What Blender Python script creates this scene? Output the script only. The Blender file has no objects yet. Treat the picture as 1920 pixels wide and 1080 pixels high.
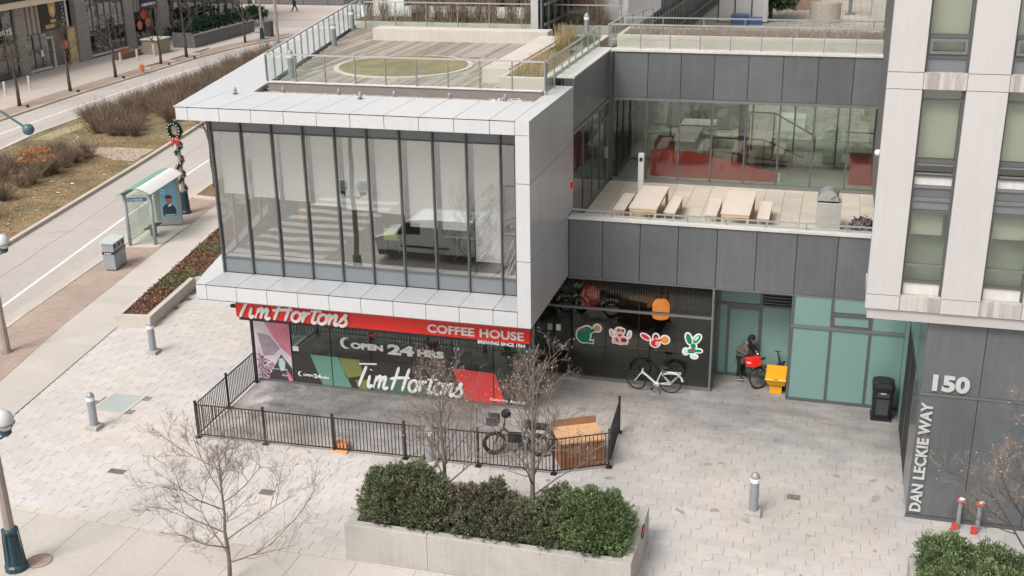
import bpy, math, random
import numpy as np
from mathutils import Matrix, Vector
random.seed(7); rng = np.random.default_rng(11)
S = bpy.context.scene
COL = S.collection
R = math.radians

# ------------------------------------------------------------------ camera
F = 2132.5; TH, YAW, ROLL = .350892, -.27836, .0160047; CH = 15.0
cf = np.array([math.sin(YAW)*math.cos(TH), math.cos(YAW)*math.cos(TH), -math.sin(TH)])
cr = np.array([math.cos(YAW), -math.sin(YAW), 0.]); cd = np.cross(cf, cr)
cr, cd = math.cos(ROLL)*cr+math.sin(ROLL)*cd, -math.sin(ROLL)*cr+math.cos(ROLL)*cd
cam_d = bpy.data.cameras.new('camera'); cam = bpy.data.objects.new('camera', cam_d); COL.objects.link(cam)
cam_d.sensor_width = 36; cam_d.lens = F/1920*36; cam_d.clip_end = 1500; cam_d.clip_start = .3
M = Matrix.Identity(4)
for i in range(3):
    M[i][0] = cr[i]; M[i][1] = -cd[i]; M[i][2] = -cf[i]
M[2][3] = CH
cam.matrix_world = M
S.camera = cam
S.render.resolution_x = 1024; S.render.resolution_y = 576

# ------------------------------------------------------------------ sky, sun, exposure
SUN_EL, SUN_AZ = R(52), R(205)
W = bpy.data.worlds.new('World'); S.world = W; W.use_nodes = True
nt = W.node_tree; bg = nt.nodes['Background']
sky = nt.nodes.new('ShaderNodeTexSky'); sky.sky_type = 'NISHITA'; sky.sun_disc = False
sky.sun_elevation = SUN_EL; sky.sun_rotation = SUN_AZ; sky.air_density = 1.3; sky.dust_density = 5.0; sky.ozone_density = .6
hs = nt.nodes.new('ShaderNodeHueSaturation'); hs.inputs['Saturation'].default_value = .22
nt.links.new(sky.outputs[0], hs.inputs['Color']); nt.links.new(hs.outputs[0], bg.inputs[0])
bg.inputs[1].default_value = .12
sd = bpy.data.lights.new('sun', 'SUN'); sun = bpy.data.objects.new('sun', sd); COL.objects.link(sun)
sd.energy = 1.5; sd.angle = R(22); sd.color = (1, .965, .92)
dv = Vector((math.sin(SUN_AZ)*math.cos(SUN_EL), math.cos(SUN_AZ)*math.cos(SUN_EL), math.sin(SUN_EL)))
sun.rotation_euler = dv.to_track_quat('Z', 'Y').to_euler(); sun.location = (0, 0, 60)
S.view_settings.view_transform = 'Standard'; S.view_settings.look = 'None'
S.view_settings.gamma = 1; S.view_settings.exposure = .43

def at(x, y, ax=2, val=0.):
    "a point measured in the photograph, on the plane axis=val"
    v = cr*(x-960)/F + cd*(y-540)/F + cf
    c = (0, 0, CH); t = (val-c[ax])/v[ax]
    return (v[0]*t, v[1]*t, CH+v[2]*t)

# ------------------------------------------------------------------ materials
def N(nt, t, **k):
    n = nt.nodes.new(t)
    for a, b in k.items():
        if a in n.inputs.keys(): n.inputs[a].default_value = b
        else: setattr(n, a, b)
    return n
MATS = {}
def mat(name, col, rough=.6, metal=0., n1=(0, 1), n2=(0, 1), col2=None, rand=0., isl=0., bump=0., bscale=30., spec=.5, emis=None, trans=0, streak=0., sheen=0., coat=0., bwarp=0.):
    """principled; n1/n2 = (strength, scale) brightness noise; rand per object; isl per island; streak: vertical grime"""
    m = bpy.data.materials.new(name); m.use_nodes = True; nt = m.node_tree; L = nt.links
    b = nt.nodes['Principled BSDF']; b.inputs['Roughness'].default_value = rough; b.inputs['Metallic'].default_value = metal
    b.inputs['Specular IOR Level'].default_value = spec
    if coat: b.inputs['Coat Weight'].default_value = coat; b.inputs['Coat Roughness'].default_value = .12
    geo = N(nt, 'ShaderNodeNewGeometry')
    base = N(nt, 'ShaderNodeRGB'); base.outputs[0].default_value = (*col, 1); cur = base.outputs[0]
    fac = None
    def mulv(a, bb):
        q = N(nt, 'ShaderNodeMath', operation='MULTIPLY'); L.new(a, q.inputs[0]); L.new(bb, q.inputs[1]); return q.outputs[0]
    def rng_(src, lo, hi, a=.3, bb=.7):
        q = N(nt, 'ShaderNodeMapRange'); q.inputs['From Min'].default_value = a; q.inputs['From Max'].default_value = bb
        q.inputs['To Min'].default_value = lo; q.inputs['To Max'].default_value = hi; L.new(src, q.inputs['Value']); return q.outputs[0]
    for (s, sc), det in ((n1, 5), (n2, 8)):
        if s:
            t = N(nt, 'ShaderNodeTexNoise'); t.inputs['Scale'].default_value = sc; t.inputs['Detail'].default_value = det; t.inputs['Roughness'].default_value = .62
            L.new(geo.outputs['Position'], t.inputs['Vector'])
            f = rng_(t.outputs[0], 1-s, 1+s); fac = f if fac is None else mulv(fac, f)
    if col2 is not None:
        t = N(nt, 'ShaderNodeTexNoise'); t.inputs['Scale'].default_value = n1[1]*.7+.13; t.inputs['Detail'].default_value = 6
        L.new(geo.outputs['Position'], t.inputs['Vector'])
        mx = N(nt, 'ShaderNodeMix', data_type='RGBA'); L.new(rng_(t.outputs[0], 0, 1, .38, .62), mx.inputs[0])
        L.new(cur, mx.inputs[6]); mx.inputs[7].default_value = (*col2, 1); cur = mx.outputs[2]
    if rand:
        oi = N(nt, 'ShaderNodeObjectInfo'); f = rng_(oi.outputs['Random'], 1-rand, 1+rand, 0, 1); fac = f if fac is None else mulv(fac, f)
    if isl:
        f = rng_(geo.outputs['Random Per Island'], 1-isl, 1+isl, 0, 1); fac = f if fac is None else mulv(fac, f)
    if streak:
        mp = N(nt, 'ShaderNodeMapping'); mp.inputs['Scale'].default_value = (9, 9, .5); L.new(geo.outputs['Position'], mp.inputs[0])
        t = N(nt, 'ShaderNodeTexNoise'); t.inputs['Scale'].default_value = 1.; t.inputs['Detail'].default_value = 6; L.new(mp.outputs[0], t.inputs['Vector'])
        f = rng_(t.outputs[0], 1-streak, 1.0, .35, .6); fac = f if fac is None else mulv(fac, f)
    if fac is not None:
        mx = N(nt, 'ShaderNodeVectorMath', operation='SCALE'); L.new(cur, mx.inputs[0]); L.new(fac, mx.inputs['Scale']); cur = mx.outputs[0]
    L.new(cur, b.inputs['Base Color'])
    if bump:
        t = N(nt, 'ShaderNodeTexNoise'); t.inputs['Scale'].default_value = bscale; t.inputs['Detail'].default_value = 6; L.new(geo.outputs['Position'], t.inputs['Vector'])
        bp = N(nt, 'ShaderNodeBump'); bp.inputs['Strength'].default_value = bump; bp.inputs['Distance'].default_value = .02
        L.new(t.outputs[0], bp.inputs['Height']); L.new(bp.outputs[0], b.inputs['Normal'])
    if emis:
        b.inputs['Emission Color'].default_value = (*emis[0], 1); b.inputs['Emission Strength'].default_value = emis[1]
    MATS[name] = m; return m
def glass(name, tint=(.8, .88, .85), base=.04, k=1.4, rough=.0, wave=0., film=None):
    m = bpy.data.materials.new(name); m.use_nodes = True; nt = m.node_tree; L = nt.links
    for n in list(nt.nodes): nt.nodes.remove(n)
    out = N(nt, 'ShaderNodeOutputMaterial'); tr = N(nt, 'ShaderNodeBsdfTransparent'); tr.inputs[0].default_value = (*tint, 1)
    gl = N(nt, 'ShaderNodeBsdfGlossy'); gl.inputs['Roughness'].default_value = rough; gl.inputs[0].default_value = (.96, 1, .98, 1)
    fr = N(nt, 'ShaderNodeFresnel'); fr.inputs[0].default_value = 1.5
    ma = N(nt, 'ShaderNodeMath', operation='MULTIPLY_ADD', use_clamp=True); ma.inputs[1].default_value = k; ma.inputs[2].default_value = base
    L.new(fr.outputs[0], ma.inputs[0])
    g0 = N(nt, 'ShaderNodeNewGeometry'); iv = N(nt, 'ShaderNodeMath', operation='SUBTRACT'); iv.inputs[0].default_value = 1; L.new(g0.outputs['Backfacing'], iv.inputs[1])
    mf = N(nt, 'ShaderNodeMath', operation='MULTIPLY'); L.new(ma.outputs[0], mf.inputs[0]); L.new(iv.outputs[0], mf.inputs[1]); ma = mf
    mx = N(nt, 'ShaderNodeMixShader'); L.new(ma.outputs[0], mx.inputs[0]); L.new(tr.outputs[0], mx.inputs[1]); L.new(gl.outputs[0], mx.inputs[2])
    if wave:
        geo = N(nt, 'ShaderNodeNewGeometry'); t = N(nt, 'ShaderNodeTexNoise'); t.inputs['Scale'].default_value = .8; t.inputs['Detail'].default_value = 1
        L.new(geo.outputs['Position'], t.inputs['Vector']); bp = N(nt, 'ShaderNodeBump'); bp.inputs['Strength'].default_value = wave; bp.inputs['Distance'].default_value = .05
        L.new(t.outputs[0], bp.inputs['Height']); L.new(bp.outputs[0], gl.inputs['Normal'])
    src = mx.outputs[0]
    if film:
        d = N(nt, 'ShaderNodeBsdfDiffuse'); d.inputs[0].default_value = (*film[0], 1)
        m2 = N(nt, 'ShaderNodeMixShader'); m2.inputs[0].default_value = film[1]; L.new(src, m2.inputs[1]); L.new(d.outputs[0], m2.inputs[2]); src = m2.outputs[0]
    L.new(src, out.inputs[0]); MATS[name] = m; return m

white_panel = mat('white_metal_panel', (.565, .565, .57), .42, bump=.25, bscale=.9, n1=(.03, .5), n2=(.02, 6), rand=.015, streak=.025)
silver_panel = mat('silver_metal_panel', (.50, .505, .52), .36, .2, bump=.35, bscale=.8, n1=(.06, .4), n2=(.03, 5), rand=.03, streak=.06)
dark_panel = mat('charcoal_metal_panel', (.130, .138, .145), .30, .1, n1=(.14, .5), n2=(.05, 7), rand=.11, coat=.35, streak=.07, bump=.5, bscale=.7)
grey_panel = mat('grey_spandrel_panel', (.20, .22, .235), .3, .2, n1=(.06, .7), n2=(.03, 6), rand=.05)
mull = mat('dark_window_frame', (.135, .14, .145), .4, .4, n1=(.05, 2))
mull_l = mat('grey_window_frame', (.23, .235, .235), .4, .5, n1=(.05, 2))
mull_b = mat('black_frame', (.02, .02, .022), .4)
alu = mat('brushed_aluminium', (.55, .56, .55), .35, .7, n1=(.05, 3))
alu_d = mat('weathered_aluminium', (.30, .30, .29), .45, .5, n1=(.1, 3))
coping = mat('light_coping', (.62, .60, .57), .6, n1=(.06, 1), n2=(.05, 12), streak=.08)
concrete = mat('cast_concrete', (.42, .40, .37), .85, n1=(.13, .8), n2=(.08, 14), streak=.06, bump=.2, bscale=40)
concrete_l = mat('pale_concrete', (.55, .50, .44), .85, n1=(.07, .9), n2=(.06, 16), bump=.15, streak=.05)
slab_m = mat('sidewalk_concrete', (.50, .455, .41), .9, n1=(.07, .5), n2=(.07, 9), rand=.05, bump=.15, bscale=50)
kerb_m = mat('kerb_concrete', (.52, .46, .39), .9, n1=(.08, .9), n2=(.08, 12), rand=.05, bump=.2)
mortar = mat('paver_bedding', (.22, .20, .185), .95, n1=(.2, 1.2), n2=(.1, 20))
asphalt = mat('asphalt', (.44, .395, .365), .9, n1=(.07, .12), n2=(.06, 3), bump=.2, bscale=60)
gutter_m = mat('gutter_concrete', (.47, .42, .375), .9, n1=(.08, .5), n2=(.08, 9))
paint = mat('road_paint', (.74, .71, .66), .8, n1=(.08, 2), n2=(.12, 30))
soil = mat('mulch', (.12, .085, .06), .95, n1=(.35, 3), n2=(.35, 25), bump=.8, bscale=25)
turf = mat('worn_turf', (.17, .145, .075), .95, n1=(.25, .6), n2=(.3, 14), col2=(.26, .185, .11), bump=.6, bscale=20)
dirtpath = mat('worn_path', (.42, .36, .29), .95, n1=(.1, 1), n2=(.12, 12))
gravel_m = mat('gravel_bed', (.36, .31, .27), .95, n1=(.15, 1), n2=(.35, 30), bump=.8, bscale=40)
wood_deck = mat('grey_decking', (.33, .285, .24), .85, n1=(.12, 1.3), n2=(.12, 12), rand=.30, bump=.2)
court_m = mat('courtyard_tile', (.40, .36, .30), .85, n1=(.12, .3), n2=(.08, 5), isl=.10)
tile_m = mat('terrace_tile', (.52, .455, .385), .85, n1=(.12, .35), n2=(.08, 9), rand=.07, bump=.15)
wood_pale = mat('pale_wood', (.66, .57, .49), .6, n1=(.05, 1.5), n2=(.05, 15), rand=.03)
wood_warm = mat('warm_wood_edge', (.62, .40, .21), .6, n1=(.06, 3))
wood_crate = mat('brown_board', (.30, .15, .075), .6, n1=(.12, 2), n2=(.1, 10))
wood_crate_l = mat('light_board', (.62, .36, .2), .6, n1=(.08, 2), n2=(.05, 10))
brick_red = mat('reddish_stone', (.30, .19, .15), .8, n1=(.1, 1))
blackm = mat('black_metal', (.018, .018, .02), .45)
rubber = mat('black_rubber', (.02, .02, .02), .8)
dark_m = mat('dark_grey_metal', (.06, .06, .065), .5)
steel = mat('galvanised_steel', (.33, .345, .36), .5, .3, n1=(.08, 4), streak=.08)
red_m = mat('signal_red', (.82, .03, .02), .45, n1=(.03, 1))
red_in = mat('interior_red', (.45, .035, .03), .6, n1=(.08, 1))
red_film = mat('red_window_film', (.62, .06, .055), .45)
orange_m = mat('orange_plastic', (.62, .20, .09), .6)
yellow_m = mat('yellow_plastic', (.83, .40, .015), .45, n1=(.06, 4))
white_m = mat('white_vinyl', (.82, .80, .78), .5)
white_paint = mat('white_plaster', (.74, .72, .70), .7, n1=(.03, 1))
green_m = mat('green_vinyl', (.0, .22, .10), .5)
pgreen_m = mat('pale_green_vinyl', (.45, .72, .6), .5)
teal_film = mat('teal_window_film', (.14, .29, .235), .5)
olive_film = mat('olive_window_film', (.20, .23, .07), .5)
dark_film = mat('brown_window_film', (.045, .04, .036), .4)
gold = mat('gold_paint', (.60, .42, .12), .4, .2)
teal_paint = mat('dark_teal_paint', (.02, .055, .075), .4, n1=(.1, 3))
blueball = mat('blue_grey_enamel', (.07, .13, .17), .35)
pole_m = mat('concrete_pole', (.34, .28, .24), .9, n1=(.12, 2), n2=(.1, 20), bump=.3)
globe_m = mat('milky_globe', (.58, .59, .56), .25)
blind_m = mat('roller_blind_fabric', (.68, .67, .65), .8, n1=(.02, 1), rand=.02)
blind_g = mat('green_roller_blind', (.47, .46, .42), .8, n1=(.03, 1), rand=.03)
room_w = mat('interior_wall', (.15, .145, .14), .8)
room_f = mat('interior_floor', (.12, .105, .095), .7, n1=(.1, .6))
room_d = mat('dark_interior', (.03, .028, .026), .8)
room_green = mat('pale_green_interior', (.30, .34, .29), .8, n1=(.08, .5))
tower_panel = mat('precast_panel', (.515, .495, .485), .7, n1=(.025, .6), n2=(.02, 9), rand=.012, streak=.03)
tower_sill = mat('stained_precast_sill', (.52, .48, .45), .8, n2=(.05, 14), streak=.36)
bark = mat('grey_bark', (.20, .165, .14), .9, n1=(.15, 4), n2=(.15, 30))
bark_d = mat('dark_bark', (.085, .065, .052), .9, n1=(.15, 4))
twig_m = mat('brown_twigs', (.19, .15, .13), .9, isl=.35)
twig_r = mat('reddish_twigs', (.31, .225, .175), .9, isl=.4)
bush_m = mat('bare_shrub_twigs', (.20, .145, .10), .95, isl=.45)
bush_o = mat('orange_shrub_leaves', (.55, .24, .10), .9, isl=.4)
hedge_m = mat('hedge_foliage', (.145, .165, .08), .65, n1=(.22, 1.6), isl=.6, col2=(.095, .115, .055))
hedge_b = mat('bronzed_hedge_foliage', (.13, .145, .08), .7, n1=(.25, 2.), isl=.6, col2=(.10, .10, .065))
hedge_g = mat('fresh_hedge_foliage', (.14, .19, .075), .6, n1=(.22, 1.6), isl=.6, col2=(.09, .13, .052))
stem_m = mat('hedge_stems', (.06, .045, .03), .9)
straw = mat('dry_grass', (.42, .32, .17), .95, isl=.35)
lawn_m = mat('roof_lawn', (.185, .16, .08), .95, n1=(.2, 1.2), n2=(.3, 18), col2=(.25, .2, .1), bump=.5)
leaf_br = mat('brown_leaves', (.20, .085, .045), .8, isl=.6)
leaf_or = mat('fallen_orange_leaves', (.42, .21, .09), .9, isl=.5)
leaf_gr = mat('small_green_leaves', (.12, .15, .05), .8, isl=.5)
litter_m = mat('white_litter', (.8, .8, .78), .8)
fir = mat('fir_garland', (.015, .05, .025), .8, isl=.5)
coat_m = mat('quilted_coat', (.105, .095, .085), .85, n1=(.25, 7), n2=(.4, 26))
cloth_b = mat('black_cloth', (.012, .012, .014), .85)
cloth_n = mat('dark_navy_cloth', (.02, .022, .03), .85)
skin_m = mat('skin', (.32, .18, .12), .6)
poster_blue = mat('poster_blue', (.22, .42, .62), .4, n1=(.1, 1))
poster_pink = mat('poster_pink', (.66, .22, .30), .45, n1=(.15, 3), n2=(.2, 14))
poster_mauve = mat('poster_mauve', (.62, .55, .60), .45, n1=(.08, 2))
poster_dark = mat('poster_dark', (.06, .045, .06), .45)
poster_bean = mat('poster_beans', (.24, .02, .05), .45, isl=.6)
roofglass = glass('green_roof_glass', (.55, .82, .70), .10, .8, .05, film=((.34, .55, .45), .5))
teal_glass = glass('frosted_teal_glass', (.5, .7, .65), .10, 1.3, .02, wave=.25, film=((.235, .385, .355), .74))
shop_glass = glass('shop_glass', (.62, .68, .65), .045, 1.3, 0, wave=.06)
dark_glass = glass('dark_vision_glass', (.66, .71, .68), .035, 1.1, 0, wave=.10)
box_glass = glass('bay_window_glass', (.90, .91, .91), .27, 1.8, 0, wave=.05)
wing_glass = glass('reflective_wing_glass', (.80, .85, .81), .09, 1.4, 0, wave=.1)
rail_glass = glass('balustrade_glass', (.94, .97, .955), .03, .8, 0)
street_glass = glass('street_glass', (.42, .5, .5), .10, 1.6, 0, wave=.2)
tower_glass = glass('tower_glass', (.88, .91, .86), .10, 1.4, 0, wave=.1)
warm_lamp = mat('glowing_lamp_shade', (.8, .3, .1), .6, emis=((1., .26, .06), 1.1))
warm_dim = mat('dim_lamp_shade', (.35, .04, .03), .6, emis=((.7, .08, .04), .15))
shelter_m = mat('shelter_frame', (.32, .335, .345), .5, n1=(.05, 3))
bin_m = mat('recycling_bin_grey', (.30, .325, .34), .5, n1=(.05, 4), streak=.05)
bin_top = mat('recycling_bin_top', (.52, .58, .54), .5)
van_m = mat('white_van_paint', (.75, .75, .74), .3, coat=.5)
orange_wall = mat('orange_brown_screen', (.26, .11, .065), .8, n1=(.1, 2))
cream = mat('cream_canopy', (.72, .60, .45), .6, n1=(.04, 1))
stone_g = mat('grey_stone_pier', (.30, .28, .26), .8, n1=(.08, 1), rand=.06)
beige_curt = mat('beige_fins', (.40, .36, .31), .7)
black_sign = mat('black_sign_board', (.022, .02, .024), .4)
lime = mat('lime_plastic', (.55, .72, .08), .5)

# brick strip material (bricks far below 10 px): procedural brick pattern
def brick_mat():
    m = bpy.data.materials.new('brick_paving'); m.use_nodes = True; nt = m.node_tree; L = nt.links; b = nt.nodes['Principled BSDF']
    b.inputs['Roughness'].default_value = .9
    geo = N(nt, 'ShaderNodeNewGeometry'); mp = N(nt, 'ShaderNodeMapping'); mp.inputs['Rotation'].default_value = (0, 0, R(-8)); L.new(geo.outputs['Position'], mp.inputs[0])
    br = N(nt, 'ShaderNodeTexBrick'); br.inputs['Color1'].default_value = (.42, .315, .26, 1); br.inputs['Color2'].default_value = (.35, .27, .225, 1); br.inputs['Mortar'].default_value = (.24, .19, .16, 1)
    br.inputs['Scale'].default_value = 1; br.inputs['Brick Width'].default_value = .22; br.inputs['Row Height'].default_value = .11; br.inputs['Mortar Size'].default_value = .006
    L.new(mp.outputs[0], br.inputs['Vector'])
    t = N(nt, 'ShaderNodeTexNoise'); t.inputs['Scale'].default_value = .7; t.inputs['Detail'].default_value = 8; L.new(geo.outputs['Position'], t.inputs['Vector'])
    q = N(nt, 'ShaderNodeMapRange'); q.inputs['From Min'].default_value = .3; q.inputs['From Max'].default_value = .7; q.inputs['To Min'].default_value = .88; q.inputs['To Max'].default_value = 1.12; L.new(t.outputs[0], q.inputs[0])
    mx = N(nt, 'ShaderNodeVectorMath', operation='SCALE'); L.new(br.outputs[0], mx.inputs[0]); L.new(q.outputs[0], mx.inputs['Scale']); L.new(mx.outputs[0], b.inputs['Base Color'])
    return m
brick_pave = brick_mat()
# plaza pavers: per-piece tone, broad weathering, grime in the fenced yard, wall shade painted in on the right
def paver_mat():
    m = bpy.data.materials.new('plaza_paver'); m.use_nodes = True; nt = m.node_tree; L = nt.links; b = nt.nodes['Principled BSDF']
    b.inputs['Roughness'].default_value = .82
    geo = N(nt, 'ShaderNodeNewGeometry'); oi = N(nt, 'ShaderNodeObjectInfo')
    def nz(sc, det, lo, hi, a=.3, bb=.7, sx=1):
        mp = N(nt, 'ShaderNodeMapping'); mp.inputs['Scale'].default_value = (sx, 1, 1); L.new(geo.outputs['Position'], mp.inputs[0])
        t = N(nt, 'ShaderNodeTexNoise'); t.inputs['Scale'].default_value = sc; t.inputs['Detail'].default_value = det; t.inputs['Roughness'].default_value = .6; L.new(mp.outputs[0], t.inputs['Vector'])
        q = N(nt, 'ShaderNodeMapRange'); q.inputs['From Min'].default_value = a; q.inputs['From Max'].default_value = bb; q.inputs['To Min'].default_value = lo; q.inputs['To Max'].default_value = hi; L.new(t.outputs[0], q.inputs[0]); return q.outputs[0]
    def mr(src, a, bb, lo, hi):
        q = N(nt, 'ShaderNodeMapRange'); q.inputs['From Min'].default_value = a; q.inputs['From Max'].default_value = bb; q.inputs['To Min'].default_value = lo; q.inputs['To Max'].default_value = hi; L.new(src, q.inputs[0]); return q.outputs[0]
    def op(o, a, bb, clamp=False):
        q = N(nt, 'ShaderNodeMath', operation=o, use_clamp=clamp)
        for i, v in enumerate((a, bb)):
            if isinstance(v, (int, float)): q.inputs[i].default_value = v
            else: L.new(v, q.inputs[i])
        return q.outputs[0]
    f = op('MULTIPLY', nz(.35, 4, .93, 1.06), nz(5, 8, .93, 1.06))
    ri = op('ADD', geo.outputs['Random Per Island'], oi.outputs['Random']); ri = op('FRACT', ri, 0)
    f = op('MULTIPLY', f, mr(ri, 0, 1, .945, 1.04))
    f = op('MULTIPLY', f, nz(22, 3, .97, 1.03))
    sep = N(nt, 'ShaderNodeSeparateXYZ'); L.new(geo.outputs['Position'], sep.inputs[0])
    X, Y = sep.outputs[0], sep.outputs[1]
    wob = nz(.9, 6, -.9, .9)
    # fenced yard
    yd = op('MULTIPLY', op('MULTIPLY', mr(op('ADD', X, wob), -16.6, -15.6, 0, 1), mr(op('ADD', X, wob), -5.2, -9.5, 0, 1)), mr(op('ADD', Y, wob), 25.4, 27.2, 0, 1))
    # shade of the walls painted over the entrance court on the right
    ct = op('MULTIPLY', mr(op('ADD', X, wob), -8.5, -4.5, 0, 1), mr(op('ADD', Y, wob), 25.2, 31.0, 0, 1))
    rt = op('MULTIPLY', mr(X, -5, 0, 0, 1), mr(op('ADD', Y, wob), 21, 26, 0, .5))  # painted shade, deepening towards the buildings on the right
    dirt_shade = op('MAXIMUM', op('MULTIPLY', yd, .62), op('MAXIMUM', op('MULTIPLY', ct, .52), op('MULTIPLY', rt, .45)))  # yard grime joined with the painted shade of court and right side
    dirt_shade = op('MULTIPLY', dirt_shade, nz(1.6, 8, .68, 1.25, sx=.5))
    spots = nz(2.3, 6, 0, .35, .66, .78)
    f = op('MULTIPLY', f, op('SUBTRACT', 1, op('MAXIMUM', dirt_shade, spots)))
    ca = N(nt, 'ShaderNodeMix', data_type='RGBA'); ca.inputs[6].default_value = (.555, .505, .465, 1); ca.inputs[7].default_value = (.535, .505, .49, 1)
    L.new(nz(.22, 3, 0, 1, .42, .58), ca.inputs[0])
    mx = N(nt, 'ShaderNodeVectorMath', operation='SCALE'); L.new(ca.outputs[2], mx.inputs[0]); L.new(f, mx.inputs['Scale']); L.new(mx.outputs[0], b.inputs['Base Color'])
    t = N(nt, 'ShaderNodeTexNoise'); t.inputs['Scale'].default_value = 35; t.inputs['Detail'].default_value = 5; L.new(geo.outputs['Position'], t.inputs['Vector'])
    bp = N(nt, 'ShaderNodeBump'); bp.inputs['Strength'].default_value = .2; bp.inputs['Distance'].default_value = .01; L.new(t.outputs[0], bp.inputs['Height']); L.new(bp.outputs[0], b.inputs['Normal'])
    return m
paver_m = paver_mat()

# ------------------------------------------------------------------ mesh helpers
class MB:
    def __init__(s): s.v = []; s.f = []
    def box(s, x0, x1, y0, y1, z0, z1, ch=0):
        b = len(s.v)
        if not ch:
            s.v += [(x0, y0, z0), (x1, y0, z0), (x1, y1, z0), (x0, y1, z0), (x0, y0, z1), (x1, y0, z1), (x1, y1, z1), (x0, y1, z1)]
            s.f += [tuple(b+i for i in q) for q in ((0, 3, 2, 1), (4, 5, 6, 7), (0, 1, 5, 4), (1, 2, 6, 5), (2, 3, 7, 6), (3, 0, 4, 7))]
        else:  # top edge chamfered
            s.v += [(x0, y0, z0), (x1, y0, z0), (x1, y1, z0), (x0, y1, z0), (x0, y0, z1-ch), (x1, y0, z1-ch), (x1, y1, z1-ch), (x0, y1, z1-ch),
                    (x0+ch, y0+ch, z1), (x1-ch, y0+ch, z1), (x1-ch, y1-ch, z1), (x0+ch, y1-ch, z1)]
            s.f += [tuple(b+i for i in q) for q in ((0, 3, 2, 1), (8, 9, 10, 11), (0, 1, 5, 4), (1, 2, 6, 5), (2, 3, 7, 6), (3, 0, 4, 7), (4, 5, 9, 8), (5, 6, 10, 9), (6, 7, 11, 10), (7, 4, 8, 11))]
        return s
    def prism(s, pts, z0, z1):
        n = len(pts); b = len(s.v)
        a = sum(pts[i][0]*pts[(i+1) % n][1]-pts[(i+1) % n][0]*pts[i][1] for i in range(n))
        if a < 0: pts = pts[::-1]
        s.v += [(p[0], p[1], z0) for p in pts]+[(p[0], p[1], z1) for p in pts]
        s.f += [tuple(b+i for i in range(n))[::-1], tuple(b+n+i for i in range(n))]
        s.f += [(b+i, b+(i+1) % n, b+n+(i+1) % n, b+n+i) for i in range(n)]; return s
    def xz(s, pts, y0, y1):
        "outline in the XZ plane, extruded from y0 (front) to y1"
        n = len(pts); b = len(s.v)
        a = sum(pts[i][0]*pts[(i+1) % n][1]-pts[(i+1) % n][0]*pts[i][1] for i in range(n))
        if a < 0: pts = pts[::-1]
        s.v += [(p[0], y0, p[1]) for p in pts]+[(p[0], y1, p[1]) for p in pts]
        s.f += [tuple(b+i for i in range(n)), tuple(b+n+i for i in range(n))[::-1]]
        s.f += [(b+(i+1) % n, b+i, b+n+i, b+n+(i+1) % n) for i in range(n)]; return s
    def beam(s, p, q, w, h):
        "rectangular bar from p to q, w across, h tall (h measured up)"
        p, q = Vector(p), Vector(q); d = (q-p).normalized()
        up = Vector((0, 0, 1)) if abs(d.z) < .95 else Vector((0, 1, 0))
        r = d.cross(up).normalized(); u = r.cross(d).normalized(); b = len(s.v)
        for c in (p, q):
            for a, e in ((-1, -1), (1, -1), (1, 1), (-1, 1)): s.v.append(tuple(c+r*(a*w/2)+u*(e*h/2)))
        s.f += [tuple(b+i for i in k) for k in ((0, 1, 2, 3), (7, 6, 5, 4), (0, 4, 5, 1), (1, 5, 6, 2), (2, 6, 7, 3), (3, 7, 4, 0))]; return s
    def tube(s, pts, rad, n=6, cap=True, flat=1., axis=None):
        pts = [Vector(p) for p in pts]; m = len(pts)
        if not isinstance(rad, (list, tuple)): rad = [rad]*m
        b = len(s.v); prev = None
        for i, p in enumerate(pts):
            d = (pts[min(i+1, m-1)]-pts[max(i-1, 0)])
            if d.length < 1e-9: d = Vector((0, 0, 1))
            d.normalize()
            if prev is None:
                a = Vector(axis) if axis else (Vector((0, 0, 1)) if abs(d.z) < .9 else Vector((1, 0, 0)))
                r = d.cross(a).normalized()
            else: r = (prev-d*prev.dot(d)).normalized()
            prev = r; u = d.cross(r)
            for k in range(n):
                t = 2*math.pi*k/n; s.v.append(tuple(p+r*(math.cos(t)*rad[i])+u*(math.sin(t)*rad[i]*flat)))
        for i in range(m-1):
            for k in range(n): s.f.append((b+i*n+k, b+i*n+(k+1) % n, b+(i+1)*n+(k+1) % n, b+(i+1)*n+k))
        if cap: s.f.append(tuple(b+k for k in range(n))[::-1]); s.f.append(tuple(b+(m-1)*n+k for k in range(n)))
        return s
    def lathe(s, c, prof, n=16):
        "prof = [(r,z)...] around vertical axis at c"
        b = len(s.v); m = len(prof)
        for r, z in prof:
            for k in range(n):
                t = 2*math.pi*k/n; s.v.append((c[0]+r*math.cos(t), c[1]+r*math.sin(t), c[2]+z))
        for i in range(m-1):
            for k in range(n): s.f.append((b+i*n+k, b+i*n+(k+1) % n, b+(i+1)*n+(k+1) % n, b+(i+1)*n+k))
        s.f.append(tuple(b+k for k in range(n))[::-1]); s.f.append(tuple(b+(m-1)*n+k for k in range(n))); return s
    def ring(s, c, Rr, r, n=24, k=6, axis='y', flat=1.):
        b = len(s.v)
        for i in range(n):
            a = 2*math.pi*i/n
            for j in range(k):
                t = 2*math.pi*j/k; rr = Rr+r*math.cos(t); w = r*math.sin(t)*flat
                if axis == 'y': s.v.append((c[0]+rr*math.cos(a), c[1]+w, c[2]+rr*math.sin(a)))
                elif axis == 'z': s.v.append((c[0]+rr*math.cos(a), c[1]+rr*math.sin(a), c[2]+w))
                else: s.v.append((c[0]+w, c[1]+rr*math.cos(a), c[2]+rr*math.sin(a)))
        for i in range(n):
            for j in range(k): s.f.append((b+i*k+j, b+i*k+(j+1) % k, b+((i+1) % n)*k+(j+1) % k, b+((i+1) % n)*k+j))
        return s
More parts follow.
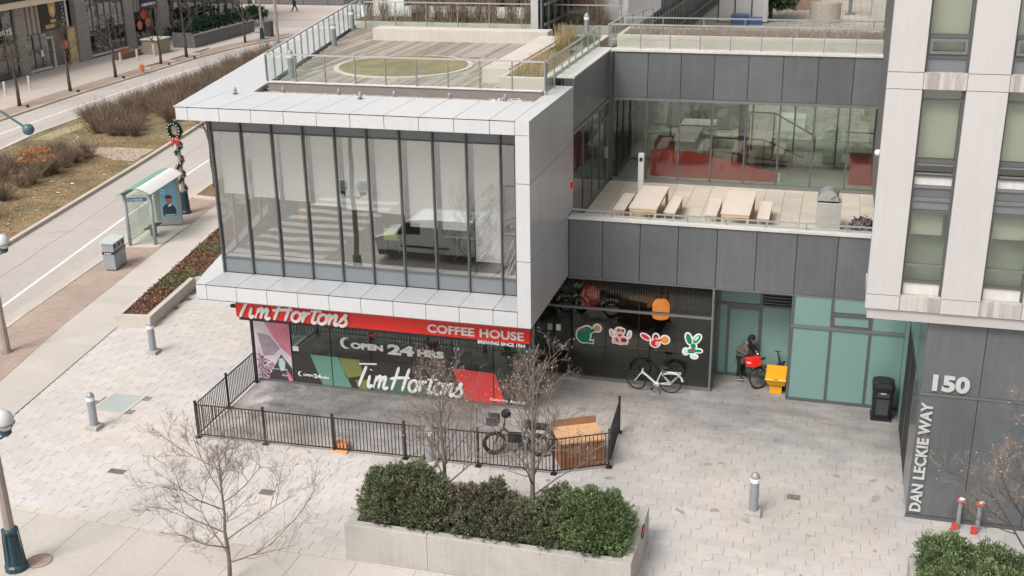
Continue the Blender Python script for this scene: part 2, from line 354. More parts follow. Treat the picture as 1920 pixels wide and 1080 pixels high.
    def ball(s, c, r, n=12, m=8, sc=(1, 1, 1)):
        b = len(s.v)
        for i in range(m+1):
            p = math.pi*i/m
            for k in range(n):
                t = 2*math.pi*k/n; s.v.append((c[0]+r*sc[0]*math.sin(p)*math.cos(t), c[1]+r*sc[1]*math.sin(p)*math.sin(t), c[2]+r*sc[2]*math.cos(p)))
        for i in range(m):
            for k in range(n): s.f.append((b+i*n+k, b+(i+1)*n+k, b+(i+1)*n+(k+1) % n, b+i*n+(k+1) % n))
        return s
    def mesh(s, name='m', smooth=False):
        me = bpy.data.meshes.new(name); me.from_pydata(s.v, [], s.f); me.update()
        if smooth: me.polygons.foreach_set('use_smooth', [True]*len(me.polygons))
        return me

def quads_mesh(name, V):
    "V: (n,4,3) array of loose quads"
    n = len(V); me = bpy.data.meshes.new(name); me.vertices.add(n*4); me.loops.add(n*4); me.polygons.add(n)
    me.vertices.foreach_set('co', V.reshape(-1).astype(np.float32)); me.loops.foreach_set('vertex_index', np.arange(n*4, dtype=np.int32))
    me.polygons.foreach_set('loop_start', np.arange(0, n*4, 4, dtype=np.int32)); me.update(calc_edges=True); return me

WM = {}
def _tag(o, label=None, cat=None, group=None, kind=None):
    if label: o['label'] = label
    if cat: o['category'] = cat
    if group: o['group'] = group
    if kind: o['kind'] = kind
def thing(name, label, cat, loc=(0, 0, 0), rz=0, group=None):
    o = bpy.data.objects.new(name, None); COL.objects.link(o); o.empty_display_size = .2
    m = Matrix.Translation(loc) @ Matrix.Rotation(rz, 4, 'Z'); o.matrix_basis = m; WM[o.name] = m; _tag(o, label, cat, group); return o
def part(name, mb, m, parent, label=None, smooth=False, mw=None, kind=None, local=False):
    "mesh part; geometry in world coordinates unless local"
    me = mb if isinstance(mb, bpy.types.Mesh) else mb.mesh(name, smooth)
    if m is not None and not len(me.materials): me.materials.append(m)
    o = bpy.data.objects.new(name, me); COL.objects.link(o)
    o.parent = parent; w = mw or Matrix.Identity(4)
    if local: w = WM[parent.name] @ w
    o.matrix_parent_inverse = WM[parent.name].inverted(); o.matrix_basis = w; WM[o.name] = w; _tag(o, label, kind=kind); return o
def solo(name, mb, m, label, cat, group=None, smooth=False, kind=None, loc=None):
    me = mb if isinstance(mb, bpy.types.Mesh) else mb.mesh(name, smooth)
    if m is not None and not len(me.materials): me.materials.append(m)
    o = bpy.data.objects.new(name, me); COL.objects.link(o)
    if loc: o.location = loc
    WM[o.name] = Matrix.Translation(loc or (0, 0, 0)); _tag(o, label, cat, group, kind); return o
def struct(name, mb, m, smooth=False): return solo(name, mb, m, None, None, kind='structure')
def stuff(name, me, m, label, cat): return solo(name, me, m, label, cat, kind='stuff')
def dup(root, loc, rz=0, label=None, scale=1.):
    r = root.copy(); COL.objects.link(r); r.matrix_basis = Matrix.Translation(loc) @ Matrix.Rotation(rz, 4, 'Z') @ Matrix.Scale(scale, 4)
    if label: r['label'] = label
    for ch in list(root.children):
        c = ch.copy(); COL.objects.link(c); c.parent = r; c.matrix_parent_inverse = ch.matrix_parent_inverse.copy()
        for g in list(ch.children):
            d = g.copy(); COL.objects.link(d); d.parent = c; d.matrix_parent_inverse = g.matrix_parent_inverse.copy()
    WM[r.name] = r.matrix_basis.copy(); return r

FONT_CACHE = {}
def text_mesh(txt, w, h, depth=.01, bold=.0, shear=0., spacing=1.):
    cu = bpy.data.curves.new('lettering', 'FONT'); cu.body = txt; cu.extrude = .02; cu.offset = bold; cu.shear = shear; cu.space_character = spacing; cu.resolution_u = 3
    ob = bpy.data.objects.new('lettering_tmp', cu); COL.objects.link(ob)
    dg = bpy.context.evaluated_depsgraph_get(); me = bpy.data.meshes.new_from_object(ob.evaluated_get(dg))
    bpy.data.objects.remove(ob)
    n = len(me.vertices); co = np.empty(n*3); me.vertices.foreach_get('co', co); co = co.reshape(-1, 3)
    lo, hi = co.min(0), co.max(0); co = (co-lo)/np.maximum(hi-lo, 1e-6)*np.array([w, h, depth]); me.vertices.foreach_set('co', co.reshape(-1)); me.update(); return me
def frame(o, u, v):
    u, v = Vector(u).normalized(), Vector(v).normalized(); n = u.cross(v)
    m = Matrix.Identity(4)
    for i in range(3): m[i][0], m[i][1], m[i][2], m[i][3] = u[i], v[i], n[i], o[i]
    return m
FRONT = lambda x, y, z: frame((x, y, z), (1, 0, 0), (0, 0, 1))   # lettering on a wall that faces -Y
def text_part(txt, parent, m, x, y, z, w, h, depth=.012, bold=0., shear=0., spacing=1., name='lettering', label=None):
    return part(name, text_mesh(txt, w, h, depth, bold, shear, spacing), m, parent, label, mw=FRONT(x, y, z))

# ------------------------------------------------------------------ street layout (metres; the road bends slightly)
def poly(pts):
    a = np.array(pts, float)
    def f(y):
        if y < a[0, 0]: return a[0, 1]+(a[1, 1]-a[0, 1])/(a[1, 0]-a[0, 0])*(y-a[0, 0])
        if y > a[-1, 0]: return a[-1, 1]+(a[-1, 1]-a[-2, 1])/(a[-1, 0]-a[-2, 0])*(y-a[-1, 0])
        return float(np.interp(y, a[:, 0], a[:, 1]))
    return f
near_in = poly([(17, -21.2), (25.2, -22.75), (32.2, -23.85), (43.7, -26.0), (52, -27.6), (75, -30.5), (104, -32)])
brick_in = poly([(17, -23.0), (27.3, -24.8), (31.9, -25.85), (40.3, -27.3), (52, -29.2), (75, -32), (104, -33.5)])
near_kerb = poly([(17, -25.3), (31.5, -27.9), (38.8, -29.0), (48, -30.4), (52, -31.0), (62, -32.4), (80, -34), (104, -35.3)])
near_gut = lambda y: near_kerb(y)-.55
near_line = poly([(17, -26.8), (33.4, -29.55), (44.5, -31.8), (52.3, -33.2), (56.5, -33.9), (70, -35.8), (104, -38)])
med_near = poly([(17, -30.2), (39, -34.2), (55, -37.15), (65.4, -39.3), (80, -41.2), (100, -43)])
med_far = poly([(17, -39), (40, -44.6), (55.5, -47.3), (60, -48.2), (65.7, -48.5), (90, -49.6), (100, -49.4)])
far_line = poly([(17, -42), (40, -47.3), (59.6, -50.6), (68.5, -51.3), (82.7, -51.9), (95, -51.4), (104, -50.4)])
far_kerb = poly([(17, -46), (40, -50.3), (62.6, -53.2), (71.5, -54.0), (81, -54.2), (90, -54.4), (96, -54.0), (101.5, -53.0), (106, -51.8)])
far_gut = lambda y: far_kerb(y)+.6
far_strip = lambda y: far_kerb(y)-1.9
def strip(a, b, y0, y1, step, z0, z1, gap=0.):
    "solid strip between two edge curves"
    mb = MB(); y = y0
    ys = list(np.arange(y0, y1, step))+[y1]
    for i in range(len(ys)-1):
        p, q = ys[i]+gap/2, ys[i+1]-gap/2
        mb.prism([(a(p), p), (b(p), p), (b(q), q), (a(q), q)], z0, z1)
    return mb
struct('road', MB().box(-400, 300, -300, 400, -.6, -.12), asphalt)
# kerbs, gutters
def kerb_run(parent_name, a, y0, y1, w, side, z=.02):
    p = struct(parent_name, strip(lambda y: a(y), lambda y: a(y)+side*w, y0, y1, 3., -.3, z-.03), kerb_m)
    ys = np.arange(y0, y1, 3.)
    for y in ys:
        y2 = min(y+3., y1)-.03
        part('kerb_stone', MB().prism([(a(y)+side*.004, y), (a(y)+side*(w-.004), y), (a(y2)+side*(w-.004), y2), (a(y2)+side*.004, y2)], z-.028, z), kerb_m, p)
kerb_run('kerb', near_kerb, 17.6, 104, .18, 1)
kerb_run('median_kerb', med_near, 17.6, 98, .22, -1, .04)
kerb_run('median_kerb', med_far, 17.6, 98, .22, 1, .04)
kerb_run('kerb', far_kerb, 40, 106, .2, -1)
struct('gutter', strip(near_kerb, near_gut, 17.6, 104, 3., -.2, -.113), gutter_m)
struct('gutter', strip(far_kerb, far_gut, 40, 106, 3., -.2, -.113), gutter_m)
struct('lane_marking', strip(lambda y: near_line(y)-.07, lambda y: near_line(y)+.07, 17.6, 100, 4., -.13, -.116), paint)
struct('lane_marking', strip(lambda y: far_line(y)-.07, lambda y: far_line(y)+.07, 40, 104, 4., -.13, -.116), paint)
struct('lane_marking', strip(lambda y: med_far(y)-.28, lambda y: med_far(y)-.42, 40, 63, 4., -.13, -.115), paint)
# median ground, path across it
md = struct('median_ground', strip(lambda y: med_near(y)-.2, lambda y: med_far(y)+.2, 17.6, 98, 3., -.3, .0), turf)
a1 = [at(190, 290), at(180, 300), at(215, 300), at(285, 288), at(268, 278)]
def blob(pts, n=4):
    return [(p[0], p[1]) for p in pts]
struct('path', MB().prism(blob([at(163, 277), at(170, 288), at(215, 300), at(252, 302), at(268, 292), at(290, 280), at(230, 277)]), -.1, .012), dirtpath)
struct('path', MB().prism(blob([at(62, 262), at(95, 262), at(160, 238), at(175, 231), at(160, 229), at(110, 242)]), -.1, .010), mat('pale_grass_track', (.34, .30, .17), .95, n1=(.15, 1), n2=(.2, 15)))
# brick strip + pavement slabs on the near side
struct('brick_strip', strip(lambda y: near_kerb(y)+.18, brick_in, 17.6, 104, 3., -.25, .0), brick_pave)
sw = struct('pavement', strip(brick_in, near_in, 17.6, 104, 3., -.25, -.012), mortar)
ys = np.arange(17.6, 104, 1.86)
for y in ys:
    y2 = y+1.86-.012
    part('paving_slab', MB().prism([(brick_in(y)+.01, y), (near_in(y)-.01, y), (near_in(y2)-.01, y2), (brick_in(y2)+.01, y2)], -.05, .0), slab_m, sw)
    if y > 60: break
part('far_slabs', strip(lambda y: brick_in(y)+.01, lambda y: near_in(y)-.01, y+1.86, 104, 1.86, -.05, 0., .012), slab_m, sw, kind='stuff')
# pavement along the south edge of the plaza
sb = struct('south_pavement', MB().box(-21.3, 30, 17.6, 20.75, -.25, -.012), mortar)
xs = np.arange(-21.28, 9, 1.44)
for x in xs:
    part('paving_slab', MB().box(x+.006, x+1.434, 17.61, 20.73, -.05, 0), slab_m, sb)
struct('south_kerb', MB().box(-26.5, 30, 17.42, 17.6, -.3, .01), kerb_m)

# ------------------------------------------------------------------ plaza pavers
pz = struct('plaza_ground', MB().prism([(near_in(20.75), 20.75), (12, 20.75), (12, 34), (-17, 34), (-17, 42), (near_in(42), 42)], -.25, -.012), mortar)
# kerb-like pale edging row
for i in range(46):
    x = near_in(20.9)+.3+i*.61
    if x > 8: break
    part('edging_block', MB().box(x, x+.6, 20.75, 20.97, -.05, .003, .004), concrete_l, pz)
PW, PH = .62, .31
cells = []
left_edge_ = lambda y: -17.5-.226*(y-27.5)
row = 0; y = 20.98
while y < 41:
    x = -26+(row % 3)*PW/3.+random.uniform(-.02, .02)
    while x < 8:
        x1 = x+PW; ok = x1 > near_in(y)+.05
        if ok and not (x > 2.56 and y > 25.9) and not (x > -.6 and y > 31.97) and not (y > 33.3 and x > -17) and not (-16.8 < x and x1 < -7.9 and y > 29.45) and not (y > 32.3 and x1 < -22.5) and not (y > 36 and x < left_edge_(y)-6):
            cells.append((max(x, near_in(y)+.02), x1, y, y+PH))
        x = x1
    y += PH; row += 1
holes = [(-20.75, -19.6, 26.15, 27.55), (-18.0, -17.5, 23.0, 23.25), (-13.5, -13.1, 22.98, 23.25), (-.32, .02, 26.05, 26.32), (-10.1, -3.35, 20.8, 23.3)]
def inhole(c):
    return any(c[0] >= h[0]-.3 and c[1] <= h[1]+.3 and c[2] >= h[2]-.1 and c[3] <= h[3]+.1 for h in holes[:4]) or (c[0] > -10.1 and c[1] < -3.4 and c[2] > 20.78 and c[3] < 23.3)
cells = [c for c in cells if not inhole(c)]
def inview(c):
    v = np.array([c[0]-0, c[2], -CH]); z = v@cf; px, py = 960+F*(v@cr)/z, 540+F*(v@cd)/z
    return -40 < px < 1960 and -20 < py < 1120
cells = [c for c in cells if inview(c)]
cells.sort(key=lambda c: (c[0]**2*.5+c[2]**2))
big = MB(); pavers = {}
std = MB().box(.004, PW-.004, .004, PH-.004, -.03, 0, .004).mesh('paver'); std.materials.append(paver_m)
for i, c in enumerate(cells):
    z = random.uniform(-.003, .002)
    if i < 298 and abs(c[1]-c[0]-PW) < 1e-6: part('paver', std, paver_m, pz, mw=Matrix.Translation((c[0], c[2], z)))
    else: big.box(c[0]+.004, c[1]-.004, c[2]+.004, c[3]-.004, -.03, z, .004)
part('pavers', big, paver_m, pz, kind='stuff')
# hatch and drains
h = thing('access_hatch', 'square glazed access hatch set in the plaza beside the grey bollard', 'hatch', (-20.2, 26.8, 0))
mb = MB(); 
for b in ((-20.75, -20.65, 26.15, 27.5), (-19.7, -19.6, 26.15, 27.5), (-20.65, -19.7, 26.15, 26.25), (-20.65, -19.7, 27.4, 27.5)): mb.box(*b, -.03, .012)
part('frame', mb, concrete_l, h); part('lid', MB().box(-20.64, -19.71, 26.26, 27.39, -.03, .008), mat('grey_green_lid', (.40, .44, .41), .45, n1=(.08, 1.5)), h)
drain_m = mat('rusty_drain', (.20, .165, .13), .8, n1=(.3, 6))
for (a, b, c, d), lab in ((holes[1], 'small square drain grate left of the bare tree branches'), (holes[2], 'small square drain grate right of the bare foreground tree'), (holes[3], 'small square drain grate right of the lone plaza bollard')):
    g = thing('drain_grate', lab, 'drain', ((a+b)/2, (c+d)/2, 0), group='drain grates in the plaza')
    part('frame', MB().box(a, b, c, d, -.03, .004), alu_d, g)
    mb = MB(); n = 6
    for i in range(n): xx = a+.03+(b-a-.06)*i/n; mb.box(xx, xx+(b-a)/n*.55, c+.03, d-.03, .002, .014)
    part('bars', mb, drain_m, g)
cv = thing('utility_cover', 'pinkish round utility cover in the pavement by the blue lamp base', 'manhole cover', (*at(74, 1052)[:2], 0))
part('cover', MB().lathe((*at(74, 1052)[:2], 0), [(.27, -.02), (.27, .008), (.24, .012)], 20), mat('pinkish_cover', (.42, .28, .23), .8, n1=(.15, 6)), cv)
part('ring', MB().ring((*at(74, 1052)[:2], .006), .29, .012, 24, 4, 'z'), mortar, cv)

# ------------------------------------------------------------------ coffee building
XB0, XB1 = -17.46, -7.34      # box front corners
YF, YWIN = 27.5, 28.67
left_edge = lambda y: -17.5-.226*(y-27.5)     # splayed street side
cb = thing('coffee_house_building', 'white framed two storey corner building with a projecting glazed upper box', 'building', (-12.4, 30, 0))
MX = [-17.13+.9635*k for k in range(10)]+[-8.04]
# --- fascia: top slab front faces and top faces
JX = [XB0+.38+.9655*k for k in range(10)]
xs = [XB0]+JX+[XB1-.38]
g = .008
part('roof_core', MB().prism([(XB0+.03, YF+.03), (XB1-.03, YF+.03), (XB1-.03, 29.9), (left_edge(29.9)+.03, 29.9)], 8.70, 9.03), dark_m, cb)
for i in range(len(xs)-1):
    part('fascia_panel', MB().box(xs[i]+g, xs[i+1]-g, YF, YF+.03, 8.69, 9.055), white_panel, cb)
    a, b = xs[i], xs[i+1]
    x0 = left_edge(YF+.03)+.0 if i == 0 else a
    x0b = left_edge(29.95) if i == 0 else a
    part('roof_panel', MB().prism([(x0+g, YF+.0), (b-g, YF+.0), (b-g, 29.95), (x0b+g, 29.95)], 9.035, 9.063), white_panel, cb)
# right coping over the side wall, from front to the wing
for y0, y1 in ((YF, 29.95), (29.955, 32.6)):
    part('roof_panel', MB().box(XB1-.38+g if y0 < 29 else -7.86, XB1+.0, y0, y1-.01, 9.036, 9.064), white_panel, cb)
# left parapet top along the street side
ys = [29.955, 34, 38, 42, 46, 50, 54]
for i in range(len(ys)-1):
    y0, y1 = ys[i], ys[i+1]-.012
    part('parapet_panel', MB().prism([(left_edge(y0), y0), (left_edge(y0)+1.72+.012*(y0-30), y0), (left_edge(y1)+1.72+.012*(y1-30), y1), (left_edge(y1), y1)], 9.036, 9.063), white_panel, cb)
part('parapet_wall', MB().prism([(left_edge(29.9)+.03, 29.9), (left_edge(29.9)+1.69, 29.9), (left_edge(54)+1.9, 54), (left_edge(54)+.03, 54)], 8.55, 9.03), silver_panel, cb)
# lower slab: top faces + front faces
xs2 = [XB0-.0]+[XB0+.34+.968*k for k in range(10)]+[XB1-.38]
part('slab_core', MB().prism([(XB0+.03, YF+.03), (XB1-.4, YF+.03), (XB1-.4, 33), (left_edge(33)+.03, 33)], 3.42, 3.83), dark_m, cb)
for i in range(len(xs2)-1):
    a, b = xs2[i], xs2[i+1]
    part('fascia_panel', MB().box(a+g, b-g, YF, YF+.03, 3.40, 3.855), white_panel, cb)
    part('ledge_panel', MB().box(a+g, b-g, YF+.0, YWIN-.03, 3.835, 3.862), silver_panel, cb) if i else part('ledge_panel', MB().prism([(a+g, YF), (b-g, YF), (b-g, YWIN-.03), (left_edge(YWIN)+g, YWIN-.03)], 3.835, 3.862), white_panel, cb)
part('ledge_panel', MB().prism([(left_edge(YWIN-.02), YWIN-.02), (-17.2, YWIN-.02), (left_edge(40)+.6, 40), (left_edge(40), 40)], 3.80, 3.858), white_panel, cb)
part('soffit', MB().prism([(XB0+.02, YF+.02), (XB1-.02, YF+.02), (XB1-.02, 31.9), (left_edge(31.9)+.02, 31.9)], 3.37, 3.398), grey_panel, cb)
# pier at the right end
for z0, z1 in ((3.40, 5.29), (5.30, 7.41), (7.42, 8.69), (8.695, 9.062)):
    part('pier_panel', MB().box(XB1-.375, XB1-.004, YF-.004, YF+.03, z0, z1-.008), white_panel, cb)
part('pier_core', MB().box(XB1-.37, XB1-.02, YF+.03, 29.0, 3.42, 9.03), dark_m, cb)
part('side_wall', MB().box(XB1-.30, XB1-.02, 29.0, 32.6, 3.42, 9.03), dark_m, cb)
syz = [YF, 28.45, 29.5, 30.55, 31.55, 32.6]
for i in range(5):
    for z0, z1 in ((3.40, 5.29), (5.30, 7.41), (7.42, 9.034)):
        if i == 4 and z0 < 5.28:
            continue
        part('side_panel', MB().box(XB1-.02, XB1, syz[i]+(.0 if i == 0 else .003), syz[i+1]-.003, z0, z1-.006), silver_panel, cb)
part('side_panel', MB().box(XB1-.02, XB1, 31.553, 31.965, 3.40, 5.284), silver_panel, cb)
# bay glazing
part('head_spandrel', MB().box(-17.13, -7.72, YWIN+.04, YWIN+.3, 8.14, 8.72), dark_m, cb)
for i in range(len(MX)-1):
    a, b = MX[i], MX[i+1]
    part('spandrel_panel', MB().box(a+.02, b-.02, YWIN+.01, YWIN+.04, 8.17, 8.69), grey_panel, cb)
    part('spandrel_panel', MB().box(a+.02, b-.02, YWIN+.01, YWIN+.04, 3.87, 4.32), grey_panel, cb)
    w = part('window', MB().box(a+.02, b-.02, YWIN+.02, YWIN+.035, 4.355, 8.14), box_glass, cb)
    part('mullion', MB().box(a-.02, a+.02, YWIN-.07, YWIN+.05, 3.865, 8.69), mull, cb)
part('mullion', MB().box(-8.06, -8.02, YWIN-.07, YWIN+.05, 3.865, 8.69), mull, cb)
part('spandrel_panel', MB().box(-8.02, -7.72, YWIN+.01, YWIN+.04, 3.87, 4.32), grey_panel, cb)
part('spandrel_panel', MB().box(-8.02, -7.72, YWIN+.01, YWIN+.04, 8.17, 8.69), grey_panel, cb)
part('window', MB().box(-8.02, -7.72, YWIN+.02, YWIN+.035, 4.355, 8.14), box_glass, cb)
part('transom', MB().box(-17.13, -7.72, YWIN-.03, YWIN+.05, 4.322, 4.352), mull, cb)
part('transom', MB().box(-17.13, -7.72, YWIN-.03, YWIN+.05, 8.142, 8.168), mull, cb)
for z in (5.6, 7.0): part('transom', MB().box(-8.42, -7.72, YWIN-.02, YWIN+.05, z, z+.03), mull, cb)
# street side glazing of the box (seen through the bay)
sx = lambda y: -17.15-.2*(y-YWIN)
for i in range(7):
    y0, y1 = YWIN+.05+i*1.3, YWIN+.05+(i+1)*1.3
    part('side_mullion', MB().beam((sx(y0), y0, 3.9), (sx(y0), y0, 8.69), .05, .14), alu if i else mull, cb)
    part('side_window', MB().prism([(sx(y0+.03), y0+.03), (sx(y0+.03)+.015, y0+.03), (sx(y1-.03)+.015, y1-.03), (sx(y1-.03), y1-.03)], 4.3, 8.6), box_glass, cb)
part('side_spandrel', MB().prism([(sx(YWIN+.06)-.01, YWIN+.06), (sx(YWIN+.06)+.05, YWIN+.06), (sx(38)+.05, 38), (sx(38)-.01, 38)], 3.86, 4.3), grey_panel, cb)
# interior
part('interior_floor', MB().prism([(-17.1, YWIN+.31), (-7.66, YWIN+.31), (-7.66, 36.5), (sx(36.5)+.06, 36.5)], 4.1, 4.30), room_f, cb)
part('interior_wall', MB().prism([(sx(36.5)+.06, 36.5), (-7.66, 36.5), (-7.66, 36.7), (sx(36.7)+.06, 36.7)], 4.1, 8.6), room_w, cb)
part('interior_ceiling', MB().prism([(-17.1, YWIN+.31), (-7.66, YWIN+.31), (-7.66, 36.5), (sx(36.5)+.06, 36.5)], 8.5, 8.6), room_w, cb)
part('window_sill', MB().box(-17.08, -7.73, YWIN+.06, YWIN+.30, 4.25, 4.36), white_paint, cb)
for x in (-16.3, -13.2, -10.1):
    part('column', MB().lathe((x, 30.4, 4.3), [(.14, 0), (.14, 4.2)], 14), room_w, cb, smooth=True)
part('orange_box', MB().box(-15.35, -15.02, 30.2, 30.45, 5.2, 5.95, .02), mat('orange_equipment', (.62, .30, .06), .5), cb); part('column', MB().lathe((-15.2, 30.62, 4.3), [(.12, 0), (.12, 4.2)], 12), room_w, cb, smooth=True)
zb = [6.28, 6.22, 6.18, 6.10, 6.02, 5.98, 5.64, 5.62, 4.75]
for i, z in enumerate(zb):
    part('roller_blind', MB().box(MX[i]+.13, MX[i+1]-.02, YWIN+.22, YWIN+.228, z, 8.15), blind_m, cb)
    part('blind_bar', MB().box(MX[i]+.13, MX[i+1]-.02, YWIN+.21, YWIN+.24, z-.03, z), white_paint, cb)
# chair, table, leaning panels inside
ch = thing('chair', 'lime green chair seen through the upper bay window', 'chair', (-12.3, 30.3, 4.3))
part('seat', MB().box(-12.52, -12.08, 30.1, 30.5, 4.74, 4.78), lime, ch); part('backrest', MB().box(-12.52, -12.08, 30.02, 30.06, 4.78, 5.14), lime, ch)
for dx in (-.2, .2):
    for dy in (-.17, .17): part('leg', MB().tube([(-12.3+dx, 30.3+dy, 4.74), (-12.3+dx*1.15, 30.3+dy*1.15, 4.3)], .013, 6), alu, ch)
tb = thing('table', 'white folding table seen through the upper bay window', 'table', (-9.8, 30.2, 4.3))
part('tabletop', MB().box(-10.6, -9.3, 29.9, 30.6, 5.02, 5.06), white_paint, tb)
for x in (-10.3, -9.6):
    part('leg', MB().tube([(x, 30.25, 5.02), (x, 30.25, 4.34)], .025, 8), alu, tb); part('foot', MB().beam((x, 29.95, 4.33), (x, 30.55, 4.33), .05, .04), alu, tb)
for k, (x, t, lab) in enumerate(((-8.55, .25, 'light frame leaning flat against the last bay window'), (-8.3, .32, 'light frame leaning steeply beside the corner pier inside'))):
    o = thing('leaning_frame', lab, 'frame', (x, 29.3, 4.3), group='frames leaning inside the bay')
    mb = MB(); mb.beam((x-.1, 29.1, 4.32), (x+t, 29.25, 5.3), .05, .03); mb.beam((x+.06, 29.1, 4.32), (x+t+.16, 29.25, 5.3), .05, .03); part('rails', mb, white_paint, o)

# --- roof deck
RD = 8.95
rf = thing('roof_terrace', 'timber roof terrace with a round lawn above the coffee house', 'terrace', (-13, 36, RD))
part('gravel_bed', MB().prism([(-16.5, 29.95), (-7.9, 29.95), (-7.9, 30.95), (-16.7, 30.95)], 8.7, 8.90), gravel_m, rf)
gm = MB()
for i in range(900):
    x, yy, s = random.uniform(-16.3, -7.95), random.uniform(29.98, 30.9), random.uniform(.015, .04)
    gm.ball((x, yy, 8.9), s, 5, 3, (1, 1, .7))
part('gravel', gm, mat('pinkish_gravel', (.50, .42, .37), .9, isl=.4), rf, kind='stuff')
part('upstand', MB().box(-16.35, -7.86, 30.93, 31.08, 8.7, 9.17), mat('brownish_upstand', (.22, .19, .18), .8, n1=(.08, 2)), rf)
part('upstand_cap', MB().box(-16.38, -7.86, 30.90, 31.11, 9.172, 9.20), coping, rf)
innerL = lambda y: left_edge(y)+1.74+.012*(y-30)
part('deck_base', MB().prism([(innerL(31.1), 31.1), (-7.9, 31.1), (-7.9, 48), (innerL(48), 48)], 8.6, 8.915), dark_m, rf)
x = -20.2
while x < -8.0:
    w = .142; ylo = 31.12
    xl = x
    if xl < innerL(31.12)+.02: ylo = 31.12+(innerL(31.12)+.02-xl)/.214
    cuts = [ylo]+[c for c in (34.6, 38.2, 41.7) if c > ylo+.3]+[44.9]
    if ylo < 44.5:
        for i in range(len(cuts)-1):
            zz = random.uniform(-.004, .004)
            part('deck_board', MB().box(x, x+w-.022, cuts[i]+.004, cuts[i+1]-.004, 8.916, RD+zz), wood_deck, rf)
    x += w
cx, cy, cR = -13.85, 35.75, 2.15
part('lawn_kerb', MB().prism([(cx+(cR+.17)*math.cos(t), cy+(cR+.17)*math.sin(t)) for t in np.linspace(0, 2*math.pi, 49)[:-1]], 8.92, 8.985), concrete_l, rf)
part('round_lawn', MB().prism([(cx+cR*math.cos(t), cy+cR*math.sin(t)) for t in np.linspace(0, 2*math.pi, 49)[:-1]], 8.93, 9.0), lawn_m, rf)
for nm, b, lab in (('concrete_bench', (-17.3, -10.35, 41.55, 42.35), 'long pale concrete bench across the back of the roof terrace'),
                   ('concrete_bench', (-10.35, -9.5, 33.3, 40.6), 'pale concrete bench running along the right side of the roof terrace')):
    o = thing(nm, lab, 'bench', ((b[0]+b[1])/2, (b[2]+b[3])/2, RD), group='concrete benches on the roof terrace')
    part('block', MB().box(*b, RD, RD+.45, .01), concrete_l, o)
o = thing('roof_planter', 'low concrete planter with dry ornamental grass at the terrace corner', 'planter', (-8.8, 35, RD))
mb = MB()
for b in ((-9.46, -7.98, 32.0, 32.2), (-9.46, -9.3, 32.2, 41.3), (-8.16, -7.98, 32.2, 41.3), (-9.3, -8.16, 41.1, 41.3)): mb.box(*b, RD, RD+.42, .008)
part('wall', mb, concrete_l, o); part('soil', MB().box(-9.3, -8.16, 32.2, 41.1, RD, RD+.3), soil, o)

# dry grass tufts
def blades(n, x0, x1, y0, y1, z, hmin, hmax, lean=.25, w=.012, clump=None):
    if clump is not None:
        c = rng.uniform([x0, y0], [x1, y1], (clump, 2)); xy = c[rng.integers(0, clump, n)]+rng.normal(0, .10, (n, 2))
        xy[:, 0] = np.clip(xy[:, 0], x0, x1); xy[:, 1] = np.clip(xy[:, 1], y0, y1)
    else: xy = rng.uniform([x0, y0], [x1, y1], (n, 2))
    h_ = rng.uniform(hmin, hmax, n); a = rng.uniform(0, 2*math.pi, n); l = rng.uniform(0, lean, n)*h_
    b = np.c_[xy, np.full(n, z)]; t = b+np.c_[np.cos(a)*l, np.sin(a)*l, h_]
    d = rng.uniform(0, 2*math.pi, n); s = np.c_[np.cos(d)*w, np.sin(d)*w, np.zeros(n)]
    return np.stack([b-s/2, b+s/2, t+s/5, t-s/5], 1)
part('dry_grass', quads_mesh('dry_grass', np.concatenate([blades(2600, -9.25, -8.2, 32.3, 36.5, RD+.3, .15, .4, .5), blades(420, -9.2, -8.6, 37.9, 38.5, RD+.3, .4, .95, .4)])), straw, o, kind='stuff')
part('green_sedge', quads_mesh('green_sedge', blades(2600, -9.25, -8.2, 36.3, 41, RD+.3, .1, .3, .6)), leaf_gr, o, kind='stuff')

def railing(name, label, pts, ztop, zbot, post=.93, mats=(alu, alu_d), gpart=True, rail_r=.03, group='glass railings on the roofs', low=None, bracket=False):
    t = thing(name, label, 'railing', pts[0], group=group)
    for i in range(len(pts)-1):
        p, q = Vector(pts[i]), Vector(pts[i+1]); p.z = q.z = 0; L_ = (q-p).length; d = (q-p)/L_; n = max(1, round(L_/post))
        part('handrail', MB().beam((p.x, p.y, ztop-.02), (q.x, q.y, ztop-.02), .06, .045), mats[0], t)
        if low: part('lower_rail', MB().beam((p.x, p.y, zbot+low), (q.x, q.y, zbot+low), .03, .03), mats[0], t)
        nr = Vector((d.y, -d.x, 0))
        for k in range(n+1):
            c = p+d*(L_*k/n)
            if k < n or i == len(pts)-2: part('post', MB().beam((c.x, c.y, zbot), (c.x, c.y, ztop-.043), .035, .05), mats[1], t)
            if k < n and gpart:
                c2 = p+d*(L_*(k+1)/n); a, b = c+d*.05, c2-d*.05
                part('glass_panel', MB().prism([tuple((a+nr*.008)[:2]), tuple((b+nr*.008)[:2]), tuple((b-nr*.008)[:2]), tuple((a-nr*.008)[:2])], zbot+.07, ztop-.12), rail_glass, t)
    return t
railing('glass_railing', 'glass railing across the front of the timber roof terrace', [(-16.42, 31.0, 0), (-7.8, 31.0, 0)], 10.02, 9.2)
railing('glass_railing', 'glass railing along the street side of the timber roof terrace', [(-16.45, 31.1, 0), (innerL(50)-.05, 50, 0)], 10.02, 9.063)
railing('glass_railing', 'glass railing running back along the right side of the roof terrace', [(-7.78, 31.1, 0), (-7.85, 38.9, 0)], 10.02, 8.95)
railing('glass_railing', 'glass railing in front of the reeds at the back of the roof terrace', [(-19.0, 44.9, 0), (-8.2, 44.9, 0)], 10.05, 8.95, post=1.3)
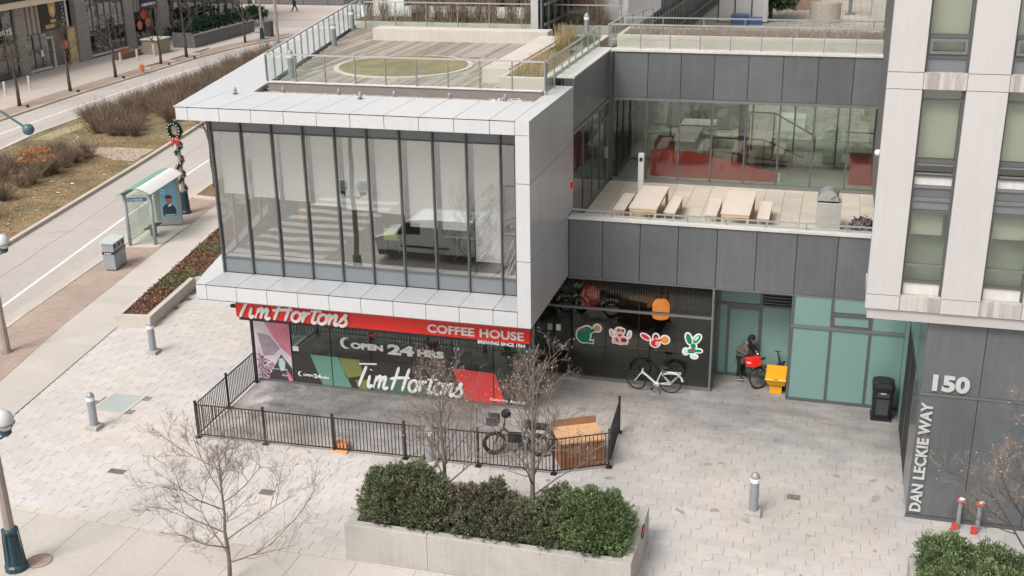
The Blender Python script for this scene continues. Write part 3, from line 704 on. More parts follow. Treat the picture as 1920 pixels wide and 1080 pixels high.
# path lights
def path_light(name, lab, cat, x, y, z, hh=1.0, r=.12, base=True, grp=None, loc=None):
    t = thing(name, lab, cat, (x, y, z), group=grp)
    if base: part('base_block', MB().box(x-.19, x+.19, y-.19, y+.19, z-.02, z+.12, .01), concrete, t)
    z0 = z+(.12 if base else 0)
    part('column', MB().lathe((x, y, z0), [(r, 0), (r*.96, hh*.74)], 18), steel, t, smooth=False)
    part('light_band', MB().lathe((x, y, z0+hh*.742), [(r*1.03, 0), (r*1.08, .10), (r*1.03, .11)], 18), white_m, t)
    part('cap', MB().lathe((x, y, z0+hh*.742+.112), [(r*1.02, 0), (r*1.02, .03), (r*.8, .09), (r*.4, .135), (.01, .15)], 18), steel, t, smooth=True)
    return t
for x, yy, lab in ((-18.2, 39.9, 'grey path light at the far left rail of the roof terrace'), (-16.6, 33.0, 'grey path light behind the front left corner glass of the terrace'), (-19.3, 44.2, 'grey path light at the back left corner of the roof terrace'), (-9.4, 44.0, 'white path light right of the long concrete bench')):
    path_light('path_light', lab, 'path light', x, yy, RD, .85, .1, False, 'path lights on the roof')
# little roof anchors
for k, (x, yy, z) in enumerate([(-16.68, 29.5, 9.063), (-15.61, 30.4, 8.95), (-13.83, 30.4, 8.95), (-12.78, 29.5, 9.063), (-12.11, 30.4, 8.95), (-10.44, 30.4, 8.95), (-8.83, 30.5, 8.95)]):
    t = thing('roof_anchor', ('small dark anchor post alone on the left white parapet', 'first small anchor in the gravel strip from the left', 'second small anchor in the gravel strip from the left', 'small dark anchor post on the white front edge', 'third small anchor in the gravel strip from the left', 'fourth small anchor in the gravel strip from the left', 'small anchor with tangled litter at the right end of the gravel')[k], 'roof anchor', (x, yy, z), group='roof anchors')
    part('base', MB().lathe((x, yy, z-.04), [(.075, 0), (.075, .06), (.04, .08)], 12), dark_m, t); part('stem', MB().lathe((x, yy, z+.02), [(.05, 0), (.05, .13), (.025, .18), (.01, .19)], 12), steel, t)
q = []
for i in range(60):
    c = np.array([random.uniform(-9.3, -8.3), random.uniform(30.1, 30.7), 8.97]); a = random.uniform(0, 6.28); l = random.uniform(.05, .25)
    d = np.array([math.cos(a)*l, math.sin(a)*l, random.uniform(0, .08)]); s = np.array([-math.sin(a), math.cos(a), 0])*.012
    q.append([c-s, c+s, c+d+s, c+d-s])
stuff('roof_litter', quads_mesh('roof_litter', np.array(q)), litter_m, 'tangled white litter on the gravel at the right end of the roof strip', 'litter')

# --- ground floor shop
YC = 29.45; ZC = 3.1
part('base_sill', MB().box(-16.85, -7.8, YC-.06, YC+.1, 0, .06), mull_l, cb)
panes = [-16.84, -15.58, -14.24, -12.93, -11.62, -10.31, -9.03, -7.82]
for i in range(len(panes)-1):
    a, b = panes[i], panes[i+1]
    part('shop_window', MB().box(a+.015, b-.015, YC+.0, YC+.015, .065, 3.3), shop_glass, cb)
    part('shop_mullion', MB().box(a-.012, a+.012, YC-.02, YC+.06, .06, 3.36), mull_b, cb)
part('shop_corner_post', MB().box(-16.92, -16.85, YC-.04, YC+.05, 0, 3.36), mull_b, cb)
part('shop_corner_post', MB().box(-7.82, -7.77, YC-.03, YC+.06, 0, 3.36), mull_l, cb)
part('shop_window', MB().box(-7.80, -7.785, YC+.07, 31.9, .06, 3.3), shop_glass, cb, label='side pane beside the dark entrance')
part('shop_window', MB().box(-16.9, -16.885, YC+.07, 36, .06, 3.3), shop_glass, cb)
part('shop_floor', MB().box(-16.84, -7.83, YC+.1, 40, -.1, .02), mat('shop_floor', (.10, .095, .085), .5, n1=(.1, 1)), cb)
part('shop_back_wall', MB().box(-16.84, -7.83, 36, 36.2, .02, 3.3), room_d, cb)
mb = MB()
for i in range(90): x = -16.7+i*.098; mb.box(x, x+.05, YC+.5, YC+.54, 1.42, 3.3)
part('slatted_screen', mb, mat('grey_green_slats', (.30, .34, .31), .6), cb)
part('counter', MB().box(-14.5, -11, 31.5, 32.2, .02, .95), mat('counter_brown', (.10, .08, .065), .5), cb)
part('bench_back', MB().box(-10.6, -8.6, 32.2, 32.5, .02, 1.6), mat('pale_grey_board', (.34, .36, .33), .6), cb)
for x in (-10.9, -10.3, -9.75): part('menu_light', MB().box(x, x+.48, 33.5, 33.55, 1.9, 2.1), mat('soft_white_panel', (.7, .7, .66), .6), cb)
part('pillar', MB().box(-9.35, -9.0, 30.7, 31.0, .02, 3.3), mat('interior_pillar', (.34, .35, .31), .6), cb)
# window graphics: each film lies just in front of the glass
yg = YC-.005
P = lambda pts: pts
def film(name, pts, m, k=0, label=None, parent=cb): return part(name, MB().xz(pts, yg-.004*k-.003, yg-.004*k), m, parent, label)
film('window_film', [(-15.57, .07), (-15.57, 1.05), (-10.31, 1.05), (-9.97, .07)], dark_film, 0, 'dark brown vinyl band along the shop window')
film('window_film', [(-14.95, 1.05), (-14.02, 1.05), (-13.62, .07), (-14.6, .07)], teal_film, 1, 'teal vinyl shape on the shop window')
film('window_film', [(-13.98, 1.04), (-13.32, 1.04), (-13.2, .52), (-13.78, .38)], olive_film, 1, 'olive vinyl shape on the shop window')
film('window_film', [(-13.5, .34), (-13.36, .07), (-12.98, .07), (-13.0, .40)], olive_film, 1, 'small olive vinyl shape near the sill')
film('window_film', [(-12.92, .42), (-12.0, .62), (-10.9, .42), (-10.6, .07), (-12.9, .07)], mat('deep_green_film', (.085, .16, .11), .5), 1, 'deep green vinyl shape behind the script lettering')
film('window_film', [(-10.31, 1.08), (-8.98, 1.04), (-8.66, .07), (-9.96, .07)], red_film, 1, 'red vinyl shape at the right of the shop window')
film('window_film', [(-8.9, .9), (-7.84, .9), (-7.84, .07), (-8.62, .07)], dark_film, 1, 'dark vinyl shape at the right end of the shop window')
film('notice', [(-15.53, 1.12), (-15.53, 1.28), (-15.33, 1.28), (-15.33, 1.12)], white_m, 2)
film('red_tag', [(-12.98, 1.86), (-12.98, 1.92), (-12.78, 1.92), (-12.78, 1.86)], red_m, 2)
# poster
po = part('poster', MB().xz([(-16.82, .07), (-16.82, 3.1), (-15.6, 3.1), (-15.6, .07)], yg-.003, yg), poster_mauve, cb, 'pink and mauve poster with a cup of coffee beans')
def pf(name, pts, m, k): part(name, MB().xz(pts, yg-.003-.004*k, yg-.0035), m, po)
pf('poster_pink_field', [(-16.5, 2.1), (-15.61, 2.1), (-15.61, .9), (-15.95, 1.2), (-16.2, 1.55)], poster_pink, 1)
pf('poster_cup', [(-16.72, 1.62), (-16.3, 1.55), (-15.98, 1.15), (-16.2, .9), (-16.55, .85)], mat('poster_cup_grey', (.34, .27, .32), .5, n1=(.2, 6)), 2)
pf('poster_dark_field', [(-16.45, .08), (-16.3, .35), (-15.95, .95), (-15.61, .5), (-15.61, .08)], poster_dark, 3)
pf('poster_spoon', [(-16.02, .8), (-15.9, .84), (-15.82, .7), (-15.86, .42), (-16.0, .38), (-16.06, .6)], mat('poster_mint', (.42, .62, .54), .5), 4)
pf('poster_stripe', [(-15.82, .4), (-15.72, .36), (-15.61, .12), (-15.61, .07), (-15.75, .07)], poster_pink, 4)
mb = MB()
for i in range(260):
    u = random.random(); v = random.random(); x = -16.8+u*.75; z = .12+v*.85*(1-u*.55)
    if x > -16.45 and z < (x+16.45)*1.7+.1: continue
    r = .022; mb.xz([(x-r, z), (x, z-r*.7), (x+r, z), (x, z+r*.7)], yg-.013, yg-.006)
part('poster_beans', mb, poster_bean, po, kind='stuff')
part('poster_lettering', text_mesh('French Vanilla', .55, .06, .003), white_m, po, mw=FRONT(-16.3, yg-.02, .42))
part('poster_lettering', text_mesh('Sip', .2, .09, .003, shear=.3), white_m, po, mw=FRONT(-15.98, yg-.02, .2))

# script lettering drawn as brush strokes
def catmull(p, n=5):
    p = [np.array(q, float) for q in p]
    if len(p) < 3: return p
    p = [2*p[0]-p[1]]+p+[2*p[-1]-p[-2]]; out = []
    for i in range(1, len(p)-2):
        for t in np.linspace(0, 1, n, endpoint=False):
            out.append(.5*((2*p[i])+(-p[i-1]+p[i+1])*t+(2*p[i-1]-5*p[i]+4*p[i+1]-p[i+2])*t*t+(-p[i-1]+3*p[i]-3*p[i+1]+p[i+2])*t**3))
    out.append(p[-2]); return out
def loop(cx, cy, rx, ry): return [(cx+rx*math.cos(t), cy+ry*math.sin(t)) for t in np.linspace(1.2, 1.2+2*math.pi+.5, 14)]
SCRIPT = [('l', [(.05, 1.83), (1.35, 1.93)]), ('l', [(.62, 1.7), (.45, .9), (.28, .0)]), ('l', [(1.0, 1.0), (.98, .25), (1.1, .02), (1.3, .25)]), ('d', [(1.02, 1.42), (1.03, 1.46)]),
          ('l', [(1.5, 1.0), (1.42, 0)]), ('l', [(1.46, .5), (1.7, .95), (1.85, .9), (1.8, 0)]), ('l', [(1.82, .5), (2.08, .95), (2.22, .88), (2.16, .2), (2.3, .0), (2.5, .2)]),
          ('l', [(3.05, 1.9), (2.95, 1.0), (2.8, 0)]), ('l', [(3.85, 1.85), (3.72, 1.0), (3.6, 0)]), ('l', [(2.55, .88), (3.2, 1.02), (4.0, 1.1)]),
          ('l', loop(4.35, .48, .30, .46)), ('l', [(4.6, .75), (4.85, .92), (4.92, .85), (4.85, 0)]), ('l', [(4.9, .5), (5.1, .92), (5.32, .88)]),
          ('l', [(5.68, 1.55), (5.55, .3), (5.68, .02), (5.88, .2)]), ('l', [(5.3, 1.12), (6.05, 1.2)]), ('l', loop(6.25, .48, .30, .46)),
          ('l', [(6.5, .78), (6.78, .92), (6.75, 0)]), ('l', [(6.8, .5), (7.05, .95), (7.2, .88), (7.15, .2), (7.28, .02), (7.45, .25)]),
          ('l', [(7.45, .3), (7.85, 1.15), (7.8, .8), (7.98, .35), (7.8, .02), (7.5, .06)])]
def script(parent, m, x, y, z, w, xh, r, label, slant=.22, flat=.35):
    s = w/8.4; mb = MB()
    for k, pts in SCRIPT:
        c = catmull(pts, 4) if len(pts) > 2 else pts
        P3 = [(x+(p[0]+p[1]*slant)*s, y, z+p[1]*xh) for p in c]
        rr = [r*(.95 if 0 < i < len(P3)-1 else .55) for i in range(len(P3))]
        if k == 'd': rr = [r, r]
        mb.tube(P3, rr, 8, True, flat, axis=(0, 1, 0))
    return part('script_lettering', mb, m, parent, label)
script(cb, white_m, -13.5, yg-.03, .15, 3.62, .42, .052, 'large white handwritten shop name on the window', flat=.3)
def moon(parent, x, z, r, k=3):
    pts = [(x+r*math.cos(t), z+r*math.sin(t)) for t in np.linspace(R(60), R(300), 18)]+[(x+r*.42+r*.82*math.cos(t), z+r*.82*math.sin(t)) for t in np.linspace(R(290), R(70), 18)]
    part('moon_emblem', MB().xz(pts, yg-.004*k-.003, yg-.004*k), white_m, parent)
moon(cb, -13.72, 1.56, .19)
text_part('OPEN', cb, white_m, -13.56, yg-.012, 1.40, 1.06, .21, bold=.06)
text_part('24', cb, white_m, -12.36, yg-.012, 1.33, .86, .34, bold=.05)
text_part('HRS', cb, white_m, -11.40, yg-.012, 1.36, .84, .23, bold=.06)
moon(cb, -15.33, .36, .085)
text_part('OPEN', cb, white_m, -15.24, yg-.012, .30, .34, .075, bold=.03)
text_part('24', cb, white_m, -14.88, yg-.012, .27, .25, .14, bold=.04)
text_part('HRS', cb, white_m, -14.62, yg-.016, .28, .27, .075, bold=.03)
text_part('Catering', cb, white_m, -9.15, yg-.02, .14, .56, .10, bold=.02)
text_part('Available', cb, white_m, -8.54, yg-.02, .14, .60, .10, bold=.02)
# red sign
sg = thing('shop_sign', 'long red sign band above the shop window with white lettering', 'sign', (-12, 28.2, 2.6))
part('board', MB().box(-16.58, -7.56, 28.10, 28.28, 2.68, 3.36), red_m, sg); part('channel', MB().box(-16.5, -7.6, 28.11, 28.30, 2.585, 2.675), mull_b, sg)
part('bracket', MB().box(-16.78, -16.585, 28.15, 28.24, 2.93, 3.02), blackm, sg)
for x in (-16.2, -13.5, -10.5, -7.9): part('bracket', MB().box(x-.04, x+.04, 28.285, 29.4, 3.1, 3.2), blackm, sg)
script(sg, white_m, -16.55, 28.045, 2.71, 3.7, .335, .052, 'white raised handwritten shop name', flat=.5)
text_part('HOUSE', sg, mat('pinkish_white_letters', (.78, .66, .62), .5), -8.98, 28.097, 2.77, 1.28, .26, depth=.05, bold=.03, name='raised_lettering')
text_part('COFFEE', sg, MATS['pinkish_white_letters'], -10.53, 28.097, 2.77, 1.40, .26, depth=.05, bold=.03, name='raised_lettering')
text_part('BREWING SINCE 1964', sg, white_m, -9.05, 28.105, 2.565, 1.38, .105, depth=.03, bold=.02)

# ------------------------------------------------------------------ wing building
wg = thing('wing_building', 'charcoal clad two storey wing with recessed terrace and teal glazing', 'building', (-2.5, 34, 0))
YW = 31.97
part('lower_band_core', MB().box(-7.31, 3.6, YW+.04, YW+.4, 3.36, 5.2), dark_m, wg)
wx = [-7.33, -6.29]+[-6.29+1.13*k for k in range(1, 9)]
for i in range(len(wx)-1):
    part('wall_panel', MB().box(wx[i]+.012, wx[i+1]-.012, YW, YW+.035, 3.36, 5.19), dark_panel, wg)
part('base_trim', MB().box(-7.33, 3.0, YW-.02, YW+.1, 3.315, 3.352), mull_l, wg)
part('coping', MB().box(-7.335, 3.4, YW-.05, YW+.42, 5.205, 5.265), coping, wg)
part('parapet_inner', MB().box(-7.31, 3.4, YW+.401, YW+.44, 4.6, 5.2), coping, wg)
t = thing('low_rail', 'low glass upstand rail along the terrace front edge', 'railing', (-3, YW+.15, 5.26), group='glass railings on the roofs')
part('handrail', MB().beam((-7.33, YW+.18, 5.45), (3., YW+.18, 5.45), .05, .035), alu, t)
for k in range(10): part('post', MB().box(-7.2+k*1.13-.015, -7.2+k*1.13+.015, YW+.165, YW+.195, 5.266, 5.432), alu_d, t)
part('glass_strip', MB().box(-7.3, 3, YW+.175, YW+.187, 5.27, 5.42), rail_glass, t)
# lower floor glazing: glass box
gbx = [-8.3, -7.19, -6.16, -5.14, -3.99, -2.96]
for i in range(len(gbx)-1):
    for z0, z1 in ((.10, 2.34), (2.42, 3.31)):
        part('window', MB().box(gbx[i]+.012, gbx[i+1]-.012, YW+.0, YW+.015, z0, z1), dark_glass, wg)
    if i: part('mullion', MB().box(gbx[i]-.01, gbx[i]+.01, YW+.02, YW+.1, .1, 3.31), mull_b, wg)
part('transom', MB().box(-8.3, -2.88, YW-.03, YW+.08, 2.345, 2.415), mull_l, wg)
part('base_sill', MB().box(-8.3, -2.88, YW-.05, YW+.1, 0, .095), mull_l, wg)
part('corner_post', MB().box(-2.955, -2.90, YW-.02, YW+.06, .095, 3.31), mull_l, wg)
part('return_window', MB().box(-2.915, -2.90, YW+.07, 33.28, .10, 3.31), dark_glass, wg)
part('return_sill', MB().box(-2.93, -2.88, YW+.1, 33.28, 0, .095), mull_l, wg)
part('return_transom', MB().box(-2.94, -2.885, YW+.09, 33.28, 2.345, 2.415), mull_l, wg)
# recessed door wall
YD = 33.3
def frames(parent, rects, y0, y1, m, name='frame_bar'):
    for r in rects: part(name, MB().box(r[0], r[1], y0, y1, r[2], r[3]), m, parent)
frames(wg, [(-2.90, -2.82, 0, 3.3), (-2.60, -2.52, 0, 2.37), (-1.64, -1.54, 0, 3.3), (-.70, -.62, 0, 3.3), (-2.82, -1.64, 2.37, 2.45), (-1.54, -.70, 2.37, 2.45), (-2.52, -1.64, 0, .1), (-1.54, -.70, 0, .08), (-2.82, -2.60, 0, .08), (-2.52, -1.64, 2.25, 2.37)], YD-.03, YD+.07, mull, 'door_frame')
for b in ((-2.82, -2.60, .08, 2.37), (-1.54, -.70, .08, 2.37), (-2.82, -1.64, 2.45, 3.3)): part('teal_pane', MB().box(b[0]+.002, b[1]-.002, YD, YD+.02, b[2]+.002, b[3]-.002), teal_glass, wg)
dr = part('door', MB().box(-2.515, -1.645, YD+.0, YD+.02, .105, 2.245), teal_glass, wg)
part('door_handle', MB().box(-1.74, -1.715, YD-.06, YD-.03, .9, 1.3), alu, dr)
part('louvre_backing', MB().box(-1.535, -.705, YD+.03, YD+.06, 2.455, 3.295), blackm, wg)
for k in range(8): part('louvre_slat', MB().box(-1.53, -.71, YD-.02, YD+.02, 2.50+k*.1, 2.53+k*.1), mull, wg)
part('recess_soffit', MB().box(-2.95, -.6, YW+.42, YD-.04, 3.32, 3.36), mull_l, wg)
part('return_panel', MB().box(-.66, -.62, YW+.05, YD-.03, 0, 3.31), mull, wg)
# teal wall
tx = [-.62, .48, 1.58, 2.56]
for i in range(3):
    part('teal_pane', MB().box(tx[i]+.035, tx[i+1]-.035, YW, YW+.02, .085, 2.34), teal_glass, wg)
    if i != 1: part('teal_pane', MB().box(tx[i]+.035, tx[i+1]-.035, YW, YW+.02, 2.43, 3.31), teal_glass, wg)
part('teal_pane', MB().box(tx[1]+.035, tx[2]-.035, YW, YW+.02, 2.90, 3.31), teal_glass, wg)
vw = part('vent_window', MB().box(tx[1]+.07, tx[2]-.07, YW-.01, YW+.01, 2.50, 2.78), teal_glass, wg)
for b in ((tx[1]+.036, tx[2]-.036, 2.79, 2.89), (tx[1]+.036, tx[1]+.068, 2.432, 2.788), (tx[2]-.068, tx[2]-.036, 2.432, 2.788), (tx[1]+.07, tx[2]-.07, 2.432, 2.49)): part('vent_frame', MB().box(b[0], b[1], YW-.05, YW+.04, b[2], b[3]), mull, vw)
for x in tx: part('mullion', MB().box(x-.033, x+.033, YW-.04, YW+.06, .083, 3.31), mull, wg)
part('transom', MB().box(-.65, 2.6, YW-.045, YW+.05, 2.343, 2.427), mull_l, wg)
part('base_sill', MB().box(-.65, 2.6, YW-.05, YW+.08, 0, .08), mull, wg)
# interior of lower floor
part('lower_floor', MB().box(-8.3, 2.9, 33.4, 45, -.1, .02), mat('brown_interior_floor', (.10, .08, .065), .5), wg)
part('lower_floor', MB().box(-7.75, -2.95, YW+.12, 33.39, -.1, .02), mat('brown_interior_floor_b', (.10, .08, .065), .5), wg)
part('lower_ceiling', MB().box(-8.3, 2.9, 33.4, 45, 3.37, 3.5), room_d, wg); part('lower_back_wall', MB().box(-8.3, 2.9, 39, 39.2, .02, 3.36), mat('brown_back_wall', (.13, .085, .055), .7, n1=(.2, .8)), wg)
part('teal_backing', MB().box(-2.8, 2.7, 35.6, 35.7, .02, 3.36), mat('pale_backing', (.5, .55, .5), .8), wg)
mb = MB()
for i in range(60): x = -8.1+i*.085; mb.box(x, x+.04, 33.42, 33.46, 2.0, 3.3)
part('slatted_screen', mb, mat('charcoal_slats', (.20, .20, .19), .6), wg)
for i, (x, w, m) in enumerate(((-6.9, .85, 'a'), (-5.9, .9, 'b'), (-4.8, .95, 'c'))):
    o = thing('cafe_table', ('brown cafe table inside under the green sticker', 'tan cafe table inside under the pink sticker', 'brown cafe table inside behind the white bicycle')[i], 'table', (x, 33.4, 0), group='cafe tables inside the glass corner')
    part('tabletop', MB().box(x, x+w, 33.0, 33.8, .72, .76), mat('table_wood_'+m, ((.17, .12, .085), (.28, .17, .085), (.19, .13, .10))[i], .5), o)
    part('leg', MB().lathe((x+w/2, 33.4, .02), [(.2, 0), (.2, .02), (.03, .04), (.03, .7)], 10), blackm, o)
for x, z, m, lab in ((-6.87, 2.42, warm_dim, 'dull red pendant lamp inside at the left of the glass corner'), (-4.62, 2.15, warm_lamp, 'glowing orange pendant lamp inside the glass corner')):
    o = thing('pendant_lamp', lab, 'lamp', (x, 33.0, z), group='pendant lamps inside the glass corner')
    part('shade', MB().lathe((x, 33.0, z-.28), [(.25, 0), (.27, .03), (.27, .42), (.2, .55), (.08, .58)], 18), m, o, smooth=True); part('cord', MB().lathe((x, 33, z+.28), [(.012, 0), (.012, 1.0)], 6), blackm, o)
# entrance door under the overhang
part('entrance_door', MB().box(-8.28, -7.95, 30.9, 30.92, .05, 2.3), dark_glass, wg)
film2 = part('notice', MB().box(-7.72, -7.58, YW-.012, YW-.004, 1.55, 1.75), white_m, wg)
t = thing('door_pull', 'short steel door handle beside the end of the red sign', 'handle', (-7.65, YC, 2.))
part('bar', MB().tube([(-7.74, YC-.02, 1.8), (-7.62, YC-.06, 2.15)], .018, 8), alu, t); part('bracket', MB().box(-7.765, -7.70, YC-.04, YC+.0, 1.9, 1.95), alu, t)

# --- animal stickers (generic shapes with white borders)
def disc(cx, cz, rx, rz, n=20, rot=0): return [(cx+rx*math.cos(t)*math.cos(rot)-rz*math.sin(t)*math.sin(rot), cz+rx*math.cos(t)*math.sin(rot)+rz*math.sin(t)*math.cos(rot)) for t in np.linspace(0, 2*math.pi, n+1)[:-1]]
def sticker(label, shapes, bw=.045):
    x0 = shapes[0][0][0][0]
    t = thing('window_sticker', label, 'sticker', (x0, YW-.02, 1.5), group='animal stickers on the glass corner')
    k = 0; mb = MB()
    for s, m in shapes:  # border: outline grown outward, each shape on its own thin layer
        cxx, czz = sum(p[0] for p in s)/len(s), sum(p[1] for p in s)/len(s)
        gr = []
        n = len(s); area = sum(s[i][0]*s[(i+1) % n][1]-s[(i+1) % n][0]*s[i][1] for i in range(n)); sg_ = 1 if area > 0 else -1
        for i in range(n):
            a, b, c = s[i-1], s[i], s[(i+1) % n]
            d1 = Vector((b[0]-a[0], b[1]-a[1])); d2 = Vector((c[0]-b[0], c[1]-b[1]))
            d = (d1.normalized()+d2.normalized()); d = d.normalized() if d.length > 1e-5 else d1.normalized()
            gr.append((b[0]+d.y*bw*sg_, b[1]-d.x*bw*sg_))
        k += 1; mb.xz(gr, YW-.006-.0008*k, YW-.002)
    part('border', mb, white_m, t)
    for j, (s, m) in enumerate(shapes):
        part('print', MB().xz(s, YW-.0165-.0012*j, YW-.0155), m, t)
maroon = mat('maroon_vinyl', (.22, .01, .02), .5); pink = mat('pink_vinyl', (.75, .42, .40), .5); tan = mat('tan_vinyl', (.52, .33, .17), .5); orv = mat('orange_vinyl', (.72, .27, .05), .5); redv = mat('red_vinyl', (.62, .02, .03), .5)
sticker('green round backed animal sticker holding a tan ball', [(disc(-6.85, 1.47, .21, .24), green_m), (disc(-6.74, 1.68, .13, .09), green_m), ([(-6.78, 1.62), (-6.50, 1.74), (-6.46, 1.66), (-6.70, 1.5)], green_m), ([(-6.82, 1.24), (-6.56, 1.23), (-6.54, 1.33), (-6.64, 1.30), (-6.8, 1.34)], green_m), (disc(-6.42, 1.74, .105, .105), tan), (disc(-6.86, 1.64, .10, .04, rot=.4), redv)])
sticker('pink and maroon animal sticker with raised arms', [(disc(-5.70, 1.42, .22, .13), pink), (disc(-5.72, 1.70, .14, .12), pink), (disc(-5.96, 1.62, .05, .12, rot=.3), pink), (disc(-5.42, 1.62, .045, .12, rot=-.2), pink), ([(-5.92, 1.31), (-5.5, 1.31), (-5.46, 1.37), (-5.94, 1.37)], pink), (disc(-5.75, 1.74, .05, .04), maroon), (disc(-5.62, 1.74, .05, .045), maroon), (disc(-5.58, 1.43, .10, .07), maroon), (disc(-5.71, 1.58, .07, .03), maroon), (disc(-5.8, 1.42, .03, .08, rot=.5), maroon)], .035)
sticker('red animal sticker with a broad tail and an orange ball', [(disc(-4.92, 1.60, .15, .065, rot=-.5), redv), (disc(-4.62, 1.42, .13, .12), redv), (disc(-4.60, 1.62, .08, .10), maroon), ([(-4.58, 1.52), (-4.42, 1.60), (-4.4, 1.54), (-4.55, 1.44)], redv), (disc(-4.32, 1.56, .12, .12), orv), (disc(-4.55, 1.42, .06, .08), pink), (disc(-4.58, 1.58, .05, .035), pink)], .04)
sticker('green long eared animal sticker with pale feet', [(disc(-3.60, 1.66, .08, .18, rot=.3), green_m), (disc(-3.36, 1.68, .08, .16, rot=-.6), green_m), (disc(-3.46, 1.44, .08, .09), green_m), (disc(-3.50, 1.28, .15, .08, rot=.2), green_m), (disc(-3.30, 1.30, .10, .045), green_m), (disc(-3.68, 1.24, .07, .09), pgreen_m), (disc(-3.42, 1.10, .09, .05), pgreen_m), (disc(-3.37, 1.70, .045, .10, rot=-.6), pgreen_m), (disc(-3.49, 1.29, .045, .04), redv)], .045)

# --- terrace
TZ = 4.8; YB = 38.2
tr = part('terrace_floor', MB().box(-7.31, 3.2, YW+.44, YB-.02, 4.4, TZ-.012), mortar, wg)
tl = MB().box(.006, .594, .006, .594, -.02, 0, .003).mesh('tile'); tl.materials.append(tile_m)
yy = YW+.46; r = 0
while yy < YB-.1:
    xx = -7.28
    while xx < 1.9:
        y1 = min(yy+.6, YB-.04)
        if y1-yy > .55: part('tile', tl, tile_m, tr, mw=Matrix.Translation((xx, yy, TZ+random.uniform(-.003, .003))))
        else: part('tile', MB().box(xx+.006, xx+.594, yy+.006, y1, TZ-.02, TZ), tile_m, tr)
        xx += .6
    yy += .6
# left wall of the terrace
XL = -7.34
part('left_wall_core', MB().box(XL-.3, XL-.03, 32.62, YB+.3, 7.8, 9.28), dark_m, wg)
for a, b in ((31.98, 34.2), (34.2, 36.4), (36.4, 37.55), (37.55, 38.2)):
    part('wall_panel', MB().box(XL-.025, XL, max(a, 32.61)+.01, b-.01, 7.74, 9.27), dark_panel, wg)
part('left_transom', MB().box(XL-.06, XL+.04, 32.61, YB, 7.62, 7.72), mull_l, wg)
for a, b in ((32.61, 34.0), (34.0, 35.4), (35.4, 36.6)):
    part('window', MB().box(XL-.02, XL-.005, a+.02, b-.02, TZ+.06, 7.61), dark_glass, wg); part('mullion', MB().box(XL-.05, XL+.02, b-.02, b+.02, TZ+.06, 7.61), mull, wg)
d2 = part('glass_door', MB().box(XL-.02, XL-.005, 36.68, 37.9, TZ+.06, 7.08), dark_glass, wg)
part('door_rail', MB().box(XL-.04, XL+.03, 36.63, 37.98, 7.09, 7.16), mull_l, d2); part('door_stile', MB().box(XL-.04, XL+.03, 37.91, 37.99, TZ+.06, 7.085), mull_l, d2); part('door_handle', MB().box(XL+.005, XL+.06, 37.7, 37.74, 5.7, 6.1), alu, d2)
part('window', MB().box(XL-.02, XL-.005, 36.64, 37.98, 7.17, 7.61), dark_glass, wg)
part('left_sill', MB().box(XL-.05, XL+.03, 32.61, YB, TZ-.02, TZ+.055), mull_l, wg)
part('corner_post', MB().box(XL-.05, XL+.12, 38.0, YB+.05, TZ+.06, 9.28), mull, wg)
part('left_ledge', MB().box(-7.84, XL+.02, 32.61, YB+.4, 9.285, 9.34), coping, wg)
# back wall of the terrace
bx = [-7.22, -6.04]+[-6.04+1.107*k for k in range(1, 9)]
part('upper_band_core', MB().box(-7.2, 3.2, YB+.04, YB+.4, 7.75, 9.27), dark_m, wg)
for i in range(len(bx)-1):
    part('wall_panel', MB().box(bx[i]+.012, bx[i+1]-.012, YB, YB+.035, 7.745, 9.27), dark_panel, wg)
    part('window', MB().box(bx[i]+.03, bx[i+1]-.03, YB+.0, YB+.015, TZ+.13, 7.63), wing_glass, wg)
    part('mullion', MB().box(bx[i]-.03, bx[i]+.03, YB-.03, YB+.08, TZ+.13, 7.63), mull, wg)
part('head_trim', MB().box(-7.2, 3.2, YB-.04, YB+.1, 7.64, 7.735), mull_l, wg)
part('base_sill', MB().box(-7.2, 3.2, YB-.06, YB+.1, TZ-.02, TZ+.12), mull_l, wg)
part('coping', MB().box(-7.31, 3.3, YB-.05, YB+.42, 9.275, 9.34), coping, wg)
# glazed pavilion behind: its far wall opens on the paved courtyard
part('upper_room_floor', MB().box(-7.2, 3.2, YB+.12, 41.3, 4.4, 4.82), mat('upper_room_floor', (.42, .44, .38), .7, n1=(.1, .5)), wg)
part('upper_room_ceiling', MB().box(-7.2, 3.2, YB+.42, 41.3, 8.9, 9.0), room_w, wg)
part('upper_room_side', MB().box(-7.2, -7.1, YB+.3, 41.3, 4.83, 8.9), room_d, wg)
rx = [-7.1+1.47*k for k in range(8)]
for i in range(7):
    part('rear_window', MB().box(rx[i]+.03, rx[i+1]-.03, 41.25, 41.265, 4.95, 8.85), wing_glass, wg); part('rear_mullion', MB().box(rx[i]-.03, rx[i]+.03, 41.2, 41.3, 4.83, 8.88), mull, wg)
part('rear_sill', MB().box(-7.1, 3.2, 41.2, 41.32, 4.83, 4.94), mull, wg)
rm = thing('red_ramp', 'red walled indoor ramp seen through the terrace glazing', 'ramp', (-4, 39.5, 4.82))
part('ramp_wall', MB().xz([(-6.02, 4.83), (-6.02, 5.75), (-4.6, 5.75), (-1.6, 5.15), (-1.6, 4.83)], 39.0, 39.1), red_in, rm)
part('ramp_floor', MB().box(-5.9, -1.6, 39.11, 40.4, 4.82, 4.9), red_in, rm); part('plinth', MB().box(-5.3, -4.3, 40.0, 41.0, 4.91, 6.0), white_paint, rm); part('block', MB().box(-6.02, -5.35, 40.0, 41.0, 4.83, 5.85), red_in, rm); part('block', MB().box(.75, 2.6, 39.2, 40.6, 4.83, 5.62), red_in, rm)
part('white_end', MB().box(-1.59, -1.52, 38.98, 39.12, 4.83, 5.15), white_paint, rm)
mrail = mat('maroon_rail', (.16, .04, .035), .5)
mb = MB()
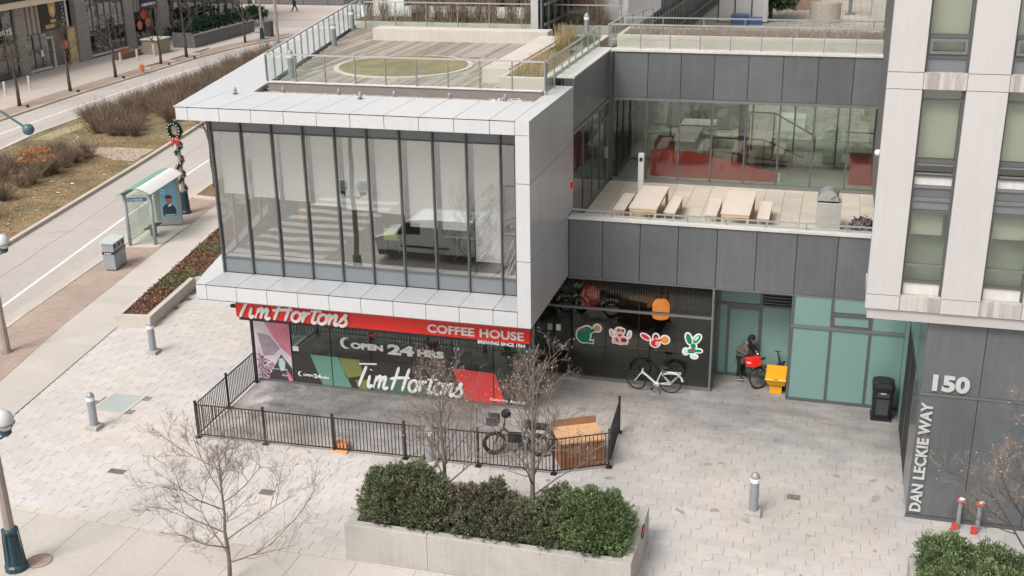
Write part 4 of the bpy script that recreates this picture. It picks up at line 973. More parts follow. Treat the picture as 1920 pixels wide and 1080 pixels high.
for x in (-4.0, -3.1, -2.2, -1.3): mb.box(x-.02, x+.02, 40.5, 40.54, 4.9, 5.95 if x < -2 else 5.5)
mb.beam((-4.0, 40.52, 5.95), (-2.2, 40.52, 5.95), .05, .05); mb.beam((-2.2, 40.52, 5.95), (-.8, 40.52, 5.35), .05, .05); mb.beam((-4.0, 40.52, 5.5), (-.8, 40.52, 5.1), .04, .04)
part('ramp_handrail', mb, mrail, rm)
mb = MB()
for x in (-2.9, -2.0, -.5): mb.box(x-.025, x+.025, 42.6, 42.65, 4.8, 6.5 if x < -1 else 5.7)
mb.beam((-2.9, 42.62, 6.5), (-2.0, 42.62, 6.5), .05, .05); mb.beam((-2.0, 42.62, 6.5), (-.5, 42.62, 5.7), .05, .05); mb.beam((-6.5, 42.62, 5.9), (-2.9, 42.62, 5.9), .05, .05); mb.beam((.6, 42.62, 5.9), (2.6, 42.62, 5.9), .05, .05)
solo('courtyard_handrail', mb, mrail, 'maroon stair handrail just outside the pavilion in the courtyard', 'handrail')
part('ramp_column', MB().lathe((-3.0, 40.9, 4.83), [(.16, 0), (.16, 4.05)], 12), mull, rm, smooth=True)
for x, y, w, h_, lab in ((-5.6, 43.6, 1.3, .9, 'white block seat nearest the pavilion in the courtyard'), (-2.1, 47.5, 1.1, .55, 'white cube seat in the middle of the courtyard glazing view'), (-2.4, 56.0, 1.5, .7, 'far white courtyard block left of its twin'), (-.2, 57.5, 1.5, .7, 'far white courtyard block right of its twin')):
    solo('stone_block', MB().box(x, x+w, y, y+w, 4.8, 4.8+h_, .01), white_paint, lab, 'seat', 'white stone blocks in the courtyard')
t = thing('courtyard_planter', 'dark raised planter with low shrubs seen through the pavilion', 'planter', (-5.2, 49, 4.8))
part('box', MB().box(-6.6, -3.9, 47.2, 50.6, 4.8, 6.0, .01), mat('dark_planter', (.07, .075, .07), .7), t); part('soil', MB().box(-6.5, -4.0, 47.3, 50.5, 6.0, 6.04), soil, t)
SHR = t
# furniture
def table(x, y, lab):
    t = thing('picnic_table', lab, 'table', (x, y, TZ), group='wooden tables on the terrace')
    part('tabletop', MB().box(x-.42, x+.42, y-1.3, y+1.3, TZ+.71, TZ+.75), wood_pale, t)
    part('apron', MB().box(x-.40, x+.40, y-1.28, y+1.28, TZ+.62, TZ+.708), wood_warm, t)
    for dx in (-.36, .36):
        for dy in (-1.22, 1.22): part('leg', MB().box(x+dx-.04, x+dx+.04, y+dy-.04, y+dy+.04, TZ, TZ+.618), wood_warm, t)
def bench(x, y, lab):
    t = thing('wooden_bench', lab, 'bench', (x, y, TZ), group='wooden benches on the terrace')
    part('seat', MB().box(x-.18, x+.18, y-.95, y+.95, TZ+.41, TZ+.45), wood_pale, t); part('apron', MB().box(x-.16, x+.16, y-.93, y+.93, TZ+.35, TZ+.408), wood_warm, t)
    for dx in (-.13, .13):
        for dy in (-.88, .88): part('leg', MB().box(x+dx-.03, x+dx+.03, y+dy-.03, y+dy+.03, TZ, TZ+.348), wood_warm, t)
table(-5.17, 33.68, 'pale wooden terrace table nearer the coffee house wall'); table(-2.46, 33.68, 'pale wooden terrace table nearer the grill')
for x, lab in ((-6.02, 'bench left of the left terrace table'), (-4.48, 'bench right of the left terrace table'), (-3.24, 'bench left of the right terrace table'), (-1.70, 'bench right of the right terrace table')): bench(x, 34.05, lab)
t = thing('grill', 'grey stone barbecue plinth with a domed lid on the terrace', 'grill', (.2, 34.0, TZ))
part('plinth', MB().box(-.2, .52, 33.6, 34.3, TZ, TZ+.88, .01), concrete, t)
part('bowl', MB().lathe((.12, 33.95, TZ+.88), [(.30, 0), (.32, .05)], 18), dark_m, t)
mb = MB(); 
for i in range(9):
    a = math.pi*i/8; mb.v += [(.12-.32*math.cos(a), 33.62, TZ+.94+.32*math.sin(a)), (.12-.32*math.cos(a), 34.2, TZ+.94+.32*math.sin(a))]
mb.f += [(2*i, 2*i+1, 2*i+3, 2*i+2) for i in range(8)]; mb.f.append(tuple(2*i for i in range(9))[::-1]); mb.f.append(tuple(2*i+1 for i in range(9)))
part('dome_lid', mb, alu, t); part('lid_handle', MB().tube([(.2, 33.58, TZ+1.0), (.35, 33.55, TZ+1.12), (.42, 33.58, TZ+1.3)], .012, 6), dark_m, t)
t = thing('intercom_post', 'slim white post with a dark reader by the terrace glazing', 'post', (-6.0, 36.6, TZ))
part('post', MB().box(-6.05, -5.87, 36.7, 36.85, TZ, TZ+1.35), white_paint, t); part('reader', MB().box(-6.01, -5.91, 36.68, 36.70, TZ+1.1, TZ+1.22), blackm, t)
c = (1.15, 33.35, TZ)
mb = MB(); q = []
for i in range(900):
    a = rng.normal(0, 1, 3); a /= np.linalg.norm(a); p0 = np.array([c[0], c[1], TZ+.25])+a*np.array([.42, .42, .33])*rng.uniform(.55, 1)
    if p0[2] < TZ: continue
    u = rng.normal(0, 1, 3); u /= np.linalg.norm(u); v = np.cross(u, a); q.append([p0, p0+u*.12, p0+u*.12+v*.06, p0+v*.06])
solo('withered_plant', quads_mesh('withered_plant', np.array(q)), mat('withered_leaves', (.12, .095, .10), .8, isl=.8), 'heap of withered grey leaves beside the grill plinth', 'plant')
t = thing('alarm_box', 'small red alarm box on the silver side wall', 'alarm', (-7.33, 32.2, 6.2))
part('housing', MB().box(-7.338, -7.26, 32.12, 32.30, 6.1, 6.26), red_m, t); part('bracket', MB().box(-7.3395, -7.334, 32.09, 32.33, 6.07, 6.29), white_m, t)

# --- upper roof of the wing
ur = thing('upper_planter', 'long raised concrete planter with dry grass on the wing roof', 'planter', (-3, 40, 9.34))
part('wall', MB().box(-7.1, 3.3, 38.95, 39.1, 9.2, 9.72, .008), concrete_l, ur); part('wall', MB().box(-7.25, -7.1, 38.95, 41.1, 9.2, 9.72, .008), concrete_l, ur)
part('wall', MB().box(-7.1, 3.3, 40.95, 41.1, 9.2, 9.72, .008), concrete_l, ur)
part('soil', MB().box(-7.1, 3.3, 39.1, 40.95, 9.2, 9.66), mat('dry_bed', (.30, .24, .20), .95, n1=(.2, 1), n2=(.25, 20), bump=.6), ur)
part('dry_grass', quads_mesh('dry_grass_b', blades(9000, -7.0, 1.8, 39.15, 40.9, 9.66, .05, .22, 1.2)), mat('greyish_dry_grass', (.33, .26, .22), .95, isl=.4), ur, kind='stuff')
part('roof_strip', MB().box(-7.31, 3.3, YB+.42, 38.95, 9.1, 9.30), coping, ur)
zt = at(1400, 49, 1, 38.45)[2]
railing('glass_railing', 'front glass railing above the charcoal terrace wall', [(-7.35, 38.45, 0), (2.6, 38.45, 0)], zt, 9.34, post=.98, low=.3)
z2 = at(1400, 35, 1, 41.2)[2]
railing('glass_railing', 'rear glass railing behind the dry grass bed on the wing roof', [(-7.45, 41.2, 0), (2.6, 41.2, 0)], z2, 9.3, post=1.45)
railing('glass_railing', 'short return railing at the left end of the dry grass bed', [(-7.55, 39.0, 0), (-7.5, 41.2, 0), (-6.9, 44.5, 0)], z2, 9.2, post=1.2)
# paved courtyard behind, one storey up
up = struct('courtyard_ground', MB().prism([(-17, 41.3), (14, 41.3), (14, 110), (-17, 110)], 4.4, 4.788), mortar)
bigm = MB()
yy = 41.4; r = 0
while yy < 104:
    xx = -16+(r % 2)*.45
    while xx < 6:
        v = np.array([xx, yy, 4.8-CH]); z = v@cf; px, py = 960+F*(v@cr)/z, 540+F*(v@cd)/z
        if 1140 < px < 1720 and py > -25: bigm.box(xx+.03, xx+.87, yy+.03, yy+.87, 4.75, 4.8)
        xx += .9
    yy += .9; r += 1
part('pavers', bigm, court_m, up, kind='stuff')
def round_planter(x, y, rr, hh, lab):
    t = thing('round_planter', lab, 'planter', (x, y, 4.8), group='planters in the courtyard')
    part('drum', MB().lathe((x, y, 4.8), [(rr, 0), (rr, hh), (rr-.1, hh), (rr-.1, hh-.1)], 28), mat('speckled_drum', (.40, .35, .29), .9, n1=(.05, 1), n2=(.2, 9)), t)
    part('soil', MB().lathe((x, y, 4.8+hh-.2), [(rr-.11, 0), (rr-.11, .08)], 24), soil, t)
    return t
round_planter(-.95, 83.9, 1.05, 1.35, 'round speckled stone planter in the middle of the upper courtyard')
t = thing('square_planter', 'square stone planter with green shrub beside the white tower', 'planter', (3.6, 88, 4.8), group='planters in the courtyard')
part('box', MB().box(2.2, 5.0, 86.5, 89, 4.8, 6.4, .02), concrete, t)
def leafcloud(n, cs, size, up_=.3, elong=2.2):
    """cs: list of (cx,cy,cz,rx,ry,rz); leaves gathered in sprigs near the shell"""
    out = []
    vol = np.array([c[3]*c[4]+c[4]*c[5]+c[3]*c[5] for c in cs]); pr_ = vol/vol.sum()
    for ci, c in enumerate(cs):
        m = int(n*pr_[ci]); ns = max(8, m//14)
        d = rng.normal(0, 1, (ns, 3)); d /= np.linalg.norm(d, axis=1)[:, None]; d[:, 2] = np.where(d[:, 2] < -.35, -d[:, 2], d[:, 2])
        lump = 1+.10*np.sin(d[:, 0]*7+ci)+.10*np.sin(d[:, 1]*8+2*ci)+.08*np.sin(d[:, 2]*9)
        p = np.array(c[:3])+d*np.array(c[3:])*(rng.uniform(.72, 1.05, ns)*lump)[:, None]
        ax = d+np.array([0, 0, up_]); ax /= np.linalg.norm(ax, axis=1)[:, None]
        k = rng.integers(0, ns, m)
        a2 = ax[k]+rng.normal(0, .55, (m, 3)); a2 /= np.linalg.norm(a2, axis=1)[:, None]
        b = p[k]+ax[k]*rng.uniform(-.06, .07, m)[:, None]*(size/.05)**.5+rng.normal(0, size*.35, (m, 3))
        sd_ = np.cross(a2, rng.normal(0, 1, (m, 3))); sd_ /= np.linalg.norm(sd_, axis=1)[:, None]
        L_ = (size*elong*rng.uniform(.6, 1.2, m))[:, None]; w = (size*rng.uniform(.4, .8, m))[:, None]
        out.append(np.stack([b, b+a2*L_*.5+sd_*w*.5, b+a2*L_, b+a2*L_*.5-sd_*w*.5], 1))
    return np.concatenate(out)
part('foliage', quads_mesh('fol', leafcloud(3500, [(3.5, 87.6, 6.7, 1.4, 1.1, .6)], .11)), leaf_gr, t)
t = thing('evergreen_shrub', 'big dark evergreen shrub behind the rails in the upper courtyard', 'shrub', (-4.6, 84.5, 4.8))
part('foliage', quads_mesh('fol', leafcloud(16000, [(-5.3, 84.5, 5.9, 1.2, 1.2, 1.1), (-4.3, 84.3, 6.1, 1.2, 1.2, 1.4), (-4.6, 84.7, 7.2, 1.4, 1.2, 1.6), (-4.5, 85.5, 8.4, 1.2, 1.2, 1.4)], .13)), mat('dark_evergreen', (.025, .055, .02), .7, isl=.5), t); part('trunk', MB().tube([(-4.7, 84.5, 4.8), (-4.7, 84.5, 6.6)], .15, 6), bark_d, t)
part('shrub', quads_mesh('shr', leafcloud(4000, [(-5.2, 49.3, 6.5, 1.2, 1.1, .35)], .07)), mat('court_shrub', (.05, .07, .03), .8, isl=.5), SHR)
solo('bag_pile', MB().box(-7.2, -6.0, 81.5, 82.3, 4.8, 5.5, .05).box(-5.9, -5.1, 81.6, 82.2, 4.8, 5.3, .05), mat('blue_plastic', (.08, .13, .30), .5), 'blue bags lying behind the rear wing railing', 'bag')
t = thing('lamp_column', 'slim metal column standing in the upper courtyard', 'column', (.75, 88.7, 4.8)); part('post', MB().box(.62, .88, 88.6, 88.85, 4.8, 12), mull_l, t); part('base_plate', MB().box(.4, 1.1, 88.4, 89.05, 4.8, 4.9), mull_l, t)
t = thing('panel_fence', 'dark framed fence with pale panels at the back of the courtyard', 'fence', (-6.5, 82.6, 4.8))
for k in range(3):
    xa = -8.2+k*1.15; part('panel', MB().box(xa+.05, xa+1.1, 82.6, 82.65, 4.9, 7.6), coping, t); part('post', MB().box(xa-.045, xa+.045, 82.55, 82.7, 4.8, 7.9), mull, t)
part('top_rail', MB().box(-8.2, -4.8, 82.55, 82.7, 7.905, 8.02), mull, t)
t = thing('reddish_planter', 'reddish box planter with bare stems at the back of the courtyard', 'planter', (-2.6, 92, 4.8), group='planters in the courtyard'); part('box', MB().box(-4.0, -1.4, 91, 93, 4.8, 5.9), brick_red, t)
part('bare_stems', quads_mesh('st', blades(500, -3.9, -1.5, 91.1, 92.9, 5.9, .8, 2.1, .5, .04)), bush_m, t, kind='stuff')

# finned building behind
fb = thing('finned_building', 'dark glazed building with pale vertical fins beside the courtyard', 'building', (-10, 60, 4.8))
fx = lambda y: -9.9+.03*(y-80)-.0
part('facade_glass', MB().prism([(fx(42.8), 42.8), (fx(110), 110), (fx(110)-.3, 110), (fx(42.8)-.3, 42.8)], 4.8, 20), mat('dark_facade_glass', (.03, .045, .045), .15, spec=.8), fb)
y = 42.9
while y < 104:
    part('fin', MB().beam((fx(y)+.1, y, 4.8), (fx(y)+.1, y, 20), .05, .16), mull_l if int(y*2) % 3 else alu_d, fb); y += 1.0
for z in (5.6, 6.9, 8.2, 9.5, 10.25, 10.9, 11.6): part('louvre_band', MB().beam((fx(42.9)+.22, 42.9, z), (fx(104)+.22, 104, z), .05, .09), mull_l, fb)
part('front_wall', MB().box(-11.3, fx(42.8), 42.75, 42.79, 8.6, 20), silver_panel, fb)
# back building with white piers
bb = thing('pavilion_building', 'white piered glazed building behind the roof terrace reeds', 'building', (-14, 48, 9))
part('rear_mass', MB().box(-20.6, -8.6, 48.6, 58, 8.5, 20), white_paint, bb)
xx = [at(p, 20, 1, 48.2)[0] for p in (640, 700, 758, 795, 865, 917, 990, 1040, 1120, 1160)]
def pane(a, b, m): part('window', MB().box(a, b, 48.35, 48.37, 9.5, 13), m, bb)
for i, (a, b) in enumerate(zip(xx[:-1], xx[1:])):
    if i % 2 == 0 and i < 8: part('window', MB().box(a+.04, b-.04, 48.4, 48.42, 9.55, 13), street_glass, bb); part('window_backing', MB().box(a+.02, b-.02, 48.5, 48.58, 9.5, 13), mat('room_shade_%d' % i, ((.10, .13, .12), (.16, .17, .16), (.13, .17, .18), (.12, .15, .14))[i//2], .8), bb)
    elif i in (3, 5): part('window', MB().box(a+.04, b-.04, 48.4, 48.42, 9.55, 13), street_glass, bb); part('window_backing', MB().box(a+.02, b-.02, 48.5, 48.58, 9.5, 13), orange_wall if i == 3 else mat('tealish_room', (.13, .17, .18), .8), bb)
    else: part('pier', MB().box(a, b, 48.2, 48.58, 9, 13), white_paint, bb)
part('sill_wall', MB().box(-20.6, -8.6, 48.25, 48.35, 8.9, 9.5), white_paint, bb)
part('orange_screen', MB().box(xx[7]+.1, xx[8]-.1, 47.9, 48.1, 9, 13), orange_wall, bb)
rb = thing('reed_bed', 'row of bare reeds and stems behind the roof terrace railing', 'plant bed', (-14, 46, 8.95))
part('bed', MB().box(-20, -8.7, 45.3, 47.4, 8.6, 9.15), soil, rb)
part('reeds', quads_mesh('reeds', np.concatenate([blades(2300, -19.6, -9, 45.4, 47.2, 9.15, .5, 1.5, .45, .018, clump=22), blades(1200, -19.6, -9, 45.4, 47.2, 9.15, .2, .6, .8, .02)])), mat('bare_reeds', (.26, .19, .14), .95, isl=.5), rb, kind='stuff')
part('bed_wall', MB().box(-20.2, -8.7, 45.15, 45.28, 8.9, 9.2), concrete_l, rb)

# ------------------------------------------------------------------ right tower
tw = thing('white_tower', 'tall white precast tower with green tinted windows at the right', 'building', (4, 27, 5))
YT = 25.7
piers = [(1.10, 1.84), (2.72, 3.55), (4.43, 5.26), (6.14, 6.97)]
bays = [(1.84, 2.72), (3.55, 4.43), (5.26, 6.14)]
part('tower_core', MB().box(1.45, 9, 26.35, 40, 5.45, 24), room_w, tw)
for (a, b) in piers:
    for z0, z1 in ((5.79, 10.50), (10.86, 15.6), (15.96, 20)):
        part('pier_panel', MB().box(a+.004, b-.004, YT, YT+.3, z0+.008, z1-.008), tower_panel, tw)
    for z0, z1 in ((5.44, 5.79), (10.50, 10.86), (15.6, 15.96)):
        part('band_panel', MB().box(a+.004, b-.004, YT-.003, YT+.3, z0+.006, z1-.006), tower_panel, tw)
for (a, b) in bays:
    for z0 in (5.44, 10.50, 15.6): part('window_sill', MB().box(a+.006, b-.006, YT+.004, YT+.35, z0+.006, z0+.355), tower_sill, tw)
    for zb_, first in ((5.80, True), (10.86, False), (15.96, False)):
        y0 = YT+.16
        w = part('window_frame', MB().box(a+.01, a+.05, y0, y0+.1, zb_, zb_+4.7), mull, tw); part('window_frame', MB().box(b-.05, b-.01, y0, y0+.1, zb_, zb_+4.7), mull, tw)
        def bar(z, hh=.06, m=mull): part('transom', MB().box(a+.052, b-.052, y0+.0, y0+.1, zb_+z, zb_+z+hh), m, tw)
        def fill(z0_, z1_, m, nm='pane', dy=.04): part(nm, MB().box(a+.052, b-.052, y0+dy, y0+dy+.02, zb_+z0_, zb_+z1_), m, tw)
        fill(.0, .28, grey_panel if not first else coping, 'spandrel_panel'); bar(.285)
        if first:
            fill(.35, .68, tower_glass); bar(.685, .05, mull_l); fill(.74, 1.92, tower_glass); bar(1.925, .08); fill(2.01, 2.20, grey_panel, 'spandrel_panel'); bar(2.205, .09, mull_l)
            fill(2.30, 2.50, dark_panel, 'spandrel_panel'); bar(2.505, .06, mull_l); fill(2.57, 2.76, coping, 'spandrel_panel'); bar(2.765, .05)
            fill(2.82, 3.06, tower_glass, 'vent_pane'); bar(3.065, .08); fill(3.15, 4.42, tower_glass); bar(4.425, .05); fill(4.48, 4.69, tower_glass)
            part('blind', MB().box(a+.06, b-.06, y0+.2, y0+.21, zb_+3.15, zb_+4.69), blind_g, tw)
            part('vent_frame', MB().box(a+.06, b-.06, y0-.03, y0-.005, zb_+2.82, zb_+2.86), mull_l, tw); part('vent_frame', MB().box(a+.06, b-.06, y0-.03, y0-.005, zb_+3.02, zb_+3.06), mull_l, tw)
            part('blind', MB().box(a+.10, b-.12, y0+.2, y0+.21, zb_+1.38, zb_+1.92), blind_g, tw)
            part('room_surface', MB().box(a+.0, b, y0+.45, y0+.47, zb_, zb_+2.0), room_green, tw)
            part('room_surface', MB().box(a, b, y0+.35, y0+.36, zb_+2.8, zb_+3.1), room_d, tw)
        else:
            bar(.35, .04); fill(.40, .66, tower_glass, 'vent_pane'); part('vent_frame', MB().box(a+.06, b-.06, y0-.03, y0-.005, zb_+.38, zb_+.44), mull_l, tw); part('vent_frame', MB().box(a+.06, b-.06, y0-.03, y0-.005, zb_+.64, zb_+.70), mull_l, tw)
            part('vent_frame', MB().box(a+.06, a+.12, y0-.03, y0-.005, zb_+.442, zb_+.638), mull_l, tw); part('vent_frame', MB().box(b-.12, b-.06, y0-.03, y0-.005, zb_+.442, zb_+.638), mull_l, tw)
            bar(.71, .06); fill(.77, 4.69, tower_glass); part('blind', MB().box(a+.06, b-.06, y0+.2, y0+.21, zb_+.78, zb_+4.69), blind_g, tw); part('room_surface', MB().box(a, b, y0+.35, y0+.36, zb_+.3, zb_+.76), room_green, tw)
# left return face of the tower, in stepped vertical strips
for k, (x, y0, y1, m) in enumerate(((1.12, YT+.302, 26.3, tower_panel), (1.20, 26.302, 27.2, white_panel), (1.28, 27.202, 28.2, tower_panel))):
    for z0, z1 in ((5.44, 7.6), (7.6, 10.5), (10.5, 15), (15, 20)): part('return_panel', MB().box(x, x+.3, y0, y1-.0, z0+.004, z1-.004), m, tw)
part('underside_band', MB().box(1.16, 8, YT+.06, 28.2, 5.18, 5.435), mat('soffit_grey', (.45, .43, .42), .7), tw)
t = thing('security_camera', 'small white dome camera on the edge of the white tower', 'camera', (1.1, 27, 8.7)); part('dome', MB().ball((1.12, 27.3, 8.72), .075, 10, 8), white_m, t); part('arm', MB().tube([(1.12, 27.3, 8.76), (1.25, 27.3, 8.8)], .02, 6), white_m, t)
# 150 block
nb = thing('numbered_wall_block', 'charcoal panelled ground floor wall with a big street number', 'wall', (4, 27, 0))
XS = 2.54
part('core', MB().box(XS+.03, 9, 25.97, 31.9, 0, 5.15), dark_m, nb)
for a, b in ((XS, 3.82), (3.82, 5.15), (5.15, 6.5), (6.5, 8)):
    part('wall_panel', MB().box(a+.008, b-.008, 25.93, 25.968, .10, 3.29), dark_panel, nb); part('wall_panel', MB().box(a+.008, b-.008, 25.93, 25.968, 3.37, 5.12), dark_panel, nb)
part('base_trim', MB().box(XS-.02, 8, 25.90, 25.965, 0, .09), mull, nb); part('mid_trim', MB().box(XS, 8, 25.91, 25.965, 3.30, 3.36), mull_l, nb); part('top_trim', MB().box(XS, 8, 25.90, 25.965, 5.13, 5.175), mull_l, nb)
for y0, y1, m in ((25.97, 27.6, dark_panel), (27.6, 29.1, room_d), (29.1, 30.6, room_d), (30.6, 31.9, teal_glass)):
    part('side_panel', MB().box(XS-.004, XS+.02, y0+.02, y1-.02, .1, 3.29), m, nb); part('side_panel', MB().box(XS-.004, XS+.02, y0+.02, y1-.02, 3.37, 5.12), teal_glass if m is not dark_panel else dark_panel, nb)
    part('side_mullion', MB().box(XS-.008, XS+.025, y1-.02, y1+.018, 0, 5.12), mull_l, nb)
part('side_trim', MB().box(XS-.01, XS+.02, 25.97, 31.9, 3.295, 3.365), mull_l, nb)
letter_m = mat('brushed_letters', (.58, .59, .58), .4, .2)
text_part('150', nb, letter_m, 2.78, 25.905, 3.44, .82, .42, depth=.03, bold=.045)
part('lettering', text_mesh('DAN LECKIE WAY', 2.93, .27, .03, bold=.03, spacing=1.05), letter_m, nb, mw=frame((2.86, 25.90, .2), (0, 0, 1), (-1, 0, 0)))

# ================================================================== STREET SIDE
# far pavement and shops
fp = struct('far_pavement', strip(lambda y: far_strip(y), lambda y: -66, 40, 106, 3., -.25, 0), mat('far_concrete', (.48, .42, .37), .9, n1=(.07, .3), n2=(.06, 5)))
struct('tree_strip', strip(lambda y: far_kerb(y)-.2, far_strip, 40, 106, 3., -.25, .006), mat('reddish_pavers', (.33, .25, .20), .9, n1=(.12, 1), n2=(.15, 12)))
for y in (84.5, 88.5, 92.5): solo('bed_kerb', MB().box(-55.9, -54.9, y-.9, y-.75, 0, .14).box(-55.95, -55.85, y-.75, y+2.3, 0, .14), concrete_l, {84.5: 'low tree pit kerb right of the orange hydrant', 88.5: 'low tree pit kerb beside the big stone planter', 92.5: 'low tree pit kerb beside the dark patio wall'}[y], 'kerb')
struct('cross_street_pavement', MB().box(-120, -20, 117.5, 131, -.25, .0), mat('pinkish_concrete', (.50, .42, .38), .9, n1=(.08, .3)))
for k, (x0, x1, y) in enumerate(((-57.5, -50.5, 108.6), (-57, -49.5, 110.2))):
    struct('crosswalk_stripe', MB().prism([(x0, y), (x0+.4, y+.35), (x1+1.8, y+3.1), (x1+1.4, y+2.7)], -.13, -.114), paint)
SX = -63.3
sh = thing('shop_building', 'grey stone shop front with tall windows across the street', 'building', (SX-3, 85, 0))
part('mass', MB().box(-75, SX-1.2, 66, 100.4, 0, 14), room_d, sh)
part('slab_floor', MB().box(SX-1.2, SX-.05, 66, 100.4, -.2, .02), slab_m, sh)
def yz(parent, nm, m, y0, y1, z0, z1, d0=0., d1=.2): return part(nm, MB().box(SX-d1, SX-d0, y0, y1, z0, z1), m, parent)
for a, b in ((78.2, 79.2), (86.0, 87.5), (93.2, 94.5), (98.8, 100.4), (69, 70)):
    z = 0
    for z1 in (1.6, 3.2, 4.8, 6.4, 8): yz(sh, 'stone_block', stone_g, a, b, z+.01, z1-.01, -.15, .4); z = z1
def glazing(y0, y1, z0, z1, ny, zs, backing=None):
    st = (y1-y0)/ny
    for i in range(ny):
        zz = [z0]+zs+[z1]
        for j in range(len(zz)-1): yz(sh, 'window', street_glass, y0+i*st+.04, y0+(i+1)*st-.04, zz[j]+.04, zz[j+1]-.04, .05, .07)
        yz(sh, 'mullion', mull, y0+i*st-.04, y0+i*st+.04, z0, z1, .0, .12)
    for z in [z0]+zs+[z1]: yz(sh, 'transom', mull, y0, y1, z-.04, z+.04, .001, .11)
    if backing: yz(sh, 'shop_interior', backing, y0, y1, z0, z1, 1.0, 1.1)
shopin = mat('shop_interior_brown', (.12, .10, .085), .8, n1=(.4, .8)); shopin_t = mat('shop_interior_teal', (.10, .16, .16), .8, n1=(.3, .6)); shelf_l = mat('pale_shelf', (.42, .42, .38), .7)
glazing(70, 78.2, .3, 8, 6, [2.0, 3.2, 5.2], shopin_t)
glazing(79.3, 82.0, .3, 3.05, 3, [], shopin)
yz(sh, 'sill', coping, 79.2, 82.1, .1, .3, -.05, .3); yz(sh, 'sill', coping, 87.5, 93.2, .15, .35, -.05, .3); yz(sh, 'sill', mull, 70, 78.2, .1, .3, -.05, .3)
for k in range(8): yz(sh, 'ribbed_cladding', beige_curt if k % 2 else mat('ribbed_shade_%d' % k, (.24, .21, .19), .7), 78.95+k*.3, 79.25+k*.3-.004, 3.1, 5.5, .0 if k % 2 else .08, .3)
glazing(87.5, 93.2, .35, 8, 6, [2.7, 3.5, 4.6, 5.8], shopin)
for k in range(5): yz(sh, 'pale_board', shelf_l, 87.6+k*1.1, 88.6+k*1.1, 3.0, 3.45, .5, .55)
for k in range(5): yz(sh, 'ribbed_cladding', mull_l if k % 2 else beige_curt, 94.5+k*.3, 94.8+k*.3-.004, 3.2, 8, .0 if k % 2 else .08, .3)
yz(sh, 'door_recess', mull_l, 82.1, 85.0, 0, 3.1, .6, .7); yz(sh, 'door_frame', white_paint, 82.15, 82.3, 0, 2.6, .3, .4); yz(sh, 'door_frame', white_paint, 83.0, 83.15, 0, 2.6, .3, .4); yz(sh, 'door_frame', white_paint, 82.3, 83.0, 2.45, 2.6, .3, .4)
yz(sh, 'gold_panel', mat('gold_lit_panel', (.62, .48, .25), .6, n1=(.15, 2)), 85.0, 85.9, 0, 3.0, .1, .3); yz(sh, 'pale_strip', coping, 84.75, 85.0, 3.1, 8, -.05, .3)
yz(sh, 'store_recess', shopin, 94.6, 98.7, 0, 3.1, .6, .7); yz(sh, 'glass_door', street_glass, 95, 97, .1, 2.4, .4, .43)
for y, z, m in ((72.5, 1.3, orange_m), (75.2, 1.2, red_film), (83.9, 1.8, orange_m), (95.2, 2.0, orange_m), (96.6, 2.1, orange_m), (96.0, 2.9, red_m)):
    part('round_decal', MB().lathe((0, 0, 0), [(.42, 0), (.42, .02)], 16), m, sh, mw=Matrix.Translation((SX+.18, y, z)) @ Matrix.Rotation(R(90), 4, 'Y'))
yz(sh, 'notice', white_m, 80.9, 81.25, 1.2, 1.7, -.03, .0)
# canopy
part('canopy', MB().box(SX-.2, SX+1.1, 60, 84.0, 5.5, 6.0), cream, sh); part('canopy_trim', MB().box(SX-.2, SX+1.15, 60, 84.05, 6.01, 6.15), room_d, sh)
RGT = lambda x, y, z: frame((x, y, z), (0, 1, 0), (0, 0, 1))   # lettering on a wall that faces +X
t = thing('crest_sign', 'tall black sign with a gold shield and gold lettering blocks', 'sign', (SX, 83, 4.2))
part('board', MB().box(SX-.05, SX+.05, 81.35, 84.7, 3.15, 5.45), black_sign, t)
def yzpoly(pts, x0, x1):
    mb = MB(); n = len(pts); a = sum(pts[i][0]*pts[(i+1) % n][1]-pts[(i+1) % n][0]*pts[i][1] for i in range(n))
    if a < 0: pts = pts[::-1]
    mb.v = [(x1, p[0], p[1]) for p in pts]+[(x0, p[0], p[1]) for p in pts]
    mb.f = [tuple(range(n)), tuple(range(n, 2*n))[::-1]]+[((i+1) % n, i, n+i, n+(i+1) % n) for i in range(n)]; return mb
part('shield', yzpoly([(82.55, 5.38), (83.45, 5.38), (83.45, 4.7), (83.3, 4.3), (83.0, 4.12), (82.7, 4.3), (82.55, 4.7)], SX+.05, SX+.09), gold, t)
part('shield_centre', yzpoly([(82.8, 5.0), (83.2, 5.0), (83.15, 4.55), (83.0, 4.35), (82.85, 4.55)], SX+.092, SX+.10), mat('pale_gold', (.75, .66, .5), .5), t)
part('gold_block', MB().box(SX+.05, SX+.07, 82.65, 83.35, 3.75, 4.0), gold, t); part('gold_block', MB().box(SX+.05, SX+.07, 81.95, 83.1, 3.32, 3.62), gold, t)
for k in range(7): part('string_ornament', MB().lathe((SX+.12, 84.2+.12*(k % 2), 3.4+k*.28), [(.06, 0), (.06, .1)], 8), coping, t)
t = thing('wall_sign', 'white lettering of a shop name ending in DAYS on the far window', 'sign', (SX, 77, 3.6))
part('lettering', text_mesh('DAYS', 1.7, .48, .03, bold=.02), white_m, t, mw=RGT(SX+.10, 75.95, 3.45))
t = thing('black_shop_sign', 'black sign board with a white line of lettering beyond the ribbed cladding', 'sign', (SX, 97, 4)); part('board', MB().box(SX-.05, SX+.05, 95.95, 98.6, 3.3, 6.0), black_sign, t)
for k in range(8): part('white_mark', MB().box(SX+.052, SX+.07, 96.1+k*.29, 96.1+k*.29+(.24 if k % 3 else .17), 3.6, 3.85), white_m, t)
